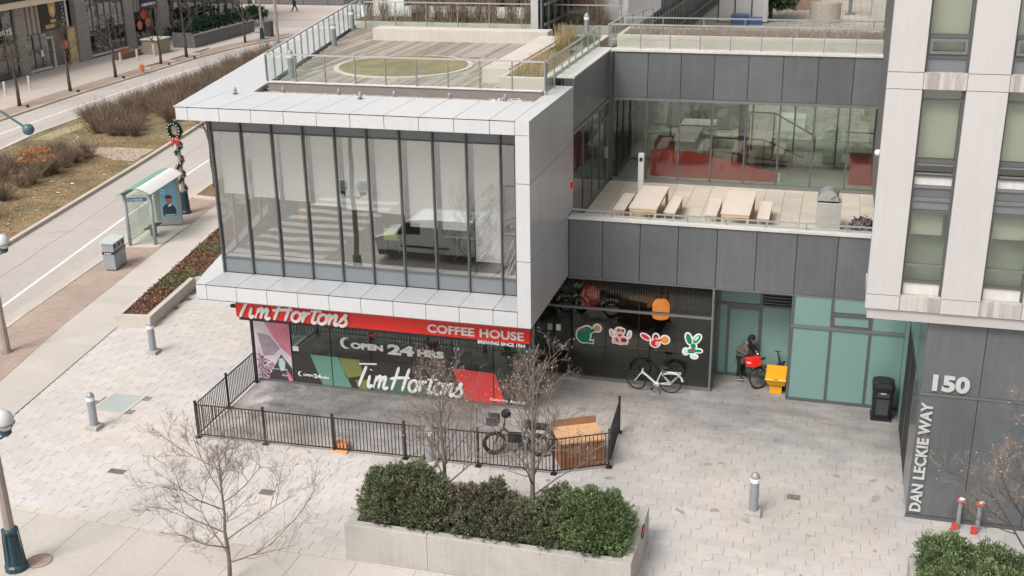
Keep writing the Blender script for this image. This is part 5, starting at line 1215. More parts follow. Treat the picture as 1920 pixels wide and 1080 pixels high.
# dark glazed building with patio
gb = thing('glass_corner_building', 'dark glazed corner building with a planted patio across the street', 'building', (-66, 110, 0))
part('mass', MB().box(-80, -64.6, 100.5, 116, 0, 14), shopin, gb)
for k in range(10):
    y = 100.6+k*1.55
    for z0, z1 in ((.2, 2.4), (2.5, 4.6), (4.7, 7)): part('window', MB().box(-64.0, -63.97, y+.05, y+1.5, z0, z1), street_glass, gb)
    part('column', MB().box(-64.05, -63.85, y-.05, y+.05, 0, 8), mull_l if k % 3 else alu_d, gb)
pw = thing('patio_wall', 'dark grey patio wall with a metal rail by the glazed corner building', 'wall', (-57.6, 101, 0))
for a, b in ((95.2, 97.4), (97.4, 99.6), (99.6, 101.8), (101.8, 104.0), (104.0, 107.0)):
    part('panel', MB().box(-57.75, -57.55, a+.02, b-.02, 0, 1.1), mat('patio_panel', (.15, .145, .14), .7, n1=(.1, 1)), pw)
part('end_panel', MB().box(-59.8, -57.76, 95.2, 95.45, 0, 1.35), mat('patio_end', (.13, .125, .12), .7), pw); part('cap', MB().box(-57.85, -57.45, 95.2, 107, 1.12, 1.2), alu_d, pw)
cs = []
for y in np.arange(97, 115, 1.6): cs.append((-60.8+random.uniform(-.3, .3), y, .7, .9, 1.0, .8+random.uniform(0, .3)))
t = thing('patio_hedge', 'row of dark green patio shrubs behind the dark wall', 'hedge', (-61, 105, 0)); part('foliage', quads_mesh('ph', leafcloud(9000, cs, .14)), fir, t)
for k, y in enumerate((103.0, 106.0, 108.5, 111.0)):
    t = thing('small_conifer', 'small pointed conifer in the patio planting, '+('nearest', 'second', 'third', 'farthest')[k]+' along the dark wall', 'tree', (-60.0, y, 0), group='small conifers in the patio')
    part('crown', quads_mesh('cn', leafcloud(500, [(-60, y, 1.2, .45, .45, .5), (-60, y, 1.8, .3, .3, .5), (-60, y, 2.3, .15, .15, .4)], .12)), fir, t); part('trunk', MB().tube([(-60, y, 0), (-60, y, 1.6)], .05, 5), bark_d, t)
t = thing('stone_planter', 'big square stone planter box with a pale cap on the far pavement', 'planter', (-59.3, 91.8, 0))
part('box', MB().box(-60.3, -58.7, 90.9, 92.9, .15, 1.25, .03), mat('tan_stone', (.30, .25, .18), .85, n1=(.15, 2)), t); part('base', MB().box(-60.4, -58.6, 90.8, 93.0, 0, .15), stone_g, t); part('cap', MB().box(-60.4, -58.6, 90.8, 93.0, 1.26, 1.36, .02), coping, t)
t = thing('plank_planter', 'low brown plank planter with orange flowers by the shop door', 'planter', (-60.5, 89, 0)); part('box', MB().box(-61.2, -60.2, 87.6, 90.6, 0, .55), mat('brown_planks', (.18, .13, .08), .8), t); part('flowers', quads_mesh('fl', leafcloud(300, [(-60.7, 88.5, .6, .3, .5, .15)], .07)), orange_m, t)
for k, (x, y, hh) in enumerate(((-58.6, 87.4, 1.0), (-58.7, 90.2, 1.05), (-59.0, 85.5, 1.0), (-59.1, 70.9, 1.0), (-58.9, 73.4, 1.0))):
    solo('far_bollard', MB().lathe((x, y, 0), [(.09, 0), (.09, hh-.1), (.06, hh)], 10), mat('pinkish_white_bollard', (.6, .54, .5), .6) if not k else MATS['pinkish_white_bollard'], ('pale bollard nearest the plank planter', 'pale bollard touching the stone planter', 'pale bollard in front of the far shop windows', 'far left pale bollard by the shop windows', 'pale bollard near the leftmost street tree')[k], 'bollard', 'pale bollards on the far pavement')
t = thing('fire_hydrant', 'small orange hydrant at the far kerb', 'hydrant', (*at(267, 137)[:2], 0)); hx, hy = at(267, 137)[:2]
part('body', MB().lathe((hx, hy, 0), [(.2, 0), (.2, .05), (.14, .08), (.14, .55), (.17, .58), (.16, .68), (.05, .78)], 12), orange_m, t); part('nozzle', MB().tube([(hx-.25, hy, .42), (hx+.25, hy, .42)], .07, 8), orange_m, t)
# building across the side street
bk = thing('far_office_building', 'long dark glazed building beyond the side street at the top', 'building', (-60, 133, 0))
part('mass', MB().box(-120, -20, 131.6, 145, 0, 15), shopin_t, bk)
for k in range(26):
    x = -110+k*3.3; part('window', MB().box(x+.1, x+3.2, 131.4, 131.43, .8, 6), street_glass, bk); part('column', MB().box(x-.12, x+.12, 131.2, 131.55, 0, 8), coping if k % 4 == 0 else mull_l, bk)
part('plinth', MB().box(-120, -20, 131.3, 131.38, 0, .8), mull_l, bk)

# ------------------------------------------------------------------ bare trees
def bare_tree(name, label, group, x, y, z, height, spread, trunk_h, r0, seed, limbs=6, mats=(bark, twig_m), lean=(0, 0), levels=4, rise=.75, twigs=1., buds=0, kids=(3, 4)):
    rnd = random.Random(seed)
    t = thing(name, label, 'tree', (x, y, z), group=group)
    tk = MB(); top = Vector((x+lean[0]*height, y+lean[1]*height, z+height*.92))
    base = Vector((x, y, z)); path = []; n = 8
    for i in range(n+1):
        f = i/n; p = base.lerp(top, f)+Vector((rnd.uniform(-.02, .02), rnd.uniform(-.02, .02), 0))*height*.25*(0 < i); path.append(p)
    tk.tube(path, [r0*(1-.9*i/n)+.004 for i in range(n+1)], 8); tr_ = part('trunk', tk, mats[0], t, smooth=True)
    tw = MB()
    bt = []
    def grow(mb, p, d, L_, r, lev):
        k = 3 if lev < 2 else 4; pts = [p]; c = p; dd = d.copy()
        for i in range(k):
            dd = (dd+Vector((rnd.uniform(-.16, .16), rnd.uniform(-.16, .16), rnd.uniform(-.04, .14)))).normalized(); c = c+dd*(L_/k); pts.append(c)
        mb.tube(pts, [r*(1-.65*i/k) for i in range(k+1)], 5 if lev > 2 else 3, False)
        if lev > 0:
            nk = rnd.randint(*kids)
            for j in range(nk):
                f = rnd.uniform(.25, .97); i = min(int(f*k), k-1); q = pts[i].lerp(pts[i+1], f*k-i)
                side = Vector((rnd.gauss(0, 1), rnd.gauss(0, 1), rnd.gauss(0, .6))); side = (side-dd*side.dot(dd)).normalized()
                grow(tw if lev < 3 else mb, q, (dd*rnd.uniform(.55, .9)+side*rnd.uniform(.45, .8)+Vector((0, 0, .12))).normalized(), L_*rnd.uniform(.42, .68), max(r*.5, .0026 if lev < 3 else .004), lev-1)
        else: bt.append(pts[-1])
    for i in range(limbs):
        f = trunk_h+(1-trunk_h)*(i/(limbs))**1.0*.92; k = min(int(f*n), n-1); p = path[k].lerp(path[k+1], f*n-k)
        a = i*2.4+rnd.uniform(-.4, .4); el = rise*(.7+.6*f)
        d = Vector((math.cos(a)*math.cos(el), math.sin(a)*math.cos(el), math.sin(el)))
        lb = MB(); grow(lb, p, d, spread*(1.15-.65*f)*rnd.uniform(.75, 1.1), r0*(.46-.28*f), levels); part('limb', lb, mats[0], t)
    part('twigs', tw, mats[1], t, kind='stuff')
    if buds:
        q = []
        for p in bt:
            if rnd.random() < .8: continue
            for _ in range(buds):
                u = Vector((rnd.gauss(0, 1), rnd.gauss(0, 1), rnd.gauss(0, 1))).normalized(); c = p+u*rnd.uniform(0, .05); v = u.orthogonal().normalized()*.012; w = u*.03
                q.append([tuple(c-v), tuple(c+v), tuple(c+v+w), tuple(c-v+w)])
        part('dry_keys', quads_mesh('keys', np.array(q)), twig_r, t, kind='stuff')
    return t
g0 = at(433, 1090)
bare_tree('bare_tree', 'grey bare tree in the foreground spreading over the bottom pavement', None, g0[0]-.02, g0[1], 0, 3.75, 1.9, .14, .05, 5, limbs=14, mats=(mat('pale_bark', (.19, .155, .13), .9, n1=(.15, 6)), mat('pale_twigs', (.19, .15, .125), .9, isl=.3)), lean=(.015, .01), rise=.62, kids=(3, 5))
TG = 'bare trees in the long concrete planter'
bare_tree('bare_tree', 'left bare tree growing from the hedge in the long planter', TG, -8.12, 22.45, .8, 3.5, 1.45, .16, .06, 21, limbs=15, rise=1.0, buds=1, kids=(3, 4), lean=(-.03, 0))
bare_tree('bare_tree', 'right bare tree growing from the hedge in front of the brown box', TG, -6.07, 22.67, .8, 3.6, 1.75, .12, .065, 33, limbs=17, rise=.95, buds=1, kids=(3, 4), lean=(.01, 0))
bare_tree('bare_tree', 'reddish bare tree at the bottom right corner beside the numbered wall', None, 4.95, 22.9, .6, 3.4, 1.7, .06, .06, 8, limbs=12, rise=.8, mats=(bark_d, twig_r), buds=1, kids=(3, 5), lean=(-.05, .03))
b0 = at(403, 352)
bare_tree('bare_tree', 'slender dark bare tree half hidden behind the corner of the glazed bay', None, b0[0], b0[1], 0, 6.0, 1.8, .35, .09, 14, limbs=9, rise=.8, mats=(bark_d, mat('dark_twigs', (.13, .10, .085), .9)), lean=(-.02, 0), levels=3, kids=(3, 5))
protos = []
far_pts = [(37, 199), (132, 171), (217, 145), (302, 120), (350, 107), (460, 80)]
labs = ['leftmost bare street tree in front of the far shops', 'bare street tree in front of the crest sign', 'bare street tree by the tall far windows', 'bare street tree beside the stone planter', 'bare street tree in front of the dark patio wall', 'farthest bare street tree near the wreathed lamp']
for i in range(2):
    p = at(*far_pts[i]); protos.append(bare_tree('street_tree', labs[i], 'bare street trees on the far pavement', p[0], p[1], 0, 5.2, 2.0, .36, .13, 50+i, limbs=8, rise=.7, mats=(bark_d, mat('street_twigs_%d' % i, (.12, .09, .075), .9)), levels=3, kids=(3, 5)))
for i in range(2, 6):
    p = at(*far_pts[i]); dup(protos[i % 2], (p[0], p[1], 0), i*1.3, labs[i], (1.05, .95, 1.1, 1.)[i-2])
for i, (x, y) in enumerate(far_pts[:5]):
    p = at(x+15, y+2); solo('tree_light', MB().lathe((p[0], p[1], 0), [(.1, 0), (.13, .12), (.05, .2)], 8), blackm, 'small black uplight by the '+labs[i].replace('bare street tree', 'tree').replace('in front of', 'before'), 'light', 'uplights by the street trees')

# ------------------------------------------------------------------ median shrubs and leaves
def shrub_mesh(seed, n, w, hh, bw=.02):
    r_ = np.random.default_rng(seed); out = []
    m = n//7; a = r_.uniform(0, 6.283, m); el = r_.uniform(.55, 1.45, m); L_ = r_.uniform(.6, 1., m)*hh
    d = np.c_[np.cos(a)*np.cos(el)*w/hh*1.6, np.sin(a)*np.cos(el)*w/hh*1.6, np.sin(el)]; b = np.c_[r_.normal(0, .12, (m, 2)), np.zeros(m)]; e = b+d*L_[:, None]
    def blade(b, e, w0, w1):
        s = np.cross(e-b, r_.normal(0, 1, b.shape)); s /= np.linalg.norm(s, axis=1)[:, None]; return np.stack([b-s*w0, b+s*w0, e+s*w1, e-s*w1], 1)
    out.append(blade(b, e, bw*.7, bw*.25))
    for _ in range(6):
        f = r_.uniform(.25, 1, m)[:, None]; p = b+(e-b)*f; q = p+(d+r_.normal(0, .55, (m, 3)))*r_.uniform(.15, .42, m)[:, None]*hh*.8; q[:, 2] = np.maximum(q[:, 2], .1)
        out.append(blade(p, q, bw*.35, bw*.15))
    return quads_mesh('shrub', np.concatenate(out))
SM = [shrub_mesh(k, 900, 1.0, 1.5) for k in range(4)]
for m_ in SM: m_.materials.append(bush_m)
def place_shrub(x, y, s, lab, grp, k):
    o = bpy.data.objects.new('bare_shrub', SM[k % 4]); COL.objects.link(o); o.matrix_basis = Matrix.Translation((x, y, 0)) @ Matrix.Rotation(random.uniform(0, 6.28), 4, 'Z') @ Matrix.Diagonal((s, s, s*random.uniform(.85, 1.1), 1)); _tag(o, lab, 'shrub', grp)
k = 0
G1 = 'bare brown shrubs massed along the median'
for y in np.arange(60.5, 96, 1.35):
    w0, w1 = med_near(y)-2.6-(.9 if y < 64 else 0), med_far(y)+(4.4 if y < 62 else 1.8)
    for f in np.linspace(0, 1, 4 if y < 66 else 5):
        x = w0+(w1-w0)*f+random.uniform(-.5, .5); place_shrub(x, y+random.uniform(-.5, .5), random.uniform(.62, .95), 'bare brown shrub in the long mass along the median beyond the path', G1, k); k += 1
G2 = 'bare shrubs on the near end of the median'
lower = [(8, 375), (40, 352), (62, 345), (80, 330), (102, 326), (122, 314), (142, 305), (162, 296), (10, 340), (30, 325), (55, 312), (95, 300), (115, 290), (0, 318), (-20, 380), (-30, 345), (-25, 410)]
for (a, b) in lower:
    p = at(a, b); place_shrub(p[0], p[1], random.uniform(.6, .85), 'bare brown shrub in the near group on the median left of the path', G2, k); k += 1
p = at(72, 335)
t = thing('orange_shrub', 'shrub with faded orange leaves among the near median shrubs', 'shrub', (p[0], p[1], 0)); part('foliage', quads_mesh('os', leafcloud(1600, [(p[0], p[1], 1.15, 1.0, .8, .5)], .05)), bush_o, t); part('stems', quads_mesh('oss', np.array([[(p[0], p[1], 0), (p[0]+.03, p[1], 0), (p[0]+.03+dx, p[1]+dy, 1.0), (p[0]+dx, p[1]+dy, 1.0)] for dx, dy in rng.normal(0, .45, (50, 2))])), bush_m, t)
def litter_leaves(n, area, z, size):
    out = []
    while len(out) < n:
        y = random.uniform(area[0], area[1]); a, b = area[2](y), area[3](y); x = random.uniform(min(a, b), max(a, b)); an = random.uniform(0, 6.28); s = size*random.uniform(.5, 1.3); c, d = math.cos(an)*s, math.sin(an)*s
        tl_ = random.uniform(0, .4)*s
        out.append([(x-c, y-d, z), (x+d*.6, y-c*.6, z+tl_), (x+c, y+d, z+tl_), (x-d*.6, y+c*.6, z)])
    return np.array(out)
stuff('fallen_leaves', quads_mesh('fl', litter_leaves(5200, (36, 60, lambda y: med_near(y)-.3, lambda y: med_near(y)-5.5), .012, .055)), leaf_or, 'orange brown fallen leaves scattered over the near median turf', 'leaves')
stuff('grass_tufts', quads_mesh('gt', (lambda q: q[[v_[0, 0] < med_near(v_[0, 1])-.35 and v_[0, 0] > med_far(v_[0, 1])+.4 for v_ in q]])(blades(14000, -48, -34.5, 36, 64, .0, .03, .09, 1., .03))), mat('turf_blades', (.16, .15, .06), .95, isl=.5), 'short worn grass on the median', 'grass')
stuff('litter_scraps', quads_mesh('ls', np.concatenate([litter_leaves(26, (40, 58, lambda y: med_near(y)-.5, lambda y: med_near(y)-4), .03, .10), litter_leaves(8, (57, 61, lambda y: -43, lambda y: -46), .03, .12)])), litter_m, 'white litter scraps on the median turf', 'litter')

# ------------------------------------------------------------------ low planter by the building
lp = thing('low_planter', 'low concrete planter with brown ground cover beside the pavement', 'planter', (-24, 36, 0))
RB = poly([(32.4, -22.62), (36.5, -23.2), (36.6, -22.9), (52, -26.0)])
def rim(name, p, q, w, z0, z1): part(name, MB().prism([p, q, (q[0]+w[0], q[1]+w[1]), (p[0]+w[0], p[1]+w[1])], z0, z1), concrete_l, lp)
rim('wall', (near_in(32.3)+.02, 32.25), (-22.58, 32.45), (0, .2), 0, .45)
rim('wall', (-22.60, 32.655), (-23.2, 36.5), (-.2, 0), 0, .45)
rim('wall', (-23.2, 36.505), (-22.4, 36.6), (0, .2), 0, .45)
for i in range(5):
    y0 = 32.46+i*3.9; y1 = y0+3.88; rim('wall', (near_in(y0)+.02, y0), (near_in(y1)+.02, y1), (.15, 0), 0, .44)
part('soil', MB().prism([(near_in(32.5)+.18, 32.46), (-22.81, 32.66), (-23.41, 36.7), (-22.9, 36.8), (-25.4, 51.5), (near_in(51.5)+.18, 51.5)], 0, .36), soil, lp)
out = []; outg = []
for i in range(10500):
    y = 32.7+(random.random()**.8)*18; a = near_in(y)+.22; b = (RB(y)-.25) if y < 36.5 else near_in(y)+2.0
    x = random.uniform(a, b); z = .36+random.uniform(0, .22)*min(1, (y-32.5)*.6); s = random.uniform(.025, .06)
    u = rng.normal(0, 1, 3); u /= np.linalg.norm(u); v = np.cross(u, rng.normal(0, 1, 3)); v /= np.linalg.norm(v); c = np.array([x, y, z]); q = [c-u*s, c-v*s*.6, c+u*s, c+v*s*.6]
    gpatch = 35.0 < y < 37.2 or 39.5 < y < 40.6
    (outg if (gpatch and random.random() < .75) else out).append(q)
part('brown_leaves', quads_mesh('bl', np.array(out)), leaf_br, lp, kind='stuff'); part('green_leaves', quads_mesh('gl', np.array(outg)), leaf_gr, lp, kind='stuff')
part('pale_leaves', quads_mesh('pl', litter_leaves(150, (33, 50, lambda y: near_in(y)+.3, lambda y: near_in(y)+1.2), .55, .03)), mat('bleached_leaves', (.62, .5, .38), .8), lp, kind='stuff')
struct('bare_bed', MB().prism([(near_kerb(49)+.3, 48.6), (near_kerb(49)+2.2, 48.4), (near_kerb(56)+2.2, 56), (near_kerb(56)+.3, 56)], -.1, .05), mat('brown_bed', (.20, .125, .075), .95, n1=(.3, 1.5), n2=(.3, 12), bump=.6))
struct('bed_kerb', MB().prism([(near_kerb(49)+.25, 48.35), (near_kerb(49)+2.4, 48.1), (near_kerb(49)+2.4, 48.3), (near_kerb(49)+.25, 48.55)], -.1, .1), kerb_m)

# ------------------------------------------------------------------ bus shelter
A, B_, D_, C_ = [at(*q)[:2] for q in ((245, 461.5), (292.6, 459.6), (340.5, 422.7), (296, 424.5))]
bs = thing('bus_shelter', 'glass bus shelter with a curved green roof and a blue advert', 'bus shelter', (*A, 0))
struct('shelter_pad', MB().prism([(A[0]-.25, A[1]-.2), (B_[0]+.28, B_[1]-.25), (D_[0]+.35, D_[1]+.2), (C_[0]-.2, C_[1]+.2)], -.1, .025), concrete_l)
for p in (A, B_): part('post', MB().lathe((*p, .025), [(.075, 0), (.075, 2.3)], 12), shelter_m, bs, smooth=True)
mid = lambda p, q, f: (p[0]+(q[0]-p[0])*f, p[1]+(q[1]-p[1])*f)
part('post', MB().lathe((*C_, .025), [(.06, 0), (.06, 2.3)], 12), shelter_m, bs)
def vpane(p, q, z0, z1, m, nm, th=.012): 
    d = Vector((q[0]-p[0], q[1]-p[1])).normalized(); n = Vector((d.y, -d.x))*th/2; part(nm, MB().prism([(p[0]+n.x, p[1]+n.y), (q[0]+n.x, q[1]+n.y), (q[0]-n.x, q[1]-n.y), (p[0]-n.x, p[1]-n.y)], z0, z1), m, bs)
sg_glass = glass('shelter_glass', (.93, .965, .945), .05, 1., 0, film=((.5, .56, .52), .07))
vpane(mid(A, B_, .07), mid(A, B_, .93), .2, 2.28, sg_glass, 'end_glass')
for f0, f1 in ((.03, .33), (.34, .65), (.66, .97)): vpane(mid(A, C_, f0), mid(A, C_, f1), .2, 2.1, sg_glass, 'side_glass')
part('top_beam', MB().beam((*A, 2.3), (*C_, 2.3), .08, .08), shelter_m, bs); part('top_beam', MB().beam((*B_, 2.3), (*D_, 2.3), .08, .08), shelter_m, bs)
d_ = Vector((B_[0]-A[0], B_[1]-A[1], 0)); W_ = d_.length; d_.normalize(); e_ = Vector((C_[0]-A[0], C_[1]-A[1], 0)); e_.normalize()
mb = MB(); ns = 10; L_ = (Vector(C_)-Vector(A)).length
for i in range(ns+1):
    f = -.15+1.30*i/ns; hgt = 2.34+.30*math.sin(math.pi*i/ns)
    for g_, dz in ((-.35, 0), (L_+.35, 0), (-.35, -.03), (L_+.35, -.03)):
        p = Vector((A[0], A[1], 0))+d_*(W_*f)+e_*g_; mb.v.append((p.x, p.y, hgt+dz))
for i in range(ns): a = i*4; mb.f += [(a, a+1, a+5, a+4), (a+2, a+6, a+7, a+3), (a, a+4, a+6, a+2), (a+1, a+3, a+7, a+5)]
mb.f += [(0, 2, 3, 1), (ns*4, ns*4+1, ns*4+3, ns*4+2)]
part('roof', mb, roofglass, bs)
mb = MB()
for i in range(6, ns+1):
    f = -.15+1.30*i/ns; hgt = 2.352+.30*math.sin(math.pi*i/ns)
    for g_ in (-.33, L_+.33): p = Vector((A[0], A[1], 0))+d_*(W_*f)+e_*g_; mb.v.append((p.x, p.y, hgt))
for i in range(4): mb.f.append((i*2, i*2+1, i*2+3, i*2+2))
part('roof_stripe', mb, white_m, bs, label='white stripe along the curved roof')
part('roof_rib', MB().tube([tuple(Vector((A[0], A[1], 2.31+.30*math.sin(math.pi*i/ns)))+d_*(W_*(-.12+1.24*i/ns))) for i in range(ns+1)], .035, 6), shelter_m, bs); part('roof_rib', MB().tube([tuple(Vector((A[0], A[1], 2.31+.30*math.sin(math.pi*i/ns)))+d_*(W_*(-.12+1.24*i/ns))+e_*L_) for i in range(ns+1)], .035, 6), shelter_m, bs)
# street name strip on the near end
n_ = Vector((d_.y, -d_.x, 0)); o_ = Vector((A[0], A[1], 0))+d_*.1+n_*.02
part('name_strip', MB().prism([tuple((o_)[:2]), tuple((o_+d_*(W_-.25))[:2]), tuple((o_+d_*(W_-.25)+n_*.01)[:2]), tuple((o_+n_*.01)[:2])], 2.0, 2.16), mat('deep_blue_strip', (.06, .13, .30), .5), bs)
o2 = o_+n_*.012
part('lettering', text_mesh('Fort York Bl', .6, .09, .004, bold=.01), white_m, bs, mw=frame((o2.x+d_.x*.04, o2.y+d_.y*.04, 2.03), tuple(d_), (0, 0, 1)))
# advert panel at the far end
f_ = Vector((D_[0]-C_[0], D_[1]-C_[1], 0)); FW = f_.length; f_.normalize(); nn = Vector((f_.y, -f_.x, 0)); Cv = Vector((C_[0], C_[1], 0))
def apane(nm, u0, u1, z0, z1, k, m, th=.006, lab=None):
    a = Cv+f_*u0+nn*k; b = Cv+f_*u1+nn*k; part(nm, MB().prism([tuple(a[:2]), tuple(b[:2]), tuple((b+nn*th)[:2]), tuple((a+nn*th)[:2])], z0, z1), m, bs, lab)
apane('advert_cabinet', .0, FW+.08, .12, 2.3, -.1, shelter_m, .2)
apane('advert_side', .06, FW*.24, .2, 2.2, .101, sg_glass)
apane('advert', FW*.26, FW*.94, .42, 2.12, .101, poster_blue, .006, 'blue advert with a smiling figure in a dark jacket')
def apoly(nm, pts, k, m, th=.004):
    mb = MB(); n = len(pts)
    for kk in (k+th, k):
        for u, z in pts: q = Cv+f_*u+nn*kk; mb.v.append((q.x, q.y, z))
    mb.f = [tuple(range(n)), tuple(range(n, 2*n))[::-1]]+[((i+1) % n, i, n+i, n+(i+1) % n) for i in range(n)]; part(nm, mb, m, bs)
u0 = FW*.60
apoly('advert_jacket', [(u0-.30, .5), (u0+.28, .5), (u0+.3, .85), (u0+.12, 1.08), (u0-.12, 1.08), (u0-.30, .92)], .109, mat('poster_navy', (.03, .05, .08), .5))
apoly('advert_face', [(u0+.02+.14*math.cos(t_), 1.26+.18*math.sin(t_)) for t_ in np.linspace(0, 6.283, 17)[:-1]], .115, mat('poster_skin', (.45, .2, .11), .5))
apoly('advert_hair', [(u0+.02+.17*math.cos(t_), 1.33+.16*math.sin(t_)) for t_ in np.linspace(0, 3.14, 10)], .121, mat('poster_hair', (.06, .05, .05), .5))
apoly('advert_scarf', [(u0-.06, 1.0), (u0+.1, 1.1), (u0+.14, 1.02), (u0-.02, .93)], .121, white_m)
apoly('advert_line', [(u0-.22, .58), (u0+.24, .58), (u0+.24, .54), (u0-.22, .54)], .121, white_m)
apoly('advert_mark', [(FW*.3, 1.75), (FW*.5, 1.72), (FW*.5, 1.68), (FW*.3, 1.71)], .109, white_m); apoly('advert_mark', [(FW*.3, 1.62), (FW*.48, 1.6), (FW*.48, 1.56), (FW*.3, 1.58)], .109, white_m)
mb = MB(); c0 = Vector((A[0], A[1], 0))+e_*(L_*.45)+d_*(W_*.45); mb.prism([tuple((c0-d_*.2-e_*.5)[:2]), tuple((c0+d_*.2-e_*.5)[:2]), tuple((c0+d_*.2+e_*.5)[:2]), tuple((c0-d_*.2+e_*.5)[:2])], .46, .50)
part('seat', mb, dark_m, bs); part('seat_leg', MB().beam(tuple(c0+Vector((0, 0, .03))), tuple(c0+Vector((0, 0, .46))), .3, .08), dark_m, bs)

# recycling bin
rbx = thing('recycling_bin', 'grey three slot street recycling bin by the bus shelter', 'bin', (-27.78, 38.1, 0), rz=R(9))
part('body', MB().box(-.24, .24, -.52, .52, .06, .70, .0), bin_m, rbx, local=True); part('band', MB().box(-.255, .255, -.535, .535, .705, .80), blackm, rbx, local=True)
mb = MB(); mb.prism([(-.24, -.52), (.24, -.52), (.24, .52), (-.24, .52)], .805, 1.14); part('upper_body', mb, bin_m, rbx, local=True)
mb = MB(); mb.v = [(-.29, -.56, 1.24), (.26, -.56, 1.16), (.26, .56, 1.16), (-.29, .56, 1.24), (-.29, -.56, 1.145), (.26, -.56, 1.145), (.26, .56, 1.145), (-.29, .56, 1.145)]; mb.f = [(0, 1, 2, 3), (7, 6, 5, 4), (4, 5, 1, 0), (5, 6, 2, 1), (6, 7, 3, 2), (7, 4, 0, 3)]
part('lid', mb, bin_top, rbx, local=True); part('plinth', MB().box(-.20, .20, -.46, .46, 0, .06), dark_m, rbx, local=True)
for y in (-.34, 0, .34): part('slot', MB().lathe((0, 0, 0), [(.09, 0), (.09, .012)], 14), blackm, rbx, local=True, mw=Matrix.Translation((.241, y, 1.0)) @ Matrix.Rotation(R(90), 4, 'Y'))
part('lettering', text_mesh('Litter', .30, .07, .004, bold=.02), white_m, rbx, local=True, mw=frame((-.15, -.54, .72), (1, 0, 0), (0, 0, 1)))
part('lettering', text_mesh('Recycling', .6, .055, .004, bold=.01), coping, rbx, local=True, mw=frame((.258, -.2, .725), (0, 1, 0), (0, 0, 1)))

# ------------------------------------------------------------------ lamp posts
def lamp_post(name, label, x, y, hh, globe_z=None, plain=False, extra=None, side=.28, grp='concrete lamp posts with blue bases'):
    t = thing(name, label, 'lamp post', (x, y, 0), group=grp)
    if plain: part('foot', MB().lathe((x, y, 0), [(.2, 0), (.2, .02)], 8), alu_d, t); part('pole', MB().lathe((x, y, .02), [(.14, 0), (.12, 1.04)], 8), pole_m, t)
    else: part('base', MB().lathe((x, y, 0), [(.26, 0), (.26, .12), (.22, .16), (.20, .35), (.16, .95), (.19, .98), (.19, 1.05), (.14, 1.08)], 12), teal_paint, t)
    for k in range(0 if plain else 8):
        a = k*math.pi/4; part('flute', MB().tube([(x+.215*math.cos(a), y+.215*math.sin(a), .18), (x+.175*math.cos(a), y+.175*math.sin(a), .94)], .018, 4), teal_paint, t)
    part('pole', MB().lathe((x, y, 1.06), [(.115, 0), (.075, hh-1.06)], 8), pole_m, t)
    if globe_z:
        for s_ in ((1, -1) if extra is None else (1,)):
            gx = x+side*s_
            part('arm', MB().tube([(x, y, globe_z-.42), (x+side*.6*s_, y, globe_z-.45), (gx, y, globe_z-.33)], .03, 6), teal_paint, t)
            part('neck', MB().lathe((gx, y, globe_z-.36), [(.07, 0), (.13, .06), (.12, .16)], 12), teal_paint, t)
            gl_ = part('globe', MB().lathe((gx, y, globe_z-.2), [(.13, 0), (.20, .10), (.215, .22), (.18, .36), (.09, .45), (.02, .47)], 18), globe_m, t, smooth=True)
            part('band', MB().ring((gx, y, globe_z-.06), .222, .012, 20, 4, 'z'), teal_paint, gl_)
            for a in (0, 1.57, 3.14, 4.71): part('cage_bar', MB().tube([(gx+.14*math.cos(a), y+.14*math.sin(a), globe_z-.2), (gx+.222*math.cos(a), y+.222*math.sin(a), globe_z-.06)], .01, 4), teal_paint, gl_)
    return t
lamp_post('lamp_post', 'tall concrete lamp post with a globe lamp at the bottom left corner', -17.35, 18.55, 6.0, 3.85, side=.4)
lp2 = lamp_post('lamp_post', 'concrete lamp post rising from the brick strip at the left edge', -26.2, 29.4, 9.2, 3.95, side=.62, plain=True, extra=1)
part('top_arm', MB().tube([(-26.2, 29.4, 9.1), (-24.05, 29.4, 7.82)], .035, 6), teal_paint, lp2); part('arm_brace', MB().tube([(-26.2, 29.4, 7.6), (-24.9, 29.4, 8.32)], .02, 5), teal_paint, lp2)
part('ball_lamp', MB().ball((-23.89, 29.4, 7.73), .18, 16, 10), blueball, lp2, smooth=True)
wp = at(346, 400)
lw = lamp_post('lamp_post', 'lamp post wrapped in a fir garland with a christmas wreath and red bow', wp[0]+.05, wp[1]+.05, 4.5)
X0, Y0 = wp[0]+.05, wp[1]+.05
path = [(X0+.16*math.cos(a), Y0+.16*math.sin(a), 1.15+2.4*i/59) for i, a in enumerate(np.linspace(0, 6.28*3.5, 60))]
q = []
def needles(c, n, s):
    for _ in range(n):
        u = rng.normal(0, 1, 3); u /= np.linalg.norm(u); v = np.cross(u, rng.normal(0, 1, 3)); v /= np.linalg.norm(v); c = np.array(c); q.append([c-v*.012, c+v*.012, c+u*s+v*.006, c+u*s-v*.006])
for p in path: needles(p, 22, .11)
part('garland', quads_mesh('ga', np.array(q)), fir, lw, kind='stuff')
q = []
for a in np.linspace(0, 6.28, 40)[:-1]: needles((X0+.02+.30*math.cos(a), Y0-.16, 4.02+.34*math.sin(a)), 40, .13)
part('wreath', quads_mesh('wr', np.array(q)), fir, lw, 'round fir wreath', kind='stuff')
part('wreath_ring', MB().ring((X0+.02, Y0-.16, 4.02), .31, .05, 20, 5), mat('dark_green_core', (.01, .03, .015), .8), lw)
part('bow', MB().ball((X0-.10, Y0-.3, 3.58), .12, 8, 6, (1.2, .4, .6)).ball((X0+.16, Y0-.3, 3.60), .12, 8, 6, (1.2, .4, .7)).tube([(X0+.02, Y0-.3, 3.6), (X0-.12, Y0-.3, 3.30)], [.03, .06], 5, True, .4).tube([(X0+.02, Y0-.3, 3.6), (X0+.14, Y0-.3, 3.32)], [.03, .06], 5, True, .4), red_m, lw, 'red ribbon bow')
mb = MB()
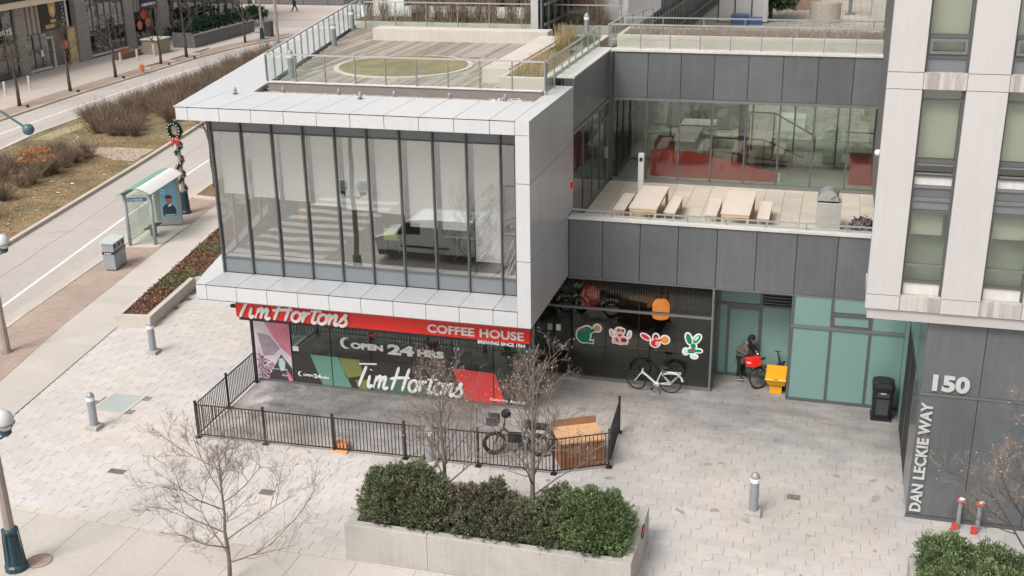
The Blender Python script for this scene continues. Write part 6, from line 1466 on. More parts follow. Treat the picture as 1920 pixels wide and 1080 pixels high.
for i in range(30):
    if i < 14: a = i/14*6.28; mb.ball((X0+.02+.30*math.cos(a), Y0-.3, 4.02+.34*math.sin(a)), .028, 5, 4)
    else: p = path[(i-14)*4 % 60]; mb.ball((p[0], p[1]-.08, p[2]), .028, 5, 4)
part('bulbs', mb, litter_m, lw, kind='stuff')
f1 = at(492, 73); l4 = lamp_post('lamp_post', 'distant lamp post with a dark base near the side street', f1[0], f1[1], 9)
f2 = at(521, 78); t = thing('traffic_pole', 'plain tall grey pole left of the terrace railing at the top', 'pole', (f2[0], f2[1], 0)); part('pole', MB().lathe((f2[0], f2[1], 0), [(.16, 0), (.12, 11)], 10), pole_m, t); part('base', MB().lathe((f2[0], f2[1], 0), [(.3, 0), (.3, .06), (.17, .08)], 12), alu_d, t)
f3 = at(505, 68); solo('street_bin', MB().box(f3[0]-.35, f3[0]+.35, f3[1]-.35, f3[1]+.35, 0, 1.5, .08), dark_m, 'dark upright box behind the distant lamp post', 'cabinet')

# ------------------------------------------------------------------ bollards
for (x, y, lab) in ((285, 664, 'grey bollard standing in front of the low planter corner'), (174, 806, 'grey bollard beside the glazed access hatch'), (1411, 967, 'lone grey bollard in the open plaza on the right'), (804, 873, 'grey bollard behind the left planter tree by the fence')):
    p = at(x, y); path_light('bollard', lab, 'bollard', p[0], p[1]+.1, 0, 1.05, .115, True, 'grey round bollards on the plaza')
for (x, y), lab in (((1795, 990), 'left of two red taped steel posts by the numbered wall'), ((1831, 997), 'right of two red taped steel posts by the numbered wall')):
    p = at(x, y); t = thing('taped_post', lab, 'post', (p[0], p[1], 0), group='taped posts by the numbered wall')
    part('post', MB().lathe((p[0], p[1], 0), [(.05, 0), (.05, .70)], 12), steel, t); part('red_tape', MB().lathe((p[0], p[1], .725), [(.07, 0), (.10, .03), (.07, .05)], 10), red_film, t)
    part('white_cap', MB().ball((p[0]+.02, p[1], .80), .055, 8, 5, (1.3, 1, .6)), white_m, t); part('red_plate', MB().box(p[0]-.16, p[0]-.02, p[1]-.15, p[1]-.11, .01, .20), red_film, t)

# ------------------------------------------------------------------ fence
fn = thing('yard_fence', 'black picket railing enclosing the yard in front of the coffee shop', 'fence', (-12, 25.5, 0))
pk = MB().box(-.009, .009, -.009, .009, .11, 1.02).mesh('picket'); pk.materials.append(blackm)
pk2 = [pk]
corners = [(-16.78, 29.25), (-16.62, 25.44), (-6.32, 25.84), (-4.97, 26.55), (-5.08, 28.6)]
cnt = 0
for i in range(len(corners)-1):
    p, q_ = Vector((*corners[i], 0)), Vector((*corners[i+1], 0)); L_ = (q_-p).length; d = (q_-p)/L_
    part('top_rail', MB().beam(tuple(p+Vector((0, 0, 1.03))), tuple(q_+Vector((0, 0, 1.03))), .03, .025), blackm, fn); part('bottom_rail', MB().beam(tuple(p+Vector((0, 0, .10))), tuple(q_+Vector((0, 0, .10))), .03, .025), blackm, fn)
    n = int(L_/.102)
    for k in range(1, n): c = p+d*(L_*k/n); part('picket', pk, blackm, fn, mw=Matrix.Translation(c))
    m_ = max(1, round(L_/2.05))
    for k in range(m_+1 if i == len(corners)-2 else m_):
        c = p+d*(L_*k/m_); part('post', MB().box(c.x-.028, c.x+.028, c.y-.028, c.y+.028, .025, 1.12).box(c.x-.035, c.x+.035, c.y-.035, c.y+.035, 1.121, 1.145), blackm, fn); part('foot', MB().box(c.x-.08, c.x+.08, c.y-.08, c.y+.08, 0, .024), blackm, fn)

# ------------------------------------------------------------------ long planter and hedges
pl = thing('long_planter', 'long cast concrete planter at the bottom of the plaza', 'planter', (-6.8, 22, 0))
PX0, PX1, PY0, PY1, PZ = -10.05, -3.38, 20.78, 23.25, .96
part('wall', MB().box(PX0, -8.05, PY0, PY0+.22, 0, PZ, .012), concrete, pl); part('wall', MB().box(-8.04, PX1, PY0, PY0+.22, 0, PZ, .012), concrete, pl)
part('wall', MB().box(PX1-.22, PX1, PY0+.225, PY1, 0, PZ, .012), concrete, pl); part('wall', MB().box(PX0, PX0+.22, PY0+.225, PY1, 0, PZ, .012), concrete, pl); part('wall', MB().box(PX0+.225, PX1-.225, PY1-.22, PY1, 0, PZ, .012), concrete, pl)
part('soil', MB().box(PX0+.2, PX1-.2, PY0+.2, PY1-.2, 0, .86), soil, pl)
def hedge(name, label, cs, n, m, grp, size=.042, brown=0):
    t = thing(name, label, 'hedge', (cs[0][0], cs[0][1], .86), group=grp)
    part('foliage', quads_mesh('hedge', leafcloud(n, cs, size, .5, 1.9)), m, t)
    if brown: part('dead_sprigs', quads_mesh('dead', leafcloud(brown, [(c[0], c[1], c[2], c[3]*1.02, c[4]*1.02, c[5]*1.04) for c in cs], size*.9, .5, 2.2)), MATS['dead_sprigs'] if 'dead_sprigs' in MATS else mat('dead_sprigs', (.20, .135, .085), .9, isl=.5), t, kind='stuff')
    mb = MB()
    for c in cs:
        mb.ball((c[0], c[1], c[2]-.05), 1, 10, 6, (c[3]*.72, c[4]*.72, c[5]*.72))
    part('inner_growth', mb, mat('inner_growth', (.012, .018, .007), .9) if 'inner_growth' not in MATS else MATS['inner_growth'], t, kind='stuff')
    return t
HG = 'clipped hedges in the long planter'
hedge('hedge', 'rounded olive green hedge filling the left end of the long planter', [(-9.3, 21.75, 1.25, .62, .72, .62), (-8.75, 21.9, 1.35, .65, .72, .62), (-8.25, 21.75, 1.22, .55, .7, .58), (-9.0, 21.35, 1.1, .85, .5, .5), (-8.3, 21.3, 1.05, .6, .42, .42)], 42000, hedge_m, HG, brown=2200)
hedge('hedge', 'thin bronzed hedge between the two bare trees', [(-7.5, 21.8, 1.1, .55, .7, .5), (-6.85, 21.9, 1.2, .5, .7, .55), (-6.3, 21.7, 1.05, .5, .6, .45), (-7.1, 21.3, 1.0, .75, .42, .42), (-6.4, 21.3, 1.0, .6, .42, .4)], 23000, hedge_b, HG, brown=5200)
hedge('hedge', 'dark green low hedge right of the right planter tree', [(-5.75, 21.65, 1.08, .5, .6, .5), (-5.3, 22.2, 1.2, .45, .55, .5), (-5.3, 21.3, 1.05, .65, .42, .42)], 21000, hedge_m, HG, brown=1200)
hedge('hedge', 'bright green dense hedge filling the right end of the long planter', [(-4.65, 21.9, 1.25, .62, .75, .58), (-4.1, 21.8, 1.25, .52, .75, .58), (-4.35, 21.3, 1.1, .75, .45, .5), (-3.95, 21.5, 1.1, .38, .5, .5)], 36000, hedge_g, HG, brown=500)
pl2 = thing('corner_planter', 'concrete planter under the hedge at the bottom right corner', 'planter', (4.5, 21.5, 0))
part('wall', MB().box(2.42, 2.64, 19.5, 23.05, 0, .75, .012), concrete, pl2); part('wall', MB().box(2.645, 8, 22.83, 23.05, 0, .75, .012), concrete, pl2); part('soil', MB().box(2.65, 8, 19.5, 22.8, 0, .66), soil, pl2)
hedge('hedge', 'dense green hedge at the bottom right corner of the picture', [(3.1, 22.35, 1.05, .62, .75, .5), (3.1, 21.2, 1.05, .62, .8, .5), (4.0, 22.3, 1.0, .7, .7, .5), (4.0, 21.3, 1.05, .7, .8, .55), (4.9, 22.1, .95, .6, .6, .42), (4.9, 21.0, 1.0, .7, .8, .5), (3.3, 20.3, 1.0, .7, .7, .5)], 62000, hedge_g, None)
t = thing('hanging_lock', 'black cable hoop with a red strap on the right wall of the long planter', 'cable', (-3.3, 22.3, .9)); part('hoop', MB().ring((-3.36, 22.25, .90), .16, .012, 20, 6, 'x'), blackm, t); part('strap', MB().ball((-3.33, 22.2, .99), .045, 8, 5, (1, 1.4, .7)), red_film, t)
stuff('planter_litter', quads_mesh('pll', litter_leaves(12, (21.05, 21.3, lambda y: -9.5, lambda y: -4), .9, .05)), litter_m, 'scraps of white litter on the long planter soil', 'litter')

# ------------------------------------------------------------------ objects in the yard and plaza
rot = math.atan2(.71, 1.35)
bxn = thing('wooden_box', 'brown wooden counter box behind the right corner of the railing', 'box', (-6.18, 26.12, 0), rz=rot)
for k in range(8): part('board', MB().box(k*.15+.004, (k+1)*.15-.004, 0, .03, 0, .74), wood_crate, bxn, local=True)
part('side', MB().box(1.17, 1.2, .032, 1.0, 0, .74), wood_crate, bxn, local=True); part('side', MB().box(0, .03, .032, 1.0, 0, .74), wood_crate, bxn, local=True)
part('top', MB().box(-.03, 1.23, -.03, .97, .745, .785, .005), wood_crate_l, bxn, local=True); part('back_lip', MB().box(-.03, 1.23, .975, 1.02, 0, .98), wood_crate, bxn, local=True)
p = at(638, 846); t = thing('orange_crate', 'crumpled orange crate against the outside of the railing', 'crate', (p[0], p[1], 0))
part('shell', MB().box(p[0]-.22, p[0]+.22, p[1]-.02, p[1]+.24, .02, .24, .03), mat('faded_orange_plastic', (.58, .25, .12), .7, n1=(.15, 5)), t); part('flap', MB().box(p[0]-.24, p[0]+.24, p[1]-.14, p[1]-.025, 0, .05), mat('pale_orange_flap', (.75, .38, .18), .7), t)
yb = thing('grit_bin', 'yellow plastic grit bin tucked in the doorway recess', 'bin', (-.95, 32.4, 0))
part('base', MB().box(-1.14, -.78, 32.28, 32.75, 0, .30, .01), yellow_m, yb)
mb = MB(); mb.v = [(-1.19, 32.2, .30), (-.70, 32.2, .30), (-.70, 32.85, .30), (-1.19, 32.85, .30), (-1.27, 32.1, .50), (-.67, 32.1, .50), (-.67, 32.9, .62), (-1.27, 32.9, .62)]; mb.f = [(0, 3, 2, 1), (4, 5, 6, 7), (0, 1, 5, 4), (1, 2, 6, 5), (2, 3, 7, 6), (3, 0, 4, 7)]
part('body', mb, yellow_m, yb)
mb = MB(); mb.v = [(-1.29, 32.07, .503), (-.665, 32.07, .503), (-.665, 32.92, .63), (-1.29, 32.92, .63), (-1.27, 32.1, .56), (-.68, 32.1, .56), (-.68, 32.9, .66), (-1.27, 32.9, .66)]; mb.f = [(0, 3, 2, 1), (4, 5, 6, 7), (0, 1, 5, 4), (1, 2, 6, 5), (2, 3, 7, 6), (3, 0, 4, 7)]
part('lid', mb, yellow_m, yb); part('latch', MB().box(-1.03, -.9, 32.08, 32.12, .50, .55), dark_m, yb)
tb_ = thing('litter_bin', 'black moulded litter bin in front of the teal glass by the tower', 'bin', (2.07, 31.4, 0))
part('base', MB().box(1.78, 2.36, 31.1, 31.7, 0, .07), blackm, tb_)
mb = MB(); mb.v = []
for z, gx in ((.07, .0), (.8, .02), (.95, .03)):
    x0, x1, y0, y1 = 1.81-gx, 2.33+gx, 31.13-gx, 31.67+gx; c = .06
    mb.v += [(x0+c, y0, z), (x1-c, y0, z), (x1, y0+c, z), (x1, y1-c, z), (x1-c, y1, z), (x0+c, y1, z), (x0, y1-c, z), (x0, y0+c, z)]
mb.f = [tuple(range(8))[::-1], tuple(range(16, 24))]+[(j*8+i, j*8+(i+1) % 8, (j+1)*8+(i+1) % 8, (j+1)*8+i) for j in range(2) for i in range(8)]
part('body', mb, mat('black_moulded_plastic', (.014, .014, .016), .38), tb_)
mb = MB(); prof = [(1.16, -.30), (1.165, .30)]
for z, gx in ((.955, .05), (1.06, .05), (1.14, .0), (1.18, -.1)):
    x0, x1, y0, y1 = 1.79-gx*.6, 2.35+gx*.6, 31.11-gx*.6, 31.69+gx*.6; c = .08
    mb.v += [(x0+c, y0, z), (x1-c, y0, z), (x1, y0+c, z), (x1, y1-c, z), (x1-c, y1, z), (x0+c, y1, z), (x0, y1-c, z), (x0, y0+c, z)]
mb.f = [tuple(range(8))[::-1], tuple(range(24, 32))]+[(j*8+i, j*8+(i+1) % 8, (j+1)*8+(i+1) % 8, (j+1)*8+i) for j in range(3) for i in range(8)]
part('hood', mb, MATS['black_moulded_plastic'], tb_); part('opening', MB().box(1.9, 2.24, 31.085, 31.098, .76, .90), dark_m, tb_); part('door_panel', MB().box(1.9, 2.24, 31.095, 31.11, .2, .68, .0), dark_m, tb_); part('plate', MB().box(2.0, 2.14, 31.07, 31.083, .86, .89), coping, tb_)

# ------------------------------------------------------------------ bicycles
def bicycle(name, label, x, y, rz, lean, fm, fat=.022, steer=0., rack=True, kick=True, bag=None, wr=.34, tyre=rubber, scale=1., rackm=None):
    t = thing(name, label, 'bicycle', (x, y, 0))
    M0 = Matrix.Translation((x, y, 0)) @ Matrix.Rotation(rz, 4, 'Z') @ Matrix.Rotation(lean, 4, 'X') @ Matrix.Scale(scale, 4)
    def pt(nm, mb, m, par=None, lab=None, mw=None): return part(nm, mb, m, par or t, lab, smooth=nm in ('tyre', 'wheel'), mw=mw or M0)
    a0, a1 = (0, 0, wr), (1.08, 0, wr)
    def wheel(c, mw):
        w = part('wheel', MB().ring(c, wr-fat-.012, .012, 28, 5), alu_d, t, mw=mw, smooth=True)
        part('tyre', MB().ring(c, wr-fat, fat, 28, 6), tyre, w, mw=mw, smooth=True)
        mb = MB()
        for k in range(12): a = k*math.pi/6; mb.tube([(c[0], .02*(-1)**k, c[2]), (c[0]+(wr-fat-.01)*math.cos(a), 0, c[2]+(wr-fat-.01)*math.sin(a))], .0025, 3, False)
        mb.tube([(c[0], -.05, c[2]), (c[0], .05, c[2])], .025, 8); part('spokes', mb, alu_d, w, mw=mw)
    head = (.90, 0, .72); piv = M0 @ Matrix.Translation(head) @ Matrix.Rotation(steer, 4, 'Z') @ Matrix.Translation((-head[0], 0, -head[2]))
    wheel(a0, M0); wheel(a1, piv)
    mb = MB(); BBk = (.44, 0, .29)
    mb.tube([BBk, (.88, 0, .70)], .034, 8); mb.tube([BBk, (.28, 0, .72)], .02, 8); mb.tube([(.28, 0, .66), (.0, .05, wr)], .011, 6); mb.tube([(.28, 0, .66), (.0, -.05, wr)], .011, 6)
    mb.tube([BBk, (.0, .05, wr)], .013, 6); mb.tube([BBk, (.0, -.05, wr)], .013, 6); mb.tube([(.87, 0, .62), (.84, 0, .82)], .024, 8); mb.box(.36, .50, -.05, .05, .23, .33)
    pt('frame', mb, fm)
    mb = MB(); mb.tube([(.86, 0, .66), (.92, .06, .60), (1.08, .06, wr)], .014, 6); mb.tube([(.86, 0, .66), (.92, -.06, .60), (1.08, -.06, wr)], .014, 6); part('fork', mb, fm if fat < .03 else blackm, t, mw=piv)
    mb = MB(); mb.tube([(.84, 0, .82), (.82, 0, 1.0)], .014, 6); mb.tube([(.70, -.30, 1.06), (.80, -.18, 1.04), (.83, 0, 1.0), (.80, .18, 1.04), (.70, .30, 1.06)], .012, 6); part('handlebar', mb, blackm, t, mw=piv)
    pt('seat_post', MB().tube([(.285, 0, .70), (.24, 0, .86)], .013, 6), alu); pt('saddle', MB().ball((.22, 0, .90), .13, 10, 6, (1.1, .65, .3)), rubber)
    mb = MB(); mb.tube([(.44, -.08, .29), (.44, .08, .29)], .015, 6); mb.tube([(.44, .08, .29), (.55, .08, .17)], .01, 5); mb.tube([(.44, -.08, .29), (.33, -.08, .41)], .01, 5); mb.box(.50, .60, .08, .17, .155, .18); mb.box(.28, .38, -.17, -.08, .40, .425); pt('crank', mb, blackm)
    if rack:
        mb = MB(); mb.beam((-.30, -.06, .72), (.24, -.06, .72), .012, .014); mb.beam((-.30, .06, .72), (.24, .06, .72), .012, .014); mb.beam((-.30, -.06, .72), (-.30, .06, .72), .012, .014); mb.beam((-.05, -.06, .72), (-.05, .06, .72), .012, .014)
        mb.tube([(0, .06, wr), (-.28, .06, .72)], .008, 5); mb.tube([(0, -.06, wr), (-.28, -.06, .72)], .008, 5); pt('rack', mb, rackm or fm)
        mb = MB(); mb.tube([(-.36, 0, .44), (-.33, 0, .56), (-.2, 0, .70), (0, 0, .74), (.2, 0, .66)], .02, 5, True, 1.8); pt('mudguard', mb, blackm if fm is not white_frame else fm)
    if kick: pt('kickstand', MB().tube([(.34, .04, .25), (.30, .17, .02)], .01, 5), blackm)
    if bag: pt('delivery_bag', MB().box(-.30, .04, -.17, .17, .745, 1.03, .03), bag); 
    return t, M0
white_frame = mat('white_bike_frame', (.72, .73, .74), .35)
w0 = at(1256, 736)
bicycle('bicycle', 'white step through electric bicycle parked against the glass corner', w0[0]+.02, w0[1]-.02, R(181), R(-9), white_frame, .024, steer=R(-18))
r0 = at(1410, 727); 
bt, bm = bicycle('bicycle', 'dark delivery bicycle with a red bag beside the bending person', r0[0]+.22, r0[1]-.02, R(42), R(-14), mat('dark_bike', (.03, .03, .032), .5), .03, rack=True, bag=red_m)
mb = MB(); mb.box(-.305, -.301, -.12, .08, .86, .90); part('bag_mark', mb, white_m, bt, mw=bm)
m0 = at(1010, 868)
bicycle('electric_bicycle', 'black fat tyred electric bicycle behind the railing and the tree', m0[0]-.1, m0[1]+.35, R(186), R(6), dark_m, .05, steer=R(15), wr=.30, scale=1.12)
eb = [o for o in COL.objects if o.name.startswith('electric_bicycle')][0]; em = Matrix.Translation((m0[0]-.1, m0[1]+.35, 0)) @ Matrix.Rotation(R(186), 4, 'Z') @ Matrix.Rotation(R(6), 4, 'X') @ Matrix.Scale(1.12, 4)
part('battery_case', MB().box(.42, .74, -.06, .06, .34, .58, .01), blackm, eb, mw=em); part('padded_seat', MB().box(-.25, .34, -.10, .10, .74, .84, .02), rubber, eb, mw=em)
part('front_basket', MB().box(.98, 1.26, -.17, .17, .78, 1.0, .01), dark_m, eb, mw=em); part('cloth_wrap', MB().ball((.80, 0, 1.06), .13, 8, 6, (1, 1.6, .8)), cloth_b, eb, mw=em)
z0 = at(405, 412)
bicycle('bicycle', 'dark bicycle mostly hidden behind the corner of the glazed bay', z0[0]+1.15, z0[1]+.3, R(170), R(4), dark_m, .035, wr=.33)

# ------------------------------------------------------------------ people
def skin_figure(name, joints, edges, m, parent, mw, sub=2, smooth=True, label=None):
    me = bpy.data.meshes.new(name+'_cage'); keys = list(joints); idx = {k_: i for i, k_ in enumerate(keys)}
    me.from_pydata([joints[k_][0] for k_ in keys], [(idx[a], idx[b]) for a, b in edges], []); me.update()
    ob = bpy.data.objects.new('fig_tmp', me); COL.objects.link(ob)
    md_ = ob.modifiers.new('Skin', 'SKIN'); md_.use_smooth_shade = smooth
    if not me.skin_vertices: 
        bpy.context.view_layer.objects.active = ob
    sv = me.skin_vertices[0].data if me.skin_vertices else None
    if sv is None: return None
    for k_ in keys:
        r_ = joints[k_][1]; sv[idx[k_]].radius = (r_, r_) if not isinstance(r_, tuple) else r_
    sv[0].use_root = True
    sb_ = ob.modifiers.new('Sub', 'SUBSURF'); sb_.levels = sub; sb_.render_levels = sub
    dg = bpy.context.evaluated_depsgraph_get(); out = bpy.data.meshes.new_from_object(ob.evaluated_get(dg)); bpy.data.objects.remove(ob)
    out.materials.clear(); out.name = name
    return part(name, out, m, parent, label, mw=mw)
def hand(joints, edges, key, base, fwd, down, side):
    "five short fingers rooted in the palm"
    b, f, dn, sd_ = Vector(base), Vector(fwd).normalized(), Vector(down).normalized(), Vector(side).normalized()
    joints[key+'_palm'] = (tuple(b+f*.07), .034); edges.append((key, key+'_palm'))
    for i, (o, l) in enumerate(((-.03, .06), (-.01, .075), (.01, .07), (.03, .055))):
        a = b+f*.10+sd_*o; c = a+f*l*.6+dn*.012; e = c+f*l*.3+dn*.03
        joints['%s_f%d' % (key, i)] = (tuple(a), .011); joints['%s_g%d' % (key, i)] = (tuple(c), .010); joints['%s_h%d' % (key, i)] = (tuple(e), .008)
        edges += [(key+'_palm', '%s_f%d' % (key, i)), ('%s_f%d' % (key, i), '%s_g%d' % (key, i)), ('%s_g%d' % (key, i), '%s_h%d' % (key, i))]
    a = b+f*.05-sd_*.045; joints[key+'_t'] = (tuple(a), .011); joints[key+'_u'] = (tuple(a+f*.04-sd_*.01+dn*.015), .009); edges += [(key+'_palm', key+'_t'), (key+'_t', key+'_u')]
def person(label, x, y, rz, bend=0., stride=0., coat=coat_m, trousers=cloth_b, scale=1., reach=1., hat=cloth_b, hoodc=cloth_b, shoe=dark_m):
    """x forward, y left, z up; bend = forward bend of the back in radians"""
    t = thing('person', label, 'person', (x, y, 0)); M0 = Matrix.Translation((x, y, 0)) @ Matrix.Rotation(rz, 4, 'Z') @ Matrix.Scale(scale, 4)
    hip = Vector((0, 0, .92)); s_, c_ = math.sin(bend), math.cos(bend)
    sp = lambda l, yy=0., fw=0.: hip+Vector((s_*l+c_*fw, yy, c_*l-s_*fw))
    J = {'pelvis': (tuple(hip), .13)}; E_ = []
    J['waist'] = (tuple(sp(.18)), .125); J['chest'] = (tuple(sp(.38)), .15); J['neck0'] = (tuple(sp(.52, 0, .02)), .07)
    nk = sp(.60, 0, .05+.05*bend); hd = nk+Vector((s_*.09+.05, 0, c_*.10-.02*bend)); J['neck1'] = (tuple(nk), .055); J['head0'] = (tuple(hd), .088); J['head1'] = (tuple(hd+Vector((s_*.08+.02, 0, c_*.10))), .082)
    E_ += [('pelvis', 'waist'), ('waist', 'chest'), ('chest', 'neck0'), ('neck0', 'neck1'), ('neck1', 'head0'), ('head0', 'head1')]
    for sgn, k_ in ((1, 'l'), (-1, 'r')):
        fwd = stride*sgn
        J['hip'+k_] = (tuple(hip+Vector((0, .10*sgn, -.04))), .10); J['knee'+k_] = ((fwd*.5+.04*bend, .11*sgn, .48), .062); J['ank'+k_] = ((fwd, .11*sgn, .09+(.06 if fwd < 0 else 0)), .042); J['toe'+k_] = ((fwd+.17, .12*sgn, .045), .042)
        E_ += [('pelvis', 'hip'+k_), ('hip'+k_, 'knee'+k_), ('knee'+k_, 'ank'+k_), ('ank'+k_, 'toe'+k_)]
        sh_ = sp(.47, .19*sgn); J['sh'+k_] = (tuple(sh_), .065)
        el = sh_+Vector((.10+.10*reach, .05*sgn, -.24)); wr_ = el+Vector((.20*reach, -.06*sgn, .02*reach-.12*(1-reach)))
        J['el'+k_] = (tuple(el), .045); J['wr'+k_] = (tuple(wr_), .032)
        E_ += [('chest', 'sh'+k_), ('sh'+k_, 'el'+k_), ('el'+k_, 'wr'+k_)]
        hand(J, E_, 'wr'+k_, wr_, (wr_-el), (0, 0, -1), (0, 1, 0))
    body = skin_figure('body', J, E_, skin_m, t, M0)
    # face
    hdv = Vector(J['head0'][0]); fw = Vector((1, 0, -.45*bend)).normalized(); upv = Vector((.45*bend, 0, 1)).normalized()
    part('nose', MB().ball(tuple(hdv+fw*.10+upv*.01), .018, 6, 5), skin_m, t, mw=M0)
    for sgn in (1, -1): part('eye', MB().ball(tuple(hdv+fw*.085+upv*.035+Vector((0, .033*sgn, 0))), .010, 6, 5), blackm, t, mw=M0); part('ear', MB().ball(tuple(hdv+Vector((0, .088*sgn, .01))), .022, 6, 5, (.8, .4, 1.2)), skin_m, t, mw=M0)
    part('mouth', MB().ball(tuple(hdv+fw*.088-upv*.04), .015, 6, 4, (.4, 1.3, .4)), red_film, t, mw=M0)
    # clothes grown from the same skeleton, slightly larger
    T = {k_: (J[k_][0], J[k_][1]+.018) for k_ in ('pelvis', 'hipl', 'hipr', 'kneel', 'kneer')}; T['pelvis'] = (T['pelvis'][0], .11); T['al'] = (tuple(Vector(J['ankl'][0])+Vector((0, 0, .03))), .065); T['ar'] = (tuple(Vector(J['ankr'][0])+Vector((0, 0, .03))), .065)
    skin_figure('trousers', T, [('pelvis', 'hipl'), ('hipl', 'kneel'), ('kneel', 'al'), ('pelvis', 'hipr'), ('hipr', 'kneer'), ('kneer', 'ar')], trousers, t, M0)
    K = {'pelvis': (tuple(hip+Vector((0, 0, -.02))), .205), 'hem': (tuple(hip+Vector((-.01, 0, -.30))), .20), 'waist': (J['waist'][0], .21), 'chest': (J['chest'][0], .215), 'neck0': (J['neck0'][0], .10)}
    KE = [('pelvis', 'hem'), ('pelvis', 'waist'), ('waist', 'chest'), ('chest', 'neck0')]
    for k_ in 'lr': K['sh'+k_] = (J['sh'+k_][0], .092); K['el'+k_] = (J['el'+k_][0], .075); K['wr'+k_] = (tuple(Vector(J['el'+k_][0]).lerp(Vector(J['wr'+k_][0]), .9)), .055); KE += [('chest', 'sh'+k_), ('sh'+k_, 'el'+k_), ('el'+k_, 'wr'+k_)]
    skin_figure('coat', K, KE, coat, t, M0)
    part('hat', MB().ball(tuple(hdv+upv*.07-fw*.015), .118, 12, 8, (1.02, .95, .85)), hat, t, mw=M0, smooth=True)
    part('hood', MB().ball(tuple(hdv-fw*.07-upv*.03), .12, 10, 7, (.8, 1.05, 1.1)), hoodc, t, mw=M0, smooth=True)
    for k_ in 'lr':
        a = Vector(J['ank'+k_][0]); part('shoe', MB().ball((a.x+.06, a.y, a.z-.035), 1, 12, 7, (.155, .055, .055)), shoe, t, mw=M0, smooth=True); part('sole', MB().ball((a.x+.06, a.y, a.z-.07), 1, 12, 5, (.158, .058, .022)), coping, t, mw=M0, smooth=True)
    return t, M0
pp = at(1394, 716)
pt_, pm = person('person in a grey quilted coat and black cap bending over a delivery bicycle', pp[0]-.12, pp[1]+.12, R(-12), bend=.34, stride=.06, scale=.92, reach=.55)
part('sleeve_panel', MB().tube([(.30, .21, 1.22), (.42, .22, 1.04), (.52, .16, .98)], [.10, .09, .07], 8), cloth_b, pt_, mw=pm, smooth=True)
part('sleeve_panel', MB().tube([(.30, -.21, 1.22), (.42, -.22, 1.04), (.52, -.16, .98)], [.10, .09, .07], 8), cloth_b, pt_, mw=pm, smooth=True)
part('glove_patch', MB().ball((.55, .02, 1.05), .035, 8, 6), white_m, pt_, mw=pm)
pe = at(553, 22); person('distant person in dark clothes walking along the side street', pe[0], pe[1], R(200), bend=.05, stride=.32, coat=mat('dark_red_jacket', (.06, .015, .02), .8), reach=.3)

# ------------------------------------------------------------------ side street south of the plaza (mirrored in the bay windows)
for k in range(9):
    struct('crosswalk_stripe', MB().box(-24.2, -20.0, 7.2+k*1.05, 7.2+k*1.05+.5, -.13, -.115), paint)
struct('lane_marking', MB().box(-19, 20, 10.9, 11.05, -.13, -.116), paint)
vn = thing('parked_van', 'white delivery van parked on the street south of the plaza', 'van', (-15.8, 15.9, -.12))
VX, VY = .3, -1.2
prof = [(-18.05, .32), (-18.1, .75), (-17.95, .98), (-17.3, 1.12), (-16.85, 1.72), (-16.5, 1.84), (-13.75, 1.84), (-13.6, 1.7), (-13.55, .35)]
part('body', MB().xz([(x, z-.12) for x, z in prof], 15.0, 16.75), van_m, vn); part('lower_trim', MB().box(-18.0, -13.6, 14.98, 16.77, .1, .3), dark_m, vn)
part('side_window', MB().xz([(-17.2, 1.02), (-16.8, 1.58), (-16.1, 1.58), (-16.1, 1.02)], 16.752, 16.765), black_sign, vn); part('windscreen', MB().xz([(-17.28, 1.03), (-16.86, 1.62), (-16.8, 1.6), (-17.2, 1.02)], 15.15, 16.6), black_sign, vn)
for x in (-17.3, -14.4):
    for y in (15.1, 16.65):
        w = part('wheel', MB().ring((x, y, .2), .24, .09, 24, 8), rubber, vn, smooth=True); part('rim', MB().ring((x, y, .2), .12, .05, 18, 6), alu, w, smooth=True)
part('rear_lamp', MB().box(-13.62, -13.53, 16.5, 16.76, .75, 1.1), red_m, vn); part('headlight', MB().box(-18.12, -17.98, 16.4, 16.76, .62, .8), coping, vn); part('side_rub_strip', MB().box(-17.0, -14.9, 16.755, 16.77, .5, .58), dark_m, vn)
vn.location = (-15.8+VX, 15.9+VY, -.12)

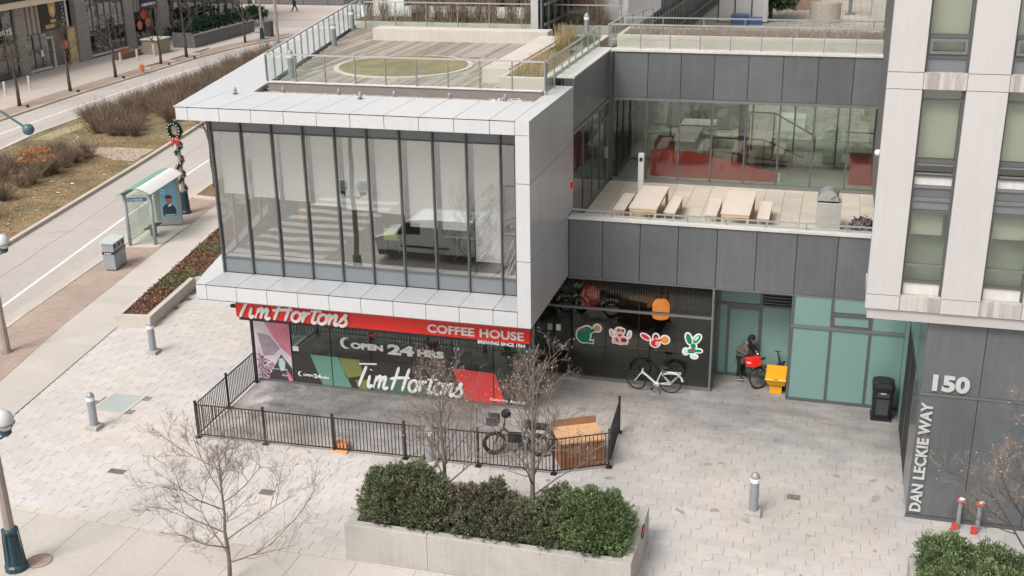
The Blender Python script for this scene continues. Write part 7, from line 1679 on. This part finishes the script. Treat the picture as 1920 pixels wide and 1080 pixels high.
# ------------------------------------------------------------------ wear on the ground
def spots(n, x0, x1, y0, y1, z, r0, r1, skip=None):
    mb = MB(); k = 0
    while k < n:
        x, y = random.uniform(x0, x1), random.uniform(y0, y1)
        if skip and skip(x, y): continue
        r = random.uniform(r0, r1); m_ = 7; b = len(mb.v); st = random.uniform(1, 2.2); an = random.uniform(0, 3.14)
        for i in range(m_):
            t_ = i*6.283/m_; rr = r*random.uniform(.6, 1.2); u, v = rr*st*math.cos(t_), rr*math.sin(t_); mb.v.append((x+u*math.cos(an)-v*math.sin(an), y+u*math.sin(an)+v*math.cos(an), z))
        mb.f.append(tuple(range(b, b+m_))); k += 1
    return mb
nogo = lambda x, y: (x > 2.3 and y > 25.7) or (x > -.7 and y > 31.8) or (-17 < x < -7.7 and y > 29.3) or (-10.3 < x < -3.2 and 20.6 < y < 23.4) or y > 33 or x < near_in(y)+.2
stuff('gum_spots', spots(210, -22, 6, 21, 33, .0075, .01, .03, nogo).mesh(), mat('gum_marks', (.30, .27, .25), .9), 'dark gum marks and specks scattered over the plaza pavers', 'stains')
stuff('dark_marks', spots(26, -9, 4, 24, 32, .0065, .05, .13, nogo).mesh(), mat('oily_marks', (.33, .29, .26), .9, n1=(.2, 6)), 'faint dark oily marks on the plaza pavers', 'stains')
stuff('fallen_twigs', quads_mesh('tw', litter_leaves(50, (21, 31, lambda y: -10, lambda y: 2), .012, .03)), leaf_br, 'small brown leaves blown over the plaza', 'leaves')
def seam(pts, w, z=-.1165):
    mb = MB()
    for i in range(len(pts)-1):
        p, q_ = Vector((*pts[i], 0)), Vector((*pts[i+1], 0)); d = (q_-p).normalized(); n = Vector((-d.y, d.x, 0))*w/2; b = len(mb.v)
        mb.v += [tuple((p-n)[:2])+(z,), tuple((p+n)[:2])+(z,), tuple((q_+n)[:2])+(z,), tuple((q_-n)[:2])+(z,)]; mb.f.append((b, b+3, b+2, b+1))
    return mb
tar = mat('tar_seam', (.26, .235, .215), .8)
def wig(y0, y1, f, amp=.05, st=1.2): return [(f(y)+random.uniform(-amp, amp), y) for y in np.arange(y0, y1, st)]
struct('tar_seam', seam(wig(22, 96, lambda y: (near_line(y)+med_near(y))/2), .035), tar)
struct('tar_seam', seam([(near_gut(43.5)-.1, 43.4), (-33.4, 42.2), (med_near(41.5)+.2, 41.2)], .04), tar)
struct('tar_seam', seam([(near_gut(33)-.1, 33), (-31.0, 32.1), (med_near(31)+.2, 31.2)], .035), tar)
struct('tar_seam', seam(wig(50, 100, lambda y: (far_line(y)+med_far(y))/2, .06), .05), tar)
struct('asphalt_patch', MB().prism([(-32.5, 47), (-31.2, 46.6), (-31.6, 50.2), (-33.0, 50.5)], -.13, -.1175), mat('patched_asphalt', (.36, .32, .30), .9, n1=(.08, .6)))
